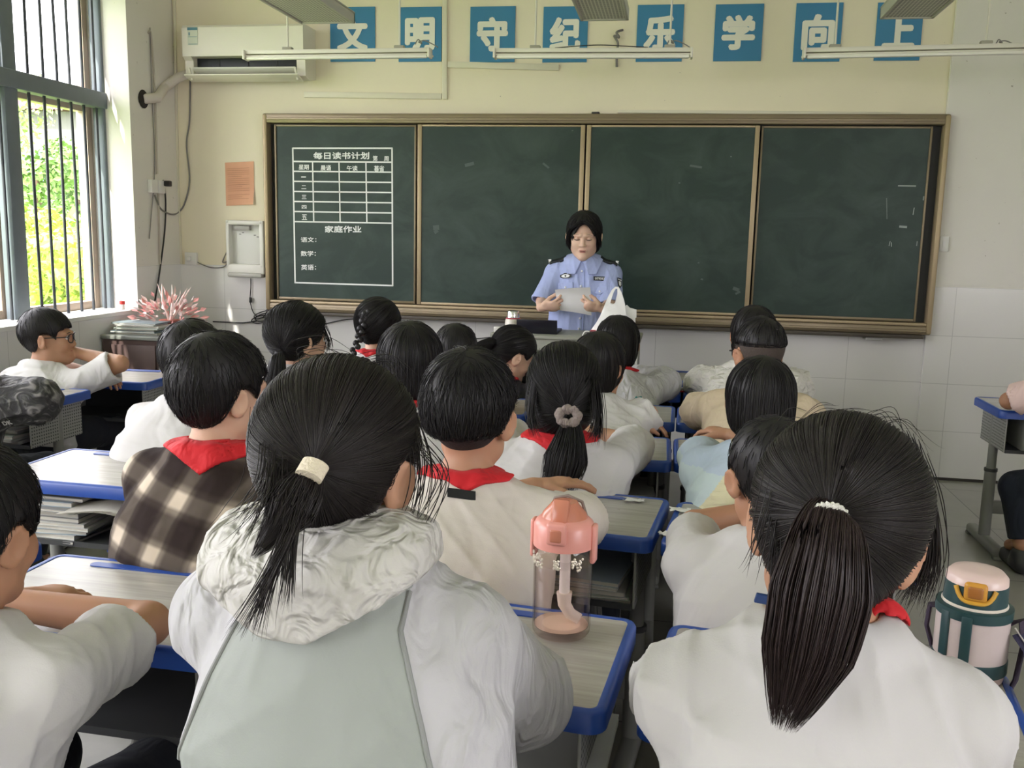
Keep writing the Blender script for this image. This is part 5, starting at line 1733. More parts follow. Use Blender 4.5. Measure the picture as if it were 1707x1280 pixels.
def hair_cap(H, R, s, thick, line, top=0.0, wide=1.0, low=0.0, part=False, thin=1.0):
    """scalp hair: swollen skull cut along a hairline that runs from nape over the ears to the forehead"""
    f = Field()
    ys = np.array([a for a, b in line]); zs = np.array([b for a, b in line])
    T = lambda x, y, z: H + R @ (np.array([x, y, z]) * s)
    tk = thick * thin
    f.ell(T(0, -0.012, 0.024), np.array([0.0735 * wide + tk, 0.094 + thick, 0.087 + thick]) * s, R, 0.02)
    f.ell(T(0, -0.016, 0.046 + top * 0.4), np.array([(0.066 if thin > 0.9 else 0.0705) * wide + thick, 0.083 + thick, 0.066 + thick + top]) * s, R, 0.03)
    if low:
        f.ell(T(0, -0.030, -0.045), np.array([0.062 * wide + thick + low, 0.066 + thick + low, 0.075]) * s, R, 0.04)

    def cut(P):
        q = (P - H) @ R / s
        h = np.interp(q[:, 1], ys, zs)
        if part:
            fr = np.clip((q[:, 1] - 0.045) / 0.025, 0, 1)
            h = h + fr * (0.020 - 0.105 * np.clip(np.abs(q[:, 0] + 0.006) / 0.06, 0, 1) ** 1.5)
        return (h - q[:, 2]) * 0.75 * s
    f.fn(cut, 'i', 0.012 * s)
    return f


def flow_strands(cap, H, R, s, n, r, mode, rg, line, over, tie=None, length=(0.05, 0.10), steps=12, lift=0.004, whorl=(0.004, -0.045, 0.10), jit=0.12, zmin=None):
    """strands that lie on the cap: combed towards a tie, or falling from the crown"""
    d = rg.normal(0, 1, (n * 3, 3)); d /= np.linalg.norm(d, axis=1)[:, None]
    P = H + (d * np.array([0.09, 0.11, 0.105]) * s + np.array([0, -0.012, 0.02]) * s) @ R.T
    P = cap.snap(P, 0.0, 4)
    ok = np.abs(cap(P)) < 0.003
    q = (P - H) @ R / s
    if zmin is not None:
        ok &= q[:, 2] > zmin
    P = P[ok][:n]
    W = H + R @ (np.array(whorl) * s)
    m = len(P)
    out = [P]
    Ls = rg.uniform(*length, m) * s
    off0 = rg.uniform(0.0, 0.0025, m) * s
    st = Ls / (steps - 1)
    jt = rg.normal(0, jit, (m, 3))
    ov = rg.uniform(-0.004, over, m)
    X = P.copy()
    for k in range(1, steps):
        g = cap.grad(X)
        if mode == 'tie':
            v = tie - X
            dist = np.linalg.norm(v, axis=1)
            st = np.minimum(dist / (steps - k + 0.5) * 1.15, 0.03 * s)
        else:
            v = X - W
            v = v / (np.linalg.norm(v, axis=1)[:, None] + 1e-9) + np.array([0, 0, -0.55])
            v = v + jt
        v = v - g * np.sum(v * g, 1)[:, None]
        v = v / (np.linalg.norm(v, axis=1)[:, None] + 1e-9)
        if mode != 'tie':
            ql = (X + v * st[:, None] - H) @ R / s
            go = ql[:, 2] > np.interp(ql[:, 1], [a for a, b in line], [b for a, b in line]) - ov
            v = v * go[:, None]
        X = X + v * st[:, None]
        dd = cap(X)
        free = (k / (steps - 1)) ** 2 * lift * s
        tgt = off0 + free * rg.uniform(0.2, 1.0, m)
        if mode == 'tie':
            X = X - g * (dd - off0)[:, None]
        else:
            X = np.where((dd < tgt)[:, None], X - g * (dd - tgt)[:, None], X - g * np.clip(dd - tgt, 0, 0.002 * s)[:, None])
        out.append(X.copy())
    return strand_geo(np.stack(out, 1), r * rg.uniform(0.6, 1.25, m))


def path_pts(P, n):
    P = np.asarray(P, float)
    t = np.linspace(0, len(P) - 1, n); out = []
    for u in t:
        i = min(int(u), len(P) - 2); f = u - i
        p0, p1_, p2, p3 = P[max(i - 1, 0)], P[i], P[i + 1], P[min(i + 2, len(P) - 1)]
        out.append(0.5 * (2 * p1_ + (p2 - p0) * f + (2 * p0 - 5 * p1_ + 4 * p2 - p3) * f * f + (3 * p1_ - p0 - 3 * p2 + p3) * f ** 3))
    return np.array(out)


def tail_geo(path, rad, n, r, rg, steps=16, wob=0.10, flat=1.0, ends=(0.86, 1.04), core=True):
    """a bound tail of hair along PATH with half width RAD (list): inner core plus strands"""
    C = path_pts(path, 40); Rr = np.interp(np.linspace(0, 1, 40), np.linspace(0, 1, len(rad)), rad)
    T = np.gradient(C, axis=0); T /= np.linalg.norm(T, axis=1)[:, None]
    u = np.cross(T, np.array([0.0, 1.0, 0.12])); u /= np.linalg.norm(u, axis=1)[:, None]
    w = np.cross(T, u)
    geo = []
    if core:
        k = 16; a = np.linspace(0, 2 * PI, k, endpoint=False)
        m = 36
        V = np.concatenate([C[i] + 0.80 * Rr[i] * (np.cos(a)[:, None] * u[i] + flat * np.sin(a)[:, None] * w[i]) for i in range(m)])
        F = np.array([(i * k + j, i * k + (j + 1) % k, (i + 1) * k + (j + 1) % k, (i + 1) * k + j) for i in range(m - 1) for j in range(k)])
        geo.append((V, F))
    ang = rg.uniform(0, 2 * PI, n); rr = np.sqrt(rg.uniform(0.25, 1.0, n))
    s1 = rg.uniform(*ends, n)
    tt = np.linspace(0, 1, steps)[None] * s1[:, None]
    gi = np.clip(tt, 0, 1) * 39; i0 = np.clip(gi.astype(int), 0, 38); fr = (gi - i0)[..., None]
    lerp = lambda A: A[i0] * (1 - fr) + A[i0 + 1] * fr
    Cc, U, Wv = lerp(C), lerp(u), lerp(w); Rc = lerp(Rr[:, None])
    over = np.clip(tt - 1, 0, 1)[..., None]
    ph = rg.uniform(0, 6.28, n)[:, None]; fq = rg.uniform(2, 5, n)[:, None]
    wobx = wob * np.sin(fq * tt + ph) * tt; woby = wob * np.cos(fq * 0.8 * tt + ph * 1.7) * tt
    P = Cc + T[-1] * over * np.sum(np.linalg.norm(np.diff(C, axis=0), axis=1)) + Rc * ((rr * np.cos(ang))[:, None] + wobx)[..., None] * U + flat * Rc * ((rr * np.sin(ang))[:, None] + woby)[..., None] * Wv
    geo.append(strand_geo(P, r * rg.uniform(0.6, 1.3, n)))
    return join_geo(*geo)


def folds(amp, seed, dirs=None):
    rg = np.random.default_rng(seed)
    k = []
    for i in range(7):
        d = rg.normal(0, 1, 3) * np.array([1, 0.8, 0.55]); d = nv(d)
        k.append((d * rg.uniform(22, 62), rg.uniform(0, 6.28), rg.uniform(0.4, 1.0) / (1 + i * 0.25), nv(rg.normal(0, 1, 3)) * rg.uniform(7, 16), rg.uniform(0, 6.28)))

    def f(P):
        o = 0
        for d, p, a, e, q in k:
            w = np.sin(P @ d + p + 1.6 * np.sin(P @ e + q))
            o = o + a * (1 - np.abs(w)) ** 2 * np.clip(0.5 + np.sin(P @ (e * 0.7) + q * 2), 0, 1)
        return -amp * o
    return f


class Person:
    pass


def person(key, head, yaw, pitch=0, roll=0, body=0.0, s=1.0, res=0.006, label='', male=True, shirt=None, sleeve='short', elbows=None, wrists=None, hands=None,
           scarf=False, lean=None, skinm=None, fold=0.006, slack=0.0, thumb=0.75, sh_w=0.150, sh_drop=0.055, face=True, mats_eye=True, pelvis=None, knees=None, feet=None, hips_z=0.475,
           stand=False, sleeve_len=0.72, curl=0.55, sname='shirt', seat=True, stool_label=None, head_w=1.0, neck_back=0.0, neck_up=-0.138, neck_x=0.0, wide=1.0, collar=False, trouser=None, hip=1.0, palms=None, twist=0.0, dk=None):
    """builds one figure; HEAD is the place of the middle of the head. Everything is laid out in the room's own coordinates and moved under the figure's base."""
    p = Person(); p.key, p.s, p.res = key, s, res
    rg = np.random.default_rng(sum(map(ord, key)) * 7 + 3); p.rg = rg
    H = np.asarray(head, float); R = rot_ypr(yaw, pitch, roll)
    B = rot_ypr(body); X, Yf, Z = B[:, 0], B[:, 1], np.array([0, 0, 1.0])
    Rn = rot_ypr(yaw * 0.4 + body * 0.6, pitch * 0.6, roll * 0.5)
    Nk = H + Rn @ (np.array([0, -0.030 - neck_back, neck_up]) * s) + X * neck_x              # base of the neck
    T = 0.425 * s
    if pelvis is None:
        dz = Nk[2] - hips_z
        ly = math.sqrt(max(T * T - dz * dz, 0.05 ** 2)) if lean is None else lean
        ly = min(ly, 0.14)
        pel = np.array([Nk[0], Nk[1], hips_z]) - Yf * ly
    else:
        pel = np.asarray(pelvis, float)
    mid = (pel + Nk) / 2 - Yf * 0.028
    up = pel * 0.22 + Nk * 0.78 - Yf * 0.016
    spine = np.array([pel, mid, up, Nk])
    p.H, p.R, p.N, p.X, p.Y, p.pel = H, R, Nk, X, Yf, pel
    base = np.array([pel[0], pel[1], 0.0])
    root = thing('person', label, 'person', base)
    p.root = root
    off = base
    sk = skinm or M_skin
    S = [Nk + X * sg * sh_w * s - Z * sh_drop * s + Yf * (0.0 + twist * sg) for sg in (-1, 1)]
    if elbows is None:
        elbows = [S[i] + X * (-1, 1)[i] * 0.05 * s + Yf * 0.16 * s for i in (0, 1)]
        for i in (0, 1):
            elbows[i][2] = DH + 0.045
            if dk:
                elbows[i][1] = max(elbows[i][1], D[dk].location.y - DD / 2 + 0.015)
    E_ = [np.asarray(e, float) for e in elbows]
    if wrists is None:
        wrists = []
        for i in (0, 1):
            w = E_[i] - X * (-1, 1)[i] * 0.19 * s + Yf * (0.09 if i else 0.055) * s
            w[2] = DH + (0.032 if i == 0 else 0.062)
            if dk:
                w[1] = max(w[1], D[dk].location.y - DD / 2 + (0.09 if i == 0 else 0.12))
            wrists.append(w)
    Wr = [np.asarray(w, float) for w in wrists]
    p.S, p.E, p.W = S, E_, Wr
    # ---- body: one continuous surface
    f = Field()
    f.trunk(spine, np.array([0.142 * hip, 0.128, 0.128, 0.140, 0.146, 0.120, 0.060]) * s * wide, np.array([0.105, 0.100, 0.094, 0.096, 0.090, 0.070, 0.050]) * s, X)
    f.cone(Nk - Z * 0.02 * s, H + R @ (np.array([0, -0.022, -0.060]) * s), 0.049 * s, 0.043 * s, 0.03)
    for i in (0, 1):
        sg = (-1, 1)[i]
        f.cone(Nk + X * sg * 0.045 * s - Z * 0.022 * s, S[i], 0.042 * s, 0.048 * s, 0.035)
        f.cone(S[i], E_[i], 0.041 * s, 0.033 * s, 0.03)
        f.cone(E_[i], Wr[i], 0.036 * s, 0.0225 * s, 0.012)
        if hands is None or hands[i] is not False:
            d = nv(Wr[i] - E_[i]) if hands is None or hands[i] is None else nv(hands[i])
            nn = np.array([0, 0, -1.0]) if palms is None else palms[i]
            hand(f, Wr[i] + d * 0.012 * s, d, nn, (-1, 1)[i], s, curl, thumb=thumb)
    head_shape(f, H, R, s, face, wide=head_w)
    # legs
    hj = [pel + X * sg * 0.082 * s - Z * 0.005 for sg in (-1, 1)]
    if stand:
        K = [h * np.array([1, 1, 0]) + X * sg * 0.012 + np.array([0, 0, 0.47 * s]) for h, sg in zip(hj, (-1, 1))]
        A_ = [h * np.array([1, 1, 0]) + X * sg * 0.02 + np.array([0, 0, 0.085]) for h, sg in zip(hj, (-1, 1))]
    else:
        K = [h + Yf * 0.37 * s + X * sg * 0.035 for h, sg in zip(hj, (-1, 1))] if knees is None else [np.asarray(k, float) for k in knees]
        if knees is None:
            for k in K:
                k[2] = 0.415
        A_ = [np.array([k[0], k[1], 0.0]) - Yf * 0.10 + Z * 0.075 for k in K] if feet is None else [np.asarray(a, float) for a in feet]
    for i in (0, 1):
        f.cone(hj[i], K[i], 0.074 * s, 0.050 * s, 0.04)
        f.cone(K[i], A_[i], 0.050 * s, 0.034 * s, 0.015)
        f.cone(A_[i], A_[i] + Yf * 0.11 - Z * 0.045, 0.032 * s, 0.024 * s, 0.02)
    V, F = f.mesh(res)
    raw_obj('body', V - off, F, sk, root)
    p.body = f
    # ---- trousers and shoes
    g = Field()
    g.trunk(np.array([pel - Z * 0.03 * s, pel + (mid - pel) * 0.35]), np.array([0.158, 0.152]) * s * wide, np.array([0.128, 0.112]) * s, X, cap=0.045)
    for i in (0, 1):
        g.cone(hj[i], K[i], 0.088 * s, 0.066 * s, 0.04)
        a = A_[i] + nv(K[i] - A_[i]) * 0.02
        g.cone(K[i], a, 0.064 * s, 0.052 * s, 0.02, cut=(a, nv(A_[i] - K[i])))
    V, F = g.mesh(max(res, 0.006))
    raw_obj('trousers', V - off, F, trouser or M_trou, root)
    for i in (0, 1):
        h = Field()
        a = A_[i]
        h.cone(np.array([a[0], a[1], 0.040]) - Yf * 0.028, np.array([a[0], a[1], 0.034]) + Yf * 0.135, 0.038, 0.033, 0.02)
        h.cone(np.array([a[0], a[1], 0.05]), np.array([a[0], a[1], 0.075]), 0.040, 0.042, 0.02)
        h.fn(lambda P: -(P[:, 2] - 0.002), 'i', 0.004)
        V, F = h.mesh(max(res, 0.006))
        raw_obj('shoe', V - off, F, M_shoe, root)
    # ---- shirt
    lo_ = -0.06 * s
    sh = Field()
    k_ = 0.016 + slack
    hemp = pel + Z * lo_ * 0.2
    sp2 = np.array([hemp, mid, up, Nk - Z * 0.004 * s])
    sh.trunk(sp2, (np.array([0.142 * hip, 0.134, 0.134, 0.142, 0.148, 0.124, 0.066]) * wide + k_ + np.array([0.012, 0.010, 0.008, 0.004, 0, -0.004, -0.008])) * s, (np.array([0.108, 0.104, 0.098, 0.098, 0.092, 0.074, 0.056]) + k_ + np.array([0.012, 0.012, 0.008, 0.004, 0, -0.002, -0.004])) * s, X, cap=0.05)
    for i in (0, 1):
        sg = (-1, 1)[i]
        sh.cone(Nk + X * sg * 0.045 * s - Z * 0.026 * s, S[i], 0.046 * s + k_ * 0.35, 0.048 * s + k_ * 0.3, 0.03)
        ax = nv(E_[i] - S[i])
        if sleeve == 'short':
            c = S[i] + (E_[i] - S[i]) * sleeve_len
            r0, r1 = 0.046 * s + k_ * 0.25, 0.045 * s + k_ * 0.6
            sh.cone(S[i], E_[i], r0, r1, 0.022, cut=(c, ax))
            rc = r0 + (r1 - r0) * sleeve_len - 0.0085
            sh.cone(c - ax * 0.018, E_[i] + ax * 0.02, rc, rc, 0.006, 's')
        else:
            sh.cone(S[i], E_[i], 0.046 * s + k_ * 0.35, 0.043 * s + k_ * 0.65, 0.025)
            fx = nv(Wr[i] - E_[i])
            sh.cone(E_[i], Wr[i], 0.043 * s + k_ * 0.65, 0.030 * s + k_ * 0.4, 0.02, cut=(Wr[i] - fx * 0.005, fx))
    p.sh_plain = list(sh.ops)
    fd = folds(fold, sum(map(ord, key)))
    sh.fn(lambda P, fd=fd: np.full(len(P), -1.0), 'i', 0.0)
    nd = nv(H + R @ (np.array([0, -0.022, -0.060]) * s) - Nk)
    base_ops = list(sh.ops[:-1])
    inner = Field(); inner.ops = base_ops

    class Cloth(Field):
        def __call__(self, P, lo=None, hi=None, mg=0.0):
            d = Field.__call__(self, P, lo, hi, mg + 0.02)
            return None if d is None else d + fd(np.asarray(P, float))
    cl = Cloth(); cl.ops = list(base_ops)
    cl.cone(Nk - nd * 0.016 * s + Yf * 0.006, Nk + nd * 0.14 * s + Yf * 0.004, 0.0535 * s, 0.066 * s, 0.010, 's')
    p.cloth = cl
    V, F = cl.mesh(res)
    p.shirt_geo = (V, F)
    if shirt is not None:
        raw_obj(sname, V - off, F, shirt, root)
    p.off = off
    # ---- neckerchief: a folded red cloth round the neck with its corner on the back
    if scarf:
        w0, drop, skew = scarf if isinstance(scarf, tuple) else (0.105, 0.105, 0.0)
        
        class Kerchief(Field):
            def __call__(self, P, lo=None, hi=None, mg=0.0):
                P = np.asarray(P, float)
                d = Field.__call__(self, P, lo, hi, mg + 0.02)
                if d is None:
                    return None
                q = P - (Nk + Z * 0.030 * s)
                x, y, z = q @ X, q @ Yf, q @ Z
                back = np.clip((-y + 0.03) / 0.05, 0, 1)
                dn = -z + np.clip(-y - 0.03, 0, 1) * 0.8
                tri = (np.abs(x - skew * dn) + (w0 / drop) * dn - w0) / math.sqrt(1 + (w0 / drop) ** 2)
                band = np.hypot(x, y + 0.0) - 0.082 * s
                reg = np.where(y < 0.02, tri, np.maximum(band, -z - 0.075))
                fl = 0.0022 * np.sin(x * 95 + z * 60) + 0.0016 * np.sin(x * 41 - y * 77)
                a = smax(np.abs(d - 0.004 + fd(P) * 0.8 + fl) - 0.0042, reg, 0.005)
                # the rolled edge that hugs the neck
                rr = np.hypot(np.hypot(x, (y - 0.006) * 0.92) - 0.062 * s, z + 0.015 * s - 0.25 * np.clip(-y, 0, 0.06)) - 0.0135 * s + 0.003 * np.sin(np.arctan2(y, x) * 9)
                a = smin(a, rr, 0.012)
                nk = np.linalg.norm(np.cross(P - Nk, nd), axis=1) - 0.0505 * s
                return smax(a, -nk, 0.004)
        kf = Kerchief(); kf.ops = base_ops
        # only the region round the neck is walked
        kf2 = Field(); kf2.ops = [('u', kf.__call__, 0.0, Nk - np.array([0.16, 0.17, 0.17]) * s, Nk + np.array([0.16, 0.14, 0.09]) * s)]
        V, F = kf2.mesh(min(res, 0.004) if res < 0.005 else 0.005)
        raw_obj('red_neckerchief', V - off, F, M_red, root)['label'] = 'red neckerchief'
    if collar:
        ring = []
        up_ = nd
        a1 = nv(X - up_ * (X @ up_)); a2 = np.cross(up_, a1)
        ring = [Nk + up_ * 0.008 * s + (a1 * math.cos(t) + a2 * math.sin(t)) * 0.0575 * s + Yf * 0.004 - Z * 0.012 * max(0, math.sin(t)) for t in np.linspace(0, 2 * PI, 40)]
        MB().tube([r - off for r in ring], 0.0075, 8, caps=False).build('collar', collar, root)
    # ---- face parts
    if face and mats_eye:
        Tq = lambda x, y, z: H + R @ (np.array([x * head_w, y, z]) * s) - off
        for x in (-1, 1):
            e = MB().ball(Tq(x * 0.030, 0.0775, 0.005), 0.0105 * s, 12).build('eye', M_eyew, root)
            MB().ball(Tq(x * 0.030, 0.0835, 0.0035), np.array([0.0055, 0.0050, 0.0055]) * s, 10).build('iris', M_eyed, e)
            MB().tube([Tq(x * 0.014, 0.0905, 0.023), Tq(x * 0.030, 0.0895, 0.0265), Tq(x * 0.046, 0.080, 0.0225)], [0.0018 * s, 0.0026 * s, 0.0012 * s], 6, flat=0.6).build('eyebrow', M_brow, root)
            MB().tube([Tq(x * 0.0165, 0.0868, 0.006), Tq(x * 0.030, 0.0888, 0.0105), Tq(x * 0.0435, 0.0815, 0.006)], [0.001 * s, 0.0014 * s, 0.001 * s], 6).build('eyelashes', M_brow, root)
        MB().ball(Tq(0, 0.0885, -0.0535), np.array([0.0185, 0.0055, 0.0042]) * s, 14, Matrix([list(r) for r in R])).ball(Tq(0, 0.0875, -0.0600), np.array([0.0155, 0.0058, 0.0044]) * s, 14, Matrix([list(r) for r in R])).build('lips', M_lip, root)
    if seat and not stand:
        stool(pel[0], pel[1] + 0.02, body, stool_label or 'blue stool under the ' + label)
    return p


def hair(p, thick=0.014, line=HL, n=500, r=0.0009, mode='fall', tie=None, length=(0.05, 0.10), top=0.0, lift=0.004, low=0.0, m=None, res=None, wide=1.0, jit=0.12, part=False, whorl=(0.004, -0.045, 0.10), zmin=None, extra=None, steps=12, over=0.010, thin=None):
    cap = hair_cap(p.H, p.R, p.s, thick, line, top, wide, low, part, (0.45 if line in (HL_PONY, HL_BOY) else 1.0) if thin is None else thin)
    if extra:
        extra(cap)
    g = cap.mesh(res or max(p.res, 0.004))
    t = None if tie is None else np.asarray(tie, float)
    if n:
        g = join_geo(g, flow_strands(cap, p.H, p.R, p.s, n, r, mode, p.rg, line, over, t, length, steps, lift, whorl, jit, zmin))
    V, F = g
    o = raw_obj('hair', V - p.off, F, m or M_hair, p.root)
    p.cap, p.hair = cap, o
    return o


def ponytail(p, path, rad, n=300, r=0.0009, m=None, flat=0.8, **kw):
    V, F = tail_geo(path, rad, n, r, p.rg, flat=flat, **kw)
    return raw_obj('ponytail', V - p.off, F, m or M_hair, p.root)


def wisps(p, lines, r, m=None, name='loose_hair', n=1, jitter=0.003):
    P = []
    for L in lines:
        for k in range(n):
            c = path_pts(L, 16)
            j = p.rg.normal(0, jitter, 3); e = p.rg.normal(0, jitter * 1.5, 3)
            P.append(c + j + np.linspace(0, 1, 16)[:, None] ** 2 * e)
    V, F = strand_geo(np.array(P), np.full(len(P), r))
    return raw_obj(name, V - p.off, F, m or M_hair, p.root)


def T_(p, x, y, z):
    return p.H + p.R @ (np.array([x, y, z]) * p.s)


def glasses(p, m, off=0.0):
    mb = MB(); s = p.s
    lo = lambda q: T_(p, *q) - p.off
    for x in (-1, 1):
        ring = [lo((x * 0.033 + 0.024 * math.copysign(abs(math.cos(t)) ** 0.7, math.cos(t)), 0.098 - 0.01 * abs(math.cos(t)) * (x * math.cos(t) > 0), 0.002 + 0.018 * math.copysign(abs(math.sin(t)) ** 0.7, math.sin(t)))) for t in np.linspace(0, 2 * PI, 25)]
        mb.tube(ring, 0.0022 * s, 6, caps=False)
        mb.tube([lo((x * 0.056, 0.090, 0.010)), lo((x * 0.080, 0.060, 0.010)), lo((x * 0.084, 0.0, 0.008)), lo((x * 0.080, -0.014, -0.004))], 0.0022 * s, 6)
    mb.tube([lo((-0.010, 0.099, 0.006)), lo((0, 0.102, 0.009)), lo((0.010, 0.099, 0.006))], 0.002 * s, 6)
    o = mb.build('glasses', m, p.root)
    o['label'] = 'dark rimmed glasses'


def hd(px, top, d, s=1.0, th=0.016):
    """middle of a head whose hair top shows at PX, TOP, at distance D"""
    return at_d(px, top, d) - np.array([0, 0, (0.111 + th) * s])


W_white = cloth('white_cotton_shirt', (0.63, 0.62, 0.615), 0.30, 13)
W_white2 = cloth('soft_white_jersey', (0.57, 0.555, 0.55), 0.26, 9)
W_cream = cloth('cream_white_jersey', (0.61, 0.565, 0.51), 0.26, 8)
W_blue = cloth('uniform_blue_shirt', (0.37, 0.43, 0.69), 0.22, 14)
W_black = cloth('black_knit', (0.014, 0.013, 0.014), 0.3, 14)
W_tan = cloth('tan_hooded_cotton', (0.60, 0.50, 0.36), 0.4, 16)
W_quilt = cloth('white_quilted_nylon', (0.68, 0.66, 0.62), 0.55, 20, (1, 1, 1.6))
W_nylon = cloth('white_windbreaker_nylon', (0.50, 0.495, 0.51), 0.42, 15, (1.6, 1.2, 0.5), rough=0.55)
W_mint = cloth('pale_green_windbreaker', (0.325, 0.35, 0.325), 0.35, 8, rough=0.6)


def plaid_mat():
    w = N('brown_plaid_flannel')
    tc = w.n('ShaderNodeTexCoord')
    mp = w.n('ShaderNodeMapping'); mp.inputs['Rotation'].default_value = (0.05, -0.22, 0.25)
    w.l(tc.outputs['Object'], mp.inputs['Vector'])
    s = w.n('ShaderNodeSeparateXYZ'); w.l(mp.outputs['Vector'], s.inputs[0])
    out = []
    for ax, per, ph in (('X', 0.112, 0.31), ('Z', 0.112, 0.12)):
        m = w.n('ShaderNodeMath', operation='DIVIDE'); m.inputs[1].default_value = per; w.l(s.outputs[ax], m.inputs[0])
        a = w.n('ShaderNodeMath', operation='ADD'); a.inputs[1].default_value = ph; w.l(m.outputs[0], a.inputs[0])
        fr = w.n('ShaderNodeMath', operation='FRACT'); w.l(a.outputs[0], fr.inputs[0])
        cr = w.n('ShaderNodeValToRGB'); e = cr.color_ramp; e.interpolation = 'EASE'
        e.elements[0].position = 0.0; e.elements[0].color = (1, 1, 1, 1)
        e.elements[1].position = 1.0; e.elements[1].color = (1, 1, 1, 1)
        for ps, v in ((0.16, 1.0), (0.24, 0.30), (0.36, 0.06), (0.74, 0.05), (0.86, 0.30), (0.95, 1.0)):
            x = e.elements.new(ps); x.color = (v, v, v, 1)
        w.l(fr.outputs[0], cr.inputs['Fac']); out.append(cr)
    mu = w.n('ShaderNodeMix', data_type='RGBA', blend_type='MULTIPLY'); mu.inputs[0].default_value = 1.0
    w.l(out[0].outputs['Color'], mu.inputs[6]); w.l(out[1].outputs['Color'], mu.inputs[7])
    av = w.n('ShaderNodeMix', data_type='RGBA'); av.inputs[0].default_value = 0.17
    ad = w.n('ShaderNodeMix', data_type='RGBA'); ad.inputs[0].default_value = 0.5
    w.l(out[0].outputs['Color'], ad.inputs[6]); w.l(out[1].outputs['Color'], ad.inputs[7])
    w.l(mu.outputs[2], av.inputs[6]); w.l(ad.outputs[2], av.inputs[7])
    mx = w.n('ShaderNodeMix', data_type='RGBA')
    sp = w.n('ShaderNodeSeparateColor'); w.l(av.outputs[2], sp.inputs[0]); w.l(sp.outputs[0], mx.inputs[0])
    mx.inputs[6].default_value = (0.020, 0.012, 0.0115, 1); mx.inputs[7].default_value = (0.60, 0.51, 0.41, 1)
    w.l(mx.outputs[2], w.b.inputs['Base Color'])
    w.set(Roughness=0.95, **{'Specular IOR Level': 0.2, 'Sheen Weight': 0.0})
    nz = w.n('ShaderNodeTexNoise', i_Scale=12.0, i_Detail=3.0); w.l(tc.outputs['Object'], nz.inputs['Vector'])
    bp = w.n('ShaderNodeBump', i_Strength=0.3, i_Distance=0.03); w.l(nz.outputs['Fac'], bp.inputs['Height']); w.l(bp.outputs['Normal'], w.b.inputs['Normal'])
    return w.m


def camo_mat():
    w = N('dark_patterned_nylon')
    tc = w.n('ShaderNodeTexCoord')
    nz = w.n('ShaderNodeTexNoise', i_Scale=16.0, i_Detail=5.0, i_Distortion=2.2); w.l(tc.outputs['Object'], nz.inputs['Vector'])
    cr = w.n('ShaderNodeValToRGB'); e = cr.color_ramp
    e.elements[0].position = 0.40; e.elements[0].color = (0.016, 0.016, 0.017, 1)
    e.elements[1].position = 0.70; e.elements[1].color = (0.22, 0.21, 0.205, 1)
    x = e.elements.new(0.52); x.color = (0.035, 0.034, 0.034, 1)
    w.l(nz.outputs['Fac'], cr.inputs['Fac']); w.l(cr.outputs['Color'], w.b.inputs['Base Color'])
    w.set(Roughness=0.6)
    bp = w.n('ShaderNodeBump', i_Strength=0.5, i_Distance=0.02); w.l(nz.outputs['Fac'], bp.inputs['Height']); w.l(bp.outputs['Normal'], w.b.inputs['Normal'])
    return w.m


def on_cloth(p, px, py, d0, d1=None):
    """where the line of sight through PX, PY meets the garment: place, normal, and directions across and up; None if it misses"""
    v = nv(ray(px, py)); a = CAM + ray(px, py) * d0
    for _ in range(160):
        d = float(p.cloth(a[None])[0])
        if d < 0.0006:
            n = p.cloth.grad(a[None], 0.006)[0]
            ux = nv(CR - n * (CR @ n)); uz = np.cross(n, ux)
            return a - p.off, n, ux, uz * np.sign(uz[2] if abs(uz[2]) > 1e-6 else 1)
        a = a + v * max(min(d, 0.05) * 0.6, 0.0005)
        if np.linalg.norm(a - p.N) > 1.6:
            return None
    return None


def patch(p, fn, name, m, off=0.003, thick=0.003, lo=None, hi=None, res=0.004):
    """a piece of cloth lying on the shirt where FN(P) < 0"""
    c = p.cloth

    def f(P):
        d = c(P)
        return smax(np.abs(d - off) - thick, fn(P), 0.003)
    g = Field(); g.ops = [('u', f, 0.0, lo, hi)]
    V, F = g.mesh(res)
    return raw_obj(name, V - p.off, F, m, p.root)


def split_shirt(p, sel, names, mats):
    """the garment cut into panels along a seam: SEL(face centres) -> panel number"""
    V, F = p.shirt_geo
    c = V[F].mean(1); g = sel(c)
    for i, (n, m) in enumerate(zip(names, mats)):
        f = F[g == i]
        u, inv = np.unique(f, return_inverse=True)
        o = raw_obj(n, V[u] - p.off, inv.reshape(f.shape), m, p.root)


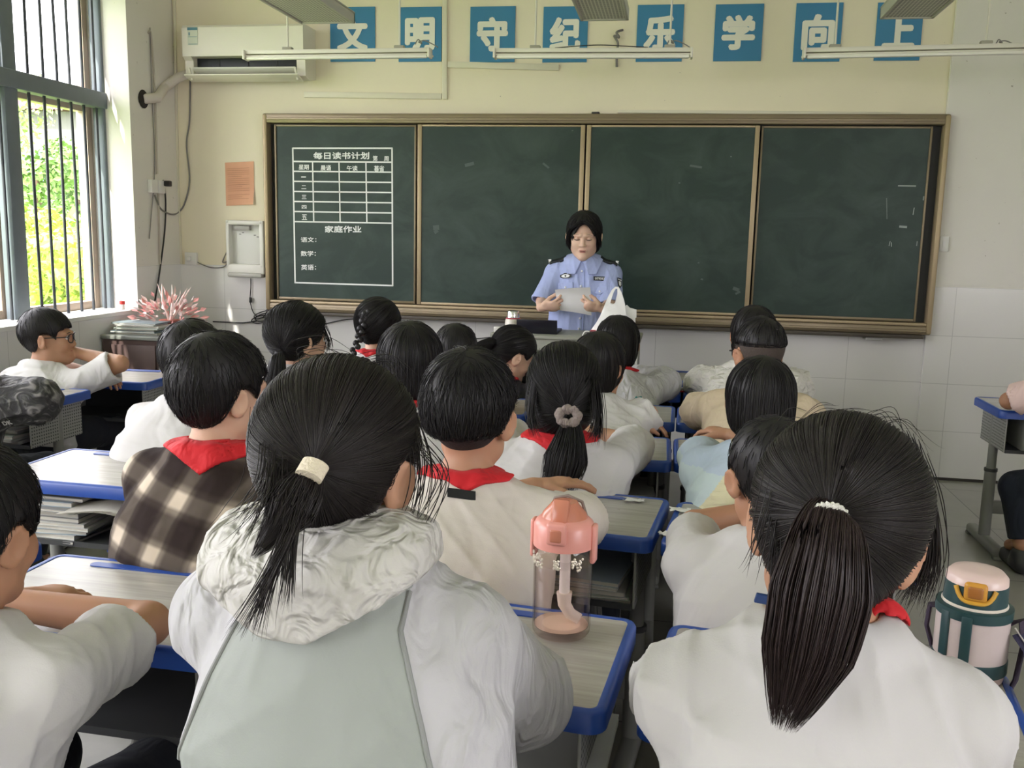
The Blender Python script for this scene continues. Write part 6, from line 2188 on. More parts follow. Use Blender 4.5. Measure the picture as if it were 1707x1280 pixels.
# ---- P1: the girl in the pale green windbreaker, nearest of all
def who_jacket():
    s = 1.05
    p = person('jacket', hd(572, 606, 1.15, s, 0.020), -14, 4, -2, 0, s, 0.0045, 'girl with low ponytail in a pale green hooded windbreaker with white sleeves', shirt=None, sleeve='long', slack=0.024, fold=0.005, neck_up=-0.112, neck_x=0.010, pelvis=hd(572, 606, 1.15, s, 0.020) * np.array([1, 1, 0]) + np.array([0.080, -0.09, 0.46]),
               elbows=(at_z(430, 1040, 0.735), at_z(868, 1158, 0.715)), sh_w=0.148, sh_drop=0.070, hips_z=0.46, lean=0.07, stool_label='blue stool under the girl in the windbreaker', wide=1.02)
    X, Y = p.X, p.Y
    N0 = p.N

    def seam(z):
        t = np.clip((N0[2] - 0.03 - z) / 0.40, 0, 1.3)
        return 0.098 + 0.062 * np.clip(t * 2.0, 0, 1) ** 0.8 + 0.030 * t

    def sel(c):
        q = c - N0
        x = q @ X
        back = q @ Y < 0.30
        return np.where(np.abs(x - 0.008) < seam(c[:, 2]), 0, np.where(x < 0, 1, 2))
    split_shirt(p, sel, ('jacket_body', 'sleeve', 'sleeve'), (W_mint, W_nylon, W_nylon))
    # grey piping along both seams
    for sg in (-1, 1):
        pts = []
        dr = nv(Y * 0.80 - np.array([0, 0, 0.60]))
        for z in np.linspace(N0[2] + 0.005, N0[2] - 0.46, 40):
            zz_ = z
            for it in range(4):
                a = N0 + X * (sg * seam(zz_) + 0.008); a = np.array([a[0], a[1], z]) - dr * 0.40 + Y * 0.0 - Y * 0.06
                for _ in range(90):
                    d = p.cloth(a[None])[0]
                    if d < 0.0006:
                        break
                    a = a + dr * min(d, 0.05) * 0.8
                zz_ = a[2]
            if d < 0.002 and (not pts or np.linalg.norm(a - pts[-1]) < 0.05):
                pts.append(a)
        MB().tube([q - p.off for q in pts], 0.0032, 8).build('piping', mat('grey_piping', (0.24, 0.25, 0.24), 0.6), p.root)
    # hood lying on the back
    fdh = folds(0.0026, 991)
    c0 = N0 - X * 0.022 + np.array([0, 0, 0.012])

    def hood(P):
        q = P - c0
        x, y, z = q @ X, q @ Y, q[:, 2]
        # the pouch that hangs on the back, narrowing to a blunt tip
        def edge(x0, z0, x1, z1):
            ex, ez = x1 - x0, z1 - z0; L_ = math.hypot(ex, ez)
            return -((x - x0) * ez - (z - z0) * ex) / L_
        out = np.maximum.reduce([edge(0.145, 0.020, 0.030, -0.050), edge(0.030, -0.050, -0.030, -0.050), edge(-0.030, -0.050, -0.132, -0.010), -x - 0.130, x - 0.145])
        th = 0.010 + 0.016 * np.clip((z + 0.05) / 0.07, 0, 1)
        flat = smax(np.abs(p.cloth(P) - th * 0.8) - th, out, 0.012)
        flat = np.maximum(flat, y - 0.01)
        # the gathered roll round the neck
        rr = np.hypot(np.hypot(x * 0.78, y + 0.004) - 0.080, (z - 0.018 + 0.25 * np.clip(-y, -0.1, 0.08)) * 0.85) - 0.026
        d = smin(rr, flat, 0.03)
        d = np.maximum(d, y - 0.085)
        nk = np.hypot(x, y - 0.012) - 0.060
        k = np.clip((z + 0.045) / 0.05, 0.25, 1.0)
        return smax(d, -nk, 0.01) + fdh(P * 1.9) * k
    g = Field(); g.ops = [('u', hood, 0.0, c0 - np.array([0.19, 0.22, 0.22]), c0 + np.array([0.19, 0.13, 0.10]))]
    V, F = g.mesh(0.0045)
    raw_obj('hood', V - p.off, F, cloth('crinkled_hood_nylon', (0.55, 0.535, 0.50), 0.6, 24, (1, 1, 1), rough=0.6), p.root)
    tie = at_d(521, 784, 1.03)
    hair(p, 0.019, HL_PONY, 4500, 0.0006, 'tie', tie=tie, top=0.004, m=M_hair2, steps=14)
    tl = [at_d(521, 782, 1.03), at_d(502, 815, 1.015), at_d(482, 850, 1.005), at_d(458, 885, 0.995), at_d(425, 925, 0.99)]
    ponytail(p, tl, [0.013, 0.025, 0.026, 0.014, 0.003], 500, 0.00065, m=M_hair2, ends=(0.6, 1.05), flat=0.7, wob=0.25)
    wisps(p, [[at_d(508, 800, 1.01), at_d(492, 870, 0.99), at_d(450, 960, 0.965), at_d(395, 1052, 0.955)],
              [at_d(505, 800, 1.01), at_d(480, 880, 0.99), at_d(445, 980, 0.965), at_d(425, 1050, 0.955)],
              [at_d(510, 800, 1.01), at_d(489, 900, 0.985), at_d(481, 1005, 0.96)]], 0.0006, M_hair2, n=42, jitter=0.0035)
    wisps(p, [[at_d(455, 690, 1.1), at_d(448, 800, 1.03), at_d(425, 850, 1.0), at_d(405, 880, 0.99)], [at_d(470, 740, 1.08), at_d(460, 830, 1.01), at_d(440, 880, 0.99)]], 0.0005, M_hair2, n=40, jitter=0.008)
    wisps(p, [[at_d(690, 690, 1.15), at_d(712, 760, 1.13), at_d(706, 820, 1.12), at_d(690, 860, 1.12)], [at_d(693, 720, 1.14), at_d(700, 800, 1.12), at_d(680, 880, 1.12)], [at_d(697, 740, 1.12), at_d(735, 800, 1.12), at_d(690, 900, 1.11)]], 0.0007, M_hair2, n=8, jitter=0.005)
    wisps(p, [[at_d(560, 615, 1.14), at_d(520, 598, 1.15), at_d(500, 640, 1.13)], [at_d(590, 612, 1.14), at_d(550, 590, 1.15), at_d(505, 600, 1.16), at_d(498, 625, 1.15)], [at_d(600, 610, 1.14), at_d(650, 600, 1.14), at_d(680, 640, 1.13)]], 0.0004, M_hair2, n=10, jitter=0.008)
    q = at_d(521, 783, 1.012)
    ax = nv(tl[1] - tl[0])
    MB().tube([q - p.off - ax * 0.008, q - p.off + ax * 0.010], 0.0165, 20, flat=0.8).build('hair_tie', mat('cream_hair_band', (0.70, 0.62, 0.47), 0.6, bump=0.5, bscale=300), p.root)
    return p


# ---- P2: the girl with the thick dark ponytail
def who_ponytail():
    s = 1.05
    p = person('ponytail', hd(1405, 700, 1.06, s, 0.020), -10, 3, 6, 0, s, 0.0045, 'girl with a thick long ponytail tied high in a white twist, plain white top', shirt=W_white2, sleeve='short', sleeve_len=0.92, slack=0.014, fold=0.013, neck_up=-0.112, sh_drop=0.078,
               elbows=(at_z(1128, 1146, 0.715), at_z(1592, 1235, 0.715)), hips_z=0.46, lean=0.06, stool_label='blue stool under the girl with the thick ponytail', collar=W_white2, sh_w=0.140, wide=0.86)
    # a glimpse of red cloth at the collar, navy tag on the other shoulder
    Nk = p.N
    patch(p, lambda P: np.linalg.norm((P - (Nk + p.X * 0.062 + p.Y * 0.01 + np.array([0, 0, 0.022]))) / np.array([1, 1, 1.0]), axis=1) - 0.034, 'red_neckerchief', M_red, 0.010, 0.007, Nk + np.array([-0.1, -0.1, -0.08]), Nk + np.array([0.14, 0.12, 0.10]))
    tie = at_d(1380, 858, 0.945)
    hair(p, 0.019, HL_PONY, 4500, 0.0006, 'tie', tie=tie, top=0.004, m=M_hair2, steps=14)
    tl = [at_d(1380, 850, 0.945), at_d(1381, 890, 0.915), at_d(1368, 985, 0.905), at_d(1345, 1090, 0.91), at_d(1308, 1205, 0.925)]
    ponytail(p, tl, [0.019, 0.036, 0.047, 0.042, 0.013], 1700, 0.0008, m=hair_mat('brownish_black_hair', (0.020, 0.012, 0.011), 0.4), ends=(0.78, 1.03), flat=0.6, wob=0.12)
    wisps(p, [[at_d(1512, 745, 1.06), at_d(1541, 830, 1.08), at_d(1546, 930, 1.11), at_d(1515, 1000, 1.12)], [at_d(1508, 740, 1.06), at_d(1534, 840, 1.08), at_d(1540, 930, 1.11), at_d(1525, 990, 1.12)]], 0.0007, M_hair2, n=90, jitter=0.006)
    wisps(p, [[at_d(1300, 780, 1.02), at_d(1275, 880, 1.0), at_d(1262, 945, 1.0)], [at_d(1300, 790, 1.02), at_d(1290, 890, 1.0), at_d(1285, 950, 1.0)]], 0.0006, M_hair2, n=14, jitter=0.005)
    wisps(p, [[at_d(1330, 725, 1.05), at_d(1380, 690, 1.06), at_d(1430, 700, 1.06)], [at_d(1440, 705, 1.05), at_d(1490, 690, 1.06), at_d(1530, 745, 1.05)], [at_d(1350, 720, 1.05), at_d(1320, 715, 1.06), at_d(1290, 760, 1.05)]], 0.0004, M_hair2, n=9, jitter=0.008)
    mb = MB()
    ring = []
    q = at_d(1380, 856, 0.918)
    for t in np.linspace(0, PI, 15):
        ring.append(q + CR * (0.019 * math.cos(t)) + CU * (0.017 * math.sin(t) - 0.010) + np.array([0, 0.010 * math.cos(t) ** 2, 0]))
    for k in range(3):
        mb.tube([c - p.off + np.array([0.0015 * math.sin(3 * i + k * 2), 0, 0.0025 * math.cos(2.4 * i + 2 * k)]) for i, c in enumerate(ring)], 0.0032, 8)
    mb.build('hair_tie', mat('white_twisted_tie', (0.68, 0.67, 0.60), 0.7, bump=0.6, bscale=200), p.root)
    c = at_d(1277, 999, 1.02)
    MB().box(c - p.off, (0.024, 0.004, 0.012), bev=0.001, rot=Euler((0.3, 0.15, 0.1)).to_matrix()).build('navy_tag', mat('navy_tag', (0.02, 0.05, 0.16), 0.6), p.root)
    return p


# ---- P3: boy at the picture edge, bare arms folded
def who_edge():
    s = 1.03
    p = person('edge', hd(-62, 744, 1.33, s, 0.016), -4, 8, 0, -4, s, 0.005, 'boy with clipped dark hair and folded bare arms at the picture edge, white short sleeves', shirt=W_white2, sleeve='short', sleeve_len=0.66, slack=0.020, fold=0.005,
               elbows=(at_z(-230, 1050, 0.72), at_z(246, 1040, 0.715)), wrists=(at_z(18, 1003, 0.712), at_z(-30, 998, 0.735)), hips_z=0.46, lean=0.10, stool_label='blue stool under the boy at the picture edge', skinm=M_skin3, sh_w=0.155)
    hair(p, 0.013, HL_BOY, 1200, 0.0008, 'fall', length=(0.03, 0.06), top=0.004, lift=0.005)
    return p


# ---- P4: boy with the undercut
def who_undercut():
    s = 1.06
    p = person('undercut', hd(786, 585, 1.95, s, 0.024), -7, -2, 0, 0, s, 0.0045, 'boy with undercut hair, red neckerchief and a small black label on his cream top', shirt=W_cream, sleeve='short', sleeve_len=0.80, slack=0.018, fold=0.005,
               elbows=(at_z(690, 850, 0.72), at_z(985, 868, 0.725)), wrists=(at_z(888, 813, 0.750), at_z(800, 838, 0.72)), hands=(None, None), scarf=(0.100, 0.062, 0.35), hips_z=0.46, lean=0.06, stool_label='blue stool under the boy with the undercut', sh_w=0.158, curl=0.35, wide=1.04)
    # clipped hair below, longer mop above
    cap = hair_cap(p.H, p.R, s, 0.0035, ((-0.11, -0.070), (-0.06, -0.075), (-0.034, -0.05), (-0.016, -0.014), (0.004, 0.018), (0.03, 0.012), (0.045, 0.02), (0.075, 0.05), (0.12, 0.05)))
    V, F = cap.mesh(0.004)
    raw_obj('clipped_hair', V - p.off, F, M_stub2, p.root)
    hair(p, 0.018, ((-0.11, -0.016), (-0.05, -0.014), (-0.022, 0.020), (0.01, 0.044), (0.045, 0.030), (0.075, 0.045), (0.12, 0.045)), 2400, 0.0009, 'fall', length=(0.05, 0.10), top=0.010, lift=0.007, jit=0.22, over=0.010, thin=0.5)
    c = at_d(759, 820, 1.80)
    n = p.cloth.grad(p.cloth.snap(c[None], 0, 4))[0]; c = p.cloth.snap(c[None], 0.001, 4)[0]
    ux = nv(CR - n * (CR @ n)); uz = np.cross(n, ux); uz = uz * np.sign(uz[2])
    a = 0.030
    MB().poly([c - p.off + n * 0.0005 + ux * x * 0.0285 + uz * (z * 0.0095) - uz * x * 0.004 for x, z in ((-1, -1), (1, -1), (1, 1), (-1, 1))], n * 0.002).build('black_label', mat('black_label', (0.006, 0.008, 0.008), 0.5), p.root)
    return p


M_stub2 = mat('close_clipped_black_hair', (0.016, 0.013, 0.012), 0.8, noise=0.3, nscale=160, bump=0.3, bscale=300)


def who_plaid():
    s = 1.04
    p = person('plaid', hd(368, 559, 2.08, s, 0.018), -32, 2, 0, -6, s, 0.005, 'boy in a brown and cream plaid shirt with a red neckerchief', shirt=plaid_mat(), sleeve='long', slack=0.020, fold=0.004,
               scarf=(0.115, 0.10, 0.35), hips_z=0.46, lean=0.07, dk='P2', stool_label='blue stool under the boy in plaid', sh_w=0.155, skinm=M_skin2, wide=1.04)
    hair(p, 0.015, HL_BOY, 1300, 0.0009, 'fall', length=(0.03, 0.06), top=0.006, lift=0.006, jit=0.2)
    MB().tube([T_(p, x, y, z) + np.array([0, 0, 0]) - p.off for x, y, z in ((-0.1, -0.08, -0.155), (-0.08, -0.11, -0.17), (0, -0.13, -0.185), (0.09, -0.11, -0.175))], 0.004, 6).build('yoke_seam', mat('dark_seam', (0.03, 0.02, 0.018), 0.9), p.root)
    return p


def who_forearm():
    s = 0.98
    p = person('forearm', hd(1290, 700, 1.86, s, 0.012), 16, 6, 0, 0, s, 0.005, 'boy in a plain white T-shirt, ear and bare forearm showing past the big ponytail', shirt=W_white2, sleeve='short', sleeve_len=0.66, slack=0.020, fold=0.005,
               elbows=(at_z(1158, 876, 0.72), at_z(1420, 900, 0.72)), wrists=(at_z(1262, 850, 0.745), at_z(1330, 858, 0.72)), hips_z=0.46, lean=0.12, stool_label='blue stool under the boy hidden by the big ponytail', skinm=M_skin3, sh_w=0.150)
    hair(p, 0.009, HL_BOY, 700, 0.0008, 'fall', length=(0.02, 0.035), top=0.004, lift=0.003)
    return p


def who_scrunchie():
    s = 1.08
    p = person('scrunchie', hd(943, 574, 2.68, s, 0.022), -5, 2, 3, 0, s, 0.005, 'girl with a grey scrunchie, long side strands and a red neckerchief on white', shirt=W_white2, sleeve='short', sleeve_len=0.95, slack=0.022, fold=0.007,
               dk='E', scarf=(0.120, 0.10, 0.0), hips_z=0.45, lean=0.02, stool_label='blue stool under the girl with the scrunchie', sh_w=0.138)
    tie = at_d(948, 693, 2.54)
    hair(p, 0.022, ((-0.11, -0.10), (-0.05, -0.095), (-0.02, -0.07), (0.01, -0.04), (0.03, -0.02), (0.045, 0.0), (0.055, 0.035), (0.075, 0.060), (0.12, 0.066)), 1400, 0.0011, 'tie', tie=tie, top=0.004, low=0.002)
    tl = [at_d(948, 693, 2.54), at_d(950, 720, 2.51), at_d(943, 765, 2.49), at_d(930, 815, 2.49)]
    ponytail(p, tl, [0.015, 0.035, 0.058, 0.046], 700, 0.0011, ends=(0.85, 1.03), flat=0.5, wob=0.12)
    wisps(p, [[at_d(890, 640, 2.60), at_d(884, 690, 2.58), at_d(893, 722, 2.57)]], 0.0012, n=40, jitter=0.006)
    wisps(p, [[at_d(995, 640, 2.60), at_d(1000, 690, 2.58), at_d(996, 735, 2.57)], [at_d(990, 650, 2.59), at_d(994, 700, 2.57), at_d(986, 730, 2.56)]], 0.0012, n=36, jitter=0.006)
    mb = MB(); q = at_d(948, 693, 2.52) - p.off
    for k in range(26):
        t = k / 26 * 2 * PI
        mb.ball(q + np.array([0.026 * math.cos(t), -0.010 + 0.020 * math.sin(t) * 0.4, 0.018 * math.sin(t)]), (0.0115 + 0.003 * math.sin(5 * t), 0.012, 0.0125 + 0.003 * math.cos(7 * t)), 8)
    mb.build('scrunchie', cloth('grey_velvet', (0.24, 0.20, 0.18), 0.5, 40), p.root)
    return p


def who_yellow():
    s = 1.0
    p = person('yellow', hd(1271, 599, 2.60, s, 0.018), 4, 8, 0, 0, s, 0.005, 'girl with smooth gathered hair in a pale yellow top with light blue shoulders', shirt=None, sleeve='short', sleeve_len=0.95, slack=0.030, fold=0.006,
               elbows=(at_z(1170, 764, 0.72), at_z(1370, 780, 0.72)), wrists=(at_z(1300, 742, 0.74), at_z(1222, 728, 0.755)), hips_z=0.45, stool_label='blue stool under the girl in pale yellow', curl=0.75, sh_w=0.148)
    N0, X = p.N, p.X

    def sel(c):
        q = c - N0
        x = np.abs(q @ X); z = q[:, 2]
        return np.where(x > 0.078 + 0.75 * np.clip(-z, 0, 0.16), np.where(z > -0.03, 2, np.where(q @ X > 0, 3, 1)), 0)
    M_aq = cloth('pale_aqua_knit', (0.52, 0.62, 0.64), 0.25, 14)
    split_shirt(p, sel, ('top', 'shoulder_panel', 'collar_panel', 'shoulder_panel'), (cloth('pale_yellow_knit', (0.66, 0.62, 0.42), 0.35, 26, (0.4, 0.6, 1.6)), M_aq, cloth('pale_blue_collar', (0.46, 0.55, 0.66), 0.25, 14), M_aq))
    hair(p, 0.018, ((-0.11, -0.085), (-0.05, -0.085), (-0.02, -0.06), (0.01, -0.03), (0.04, 0.0), (0.056, 0.03), (0.075, 0.056), (0.12, 0.06)), 900, 0.0011, 'fall', length=(0.08, 0.14), top=0.003, low=0.002, lift=0.001, jit=0.05)
    return p


def who_tan():
    s = 1.04
    p = person('tan', hd(1268, 531, 3.36, s, 0.014), 22, 4, 0, 0, s, 0.006, 'boy with a shaved fade and dark glasses in a tan hooded top', shirt=W_tan, sleeve='long', slack=0.020, fold=0.009, hips_z=0.45, dk='H', stool_label='blue stool under the boy with the fade', skinm=M_skin3, sh_w=0.142)
    cap = hair_cap(p.H, p.R, s, 0.003, HL_BOY); V, F = cap.mesh(0.005); raw_obj('clipped_hair', V - p.off, F, M_stub, p.root)
    hair(p, 0.007, ((-0.11, 0.030), (-0.03, 0.034), (0.03, 0.034), (0.075, 0.05), (0.12, 0.05)), 900, 0.0012, 'fall', length=(0.02, 0.05), top=0.010, over=0.03, lift=0.001)
    glasses(p, M_dark)
    hd_ = lambda P: np.hypot(np.hypot((P - p.N) @ p.X, ((P - p.N) @ p.Y)) - 0.082, (P - p.N)[:, 2] + 0.012 - 0.4 * ((P - p.N) @ p.Y)) - 0.026 + folds(0.006, 55)(P)
    g = Field(); g.ops = [('u', hd_, 0.0, p.N - 0.15, p.N + 0.15)]
    V, F = g.mesh(0.006); raw_obj('hood', V - p.off, F, W_tan, p.root)
    return p


def who_quilt():
    s = 1.05
    p = person('quilt', hd(1258, 511, 4.06, s, 0.016), 8, 0, 0, 0, s, 0.006, 'child in a white quilted coat at the front, dark hair, behind the boy in tan', shirt=W_quilt, sleeve='long', slack=0.030, fold=0.010, hips_z=0.45, dk='J', stool_label='blue stool under the child in the quilted coat', sh_w=0.145)
    hair(p, 0.016, HL_BOB, 400, 0.0013, 'fall', length=(0.08, 0.13), low=0.004, lift=0.002)
    return p


def who_cheek():
    s = 1.01
    p = person('cheek', hd(1003, 556, 3.46, s, 0.015), -34, 6, 0, -4, s, 0.006, 'girl with a dark bob and one cheek showing, white T-shirt with wide sleeve', shirt=W_white, sleeve='short', sleeve_len=0.85, slack=0.026, fold=0.008,
               elbows=(at_z(960, 690, 0.72), at_z(1080, 690, 0.72)), hips_z=0.45, stool_label='blue stool under the girl with the bob', sh_w=0.155)
    hair(p, 0.016, HL_BOB, 600, 0.0012, 'fall', length=(0.08, 0.14), low=0.004, lift=0.001, jit=0.05)
    return p


def who_teal():
    s = 1.02
    p = person('teal', hd(1032, 528, 4.10, s, 0.015), -8, 2, 0, -6, s, 0.006, 'girl in a loose white jacket with a teal panel, red at the neck', shirt=None, sleeve='long', slack=0.030, fold=0.010, hips_z=0.45, scarf=(0.09, 0.05, 0.0), dk='I', stool_label='blue stool under the girl in the teal trimmed jacket', sh_w=0.142)
    N0, X = p.N, p.X

    def sel(c):
        q = c - N0; x = q @ X; z = q[:, 2]
        return np.where((z < -0.045) & (np.abs(x - 0.130) < 0.010 + 0.5 * (-0.045 - z)), 1, 0)
    split_shirt(p, sel, ('jacket', 'teal_panel'), (W_nylon, cloth('teal_panel', (0.06, 0.26, 0.28), 0.3)))
    hair(p, 0.016, HL_BOB, 450, 0.0013, 'fall', length=(0.08, 0.14), low=0.002, lift=0.001, jit=0.05)
    return p


def who_black():
    s = 1.03
    p = person('black', hd(856, 546, 4.28, s, 0.015), -58, 26, 4, -30, s, 0.006, 'girl in black bowing over her desk, red neckerchief, hair tied back', shirt=W_black, sleeve='long', slack=0.018, fold=0.007, hips_z=0.45, scarf=(0.10, 0.06, -0.3), dk='I2', stool_label='blue stool under the girl in black', skinm=M_skin2, lean=0.16)
    tie = T_(p, 0.0, -0.11, -0.02)
    hair(p, 0.014, HL_PONY, 500, 0.0012, 'tie', tie=tie, top=0.002)
    tl = [tie, at_d(822, 572, 4.23), at_d(800, 578, 4.23), at_d(786, 590, 4.23)]
    ponytail(p, tl, [0.012, 0.026, 0.024, 0.008], 200, 0.0012)
    wisps(p, [[T_(p, 0.05, 0.07, 0.07), T_(p, 0.062, 0.085, 0.01), T_(p, 0.055, 0.085, -0.05)]], 0.0015, n=26, jitter=0.006)
    return p


def who_crown():
    s = 0.94
    p = person('crown', hd(761, 543, 3.66, s, 0.012), 0, 2, 0, 0, s, 0.006, 'boy of whom only a dark round head shows beside the undercut boy', shirt=W_white, sleeve='short', slack=0.02, hips_z=0.45, dk='G2', stool_label='blue stool under the boy with only his head showing')
    hair(p, 0.013, HL_BOY, 400, 0.0012, 'fall', length=(0.03, 0.05), top=0.004)
    return p


def who_bob():
    s = 1.05
    p = person('bob', hd(685, 539, 2.9, s, 0.018), 2, 2, 0, 0, s, 0.005, 'girl with a full dark bob and red neckerchief, white shirt, behind the undercut boy', shirt=W_white, sleeve='short', sleeve_len=0.9, slack=0.02, fold=0.008, hips_z=0.45,
               scarf=(0.10, 0.075, 0.0), dk='E2', stool_label='blue stool under the girl with the full bob', sh_w=0.15)
    hair(p, 0.019, ((-0.11, -0.105), (-0.04, -0.105), (-0.01, -0.10), (0.02, -0.08), (0.045, -0.03), (0.056, 0.03), (0.075, 0.050), (0.12, 0.052)), 1000, 0.0011, 'fall', length=(0.09, 0.16), low=0.006, lift=0.002, jit=0.06)
    return p


def who_plait():
    s = 1.09
    p = person('plait', hd(633, 498, 4.25, s, 0.014), -24, 2, 0, -8, s, 0.006, 'girl with a long plait beside the neck, white shirt with red collar', shirt=W_white, sleeve='short', sleeve_len=0.9, slack=0.02, fold=0.008, hips_z=0.45, scarf=(0.085, 0.05, 0.0), dk='I1', stool_label='blue stool under the girl with the plait', skinm=M_skin2)
    hair(p, 0.014, HL_PONY, 500, 0.0012, 'tie', tie=T_(p, -0.055, -0.085, -0.035), top=0.002)
    mb = MB()
    P = path_pts([at_d(612, 520, 4.16), at_d(604, 545, 4.15), at_d(596, 572, 4.13), at_d(584, 596, 4.11), at_d(578, 612, 4.10)], 19)
    for i, q in enumerate(P):
        k = 1 - 0.5 * (i / 18) ** 2
        mb.ball(q - p.off + np.array([0.008 * (-1) ** i, 0, 0]), (0.017 * k, 0.015 * k, 0.016 * k), 10, Euler((0, 0.7 * (-1) ** i, 0)).to_matrix())
    mb.build('plait_hair', M_hair, p.root)
    return p


def who_lace():
    s = 1.10
    p = person('lace', hd(497, 506, 3.55, s, 0.016), -42, 2, 0, -10, s, 0.006, 'girl with a low tied dark tail and a lace edged white collar', shirt=W_white, sleeve='short', sleeve_len=0.9, slack=0.026, fold=0.007, hips_z=0.45, dk='G1', stool_label='blue stool under the girl with the lace collar', skinm=M_skin2)
    tie = at_d(466, 588, 3.45)
    hair(p, 0.017, ((-0.11, -0.085), (-0.05, -0.085), (-0.02, -0.06), (0.01, -0.02), (0.03, 0.0), (0.045, 0.0), (0.055, 0.03), (0.075, 0.055), (0.12, 0.06)), 800, 0.0012, 'tie', tie=tie, top=0.002)
    ponytail(p, [tie, at_d(463, 600, 3.43), at_d(459, 640, 3.42), at_d(456, 672, 3.42)], [0.012, 0.030, 0.043, 0.026], 500, 0.0012, ends=(0.9, 1.02), flat=0.6)
    MB().tube([tie - p.off + np.array([0, -0.006, 0.004]), tie - p.off + np.array([-0.001, -0.008, -0.010])], 0.0155, 14).build('hair_tie', mat('black_band', (0.012, 0.012, 0.013), 0.6), p.root)
    wisps(p, [[T_(p, 0.055, 0.06, 0.06), T_(p, 0.072, 0.078, 0.01), T_(p, 0.066, 0.082, -0.03)]], 0.0014, n=20, jitter=0.006)
    Nk, X, Y = p.N, p.X, p.Y
    patch(p, lambda P: np.maximum(np.hypot((P - Nk) @ X, (P - Nk) @ Y) - 0.095, -(P - Nk)[:, 2] - 0.05), 'collar', W_white2, 0.006, 0.004, Nk - 0.13, Nk + 0.13, 0.005)
    mb = MB()
    for k in range(20):
        t = -0.3 - 2.5 * k / 19
        a = Nk + X * 0.082 * math.cos(t) + Y * 0.082 * math.sin(t)
        c = p.cloth.snap(a[None] + np.array([[0, 0, 0.03]]), 0.011, 5)[0]
        mb.ball(c - p.off, 0.0042, 6)
    mb.build('lace_edging', mat('dark_lace', (0.03, 0.03, 0.04), 0.8), p.root)
    return p


def who_behind_plaid():
    s = 1.04
    p = person('behindplaid', hd(322, 538, 2.98, s, 0.014), -12, 2, 0, -6, s, 0.006, 'boy in a plain white shirt directly beyond the plaid boy, head half covered', shirt=W_white2, sleeve='short', sleeve_len=0.9, slack=0.022, fold=0.006, hips_z=0.45, dk='E1', stool_label='blue stool under the boy beyond the plaid shirt', sh_w=0.155,
               wrists=(None, None) if False else None, skinm=M_skin2)
    hair(p, 0.014, HL_BOY, 700, 0.0011, 'fall', length=(0.03, 0.06), top=0.006, jit=0.2)
    return p


def who_window():
    s = 1.05
    p = person('window', hd(78, 515, 4.12, s, 0.012), -66, 0, 0, -8, s, 0.0055, 'boy with glasses seen in profile by the window, white T-shirt, arm bent on his desk', shirt=W_white, sleeve='short', sleeve_len=0.86, slack=0.022, fold=0.009,
               elbows=(np.array([-0.22, -1.84, 0.715]), at_y(200, 606, -1.98)), wrists=(np.array([0.0, -1.90, 0.70]), at_y(122, 586, -1.92)), hips_z=0.45, lean=0.10, stool_label='blue stool under the boy with glasses', sh_w=0.155)
    hair(p, 0.010, HL_BOY, 600, 0.0011, 'fall', length=(0.02, 0.04), top=0.004, lift=0.003)
    glasses(p, M_dark)
    return p


def who_pattern():
    s = 1.0
    p = person('pattern', at_d(-60, 590, 3.42), -30, 4, 0, -10, s, 0.006, 'child in a dark patterned jacket leaning on the window desk, only the arm in view', shirt=camo_mat(), sleeve='long', slack=0.042, fold=0.010, sname='jacket',
               elbows=(at_z(62, 668, 0.73) + np.array([-0.36, 0.03, 0]), at_z(62, 668, 0.73)), wrists=(at_z(62, 668, 0.73) + np.array([-0.18, 0.10, -0.01]), at_z(62, 668, 0.73) + np.array([-0.19, 0.06, 0.02])), hips_z=0.45, lean=0.10, stool_label='blue stool under the child in the patterned jacket')
    hair(p, 0.013, HL_BOY, 300, 0.0012, 'fall', length=(0.03, 0.05))
    M_pr = mat('white_print', (0.66, 0.66, 0.64), 0.7)
    for k, (tx, px, py, w, h) in enumerate((('DK', 12, 704, 16, 12), ('IM', 13, 717, 15, 11), ('DUC', 17, 735, 24, 12))):
        hit = on_cloth(p, px, py, 2.4)
        if hit is None:
            continue
        c, n, ux, uz = hit
        u = 3.0 / FPX
        mb = MB(); write(mb, tx, c + n * 0.002 - ux * w * u / 2 - uz * h * u / 2, ux, uz, w * u, h * u, 0.04)
        mb.build('printed_letters', M_pr, p.root, 0)
    return p


def who_aisle():
    s = 1.02
    hx = at_d(1795, 560, 3.75)
    p = person('aisle', np.array([4.36, -1.60, 1.03]), 8, 8, 0, 4, s, 0.006, 'pupil across the aisle at the frame edge, bare forearm on the desk, dark trousers', shirt=cloth('pale_pink_shirt', (0.70, 0.52, 0.48), 0.25), sleeve='short', sleeve_len=0.9, slack=0.02,
               elbows=(at_z(1682, 668, 0.715), np.array([4.66, -1.50, 0.72])), wrists=(at_z(1760, 660, 0.72), np.array([4.48, -1.38, 0.745])), hips_z=0.46, stool_label='blue stool under the pupil across the aisle', skinm=M_skin3,
               knees=(at_y(1694, 812, -1.55), (4.52, -1.42, 0.44)), feet=(at_y(1704, 905, -1.60), (4.46, -1.66, 0.085)), trouser=cloth('dark_navy_tracksuit', (0.014, 0.018, 0.028), 0.4))
    hair(p, 0.013, HL_BOY, 200, 0.0012, 'fall', length=(0.03, 0.05))
    return p


M_skin4 = skin('fair_skin', (0.66, 0.45, 0.34))
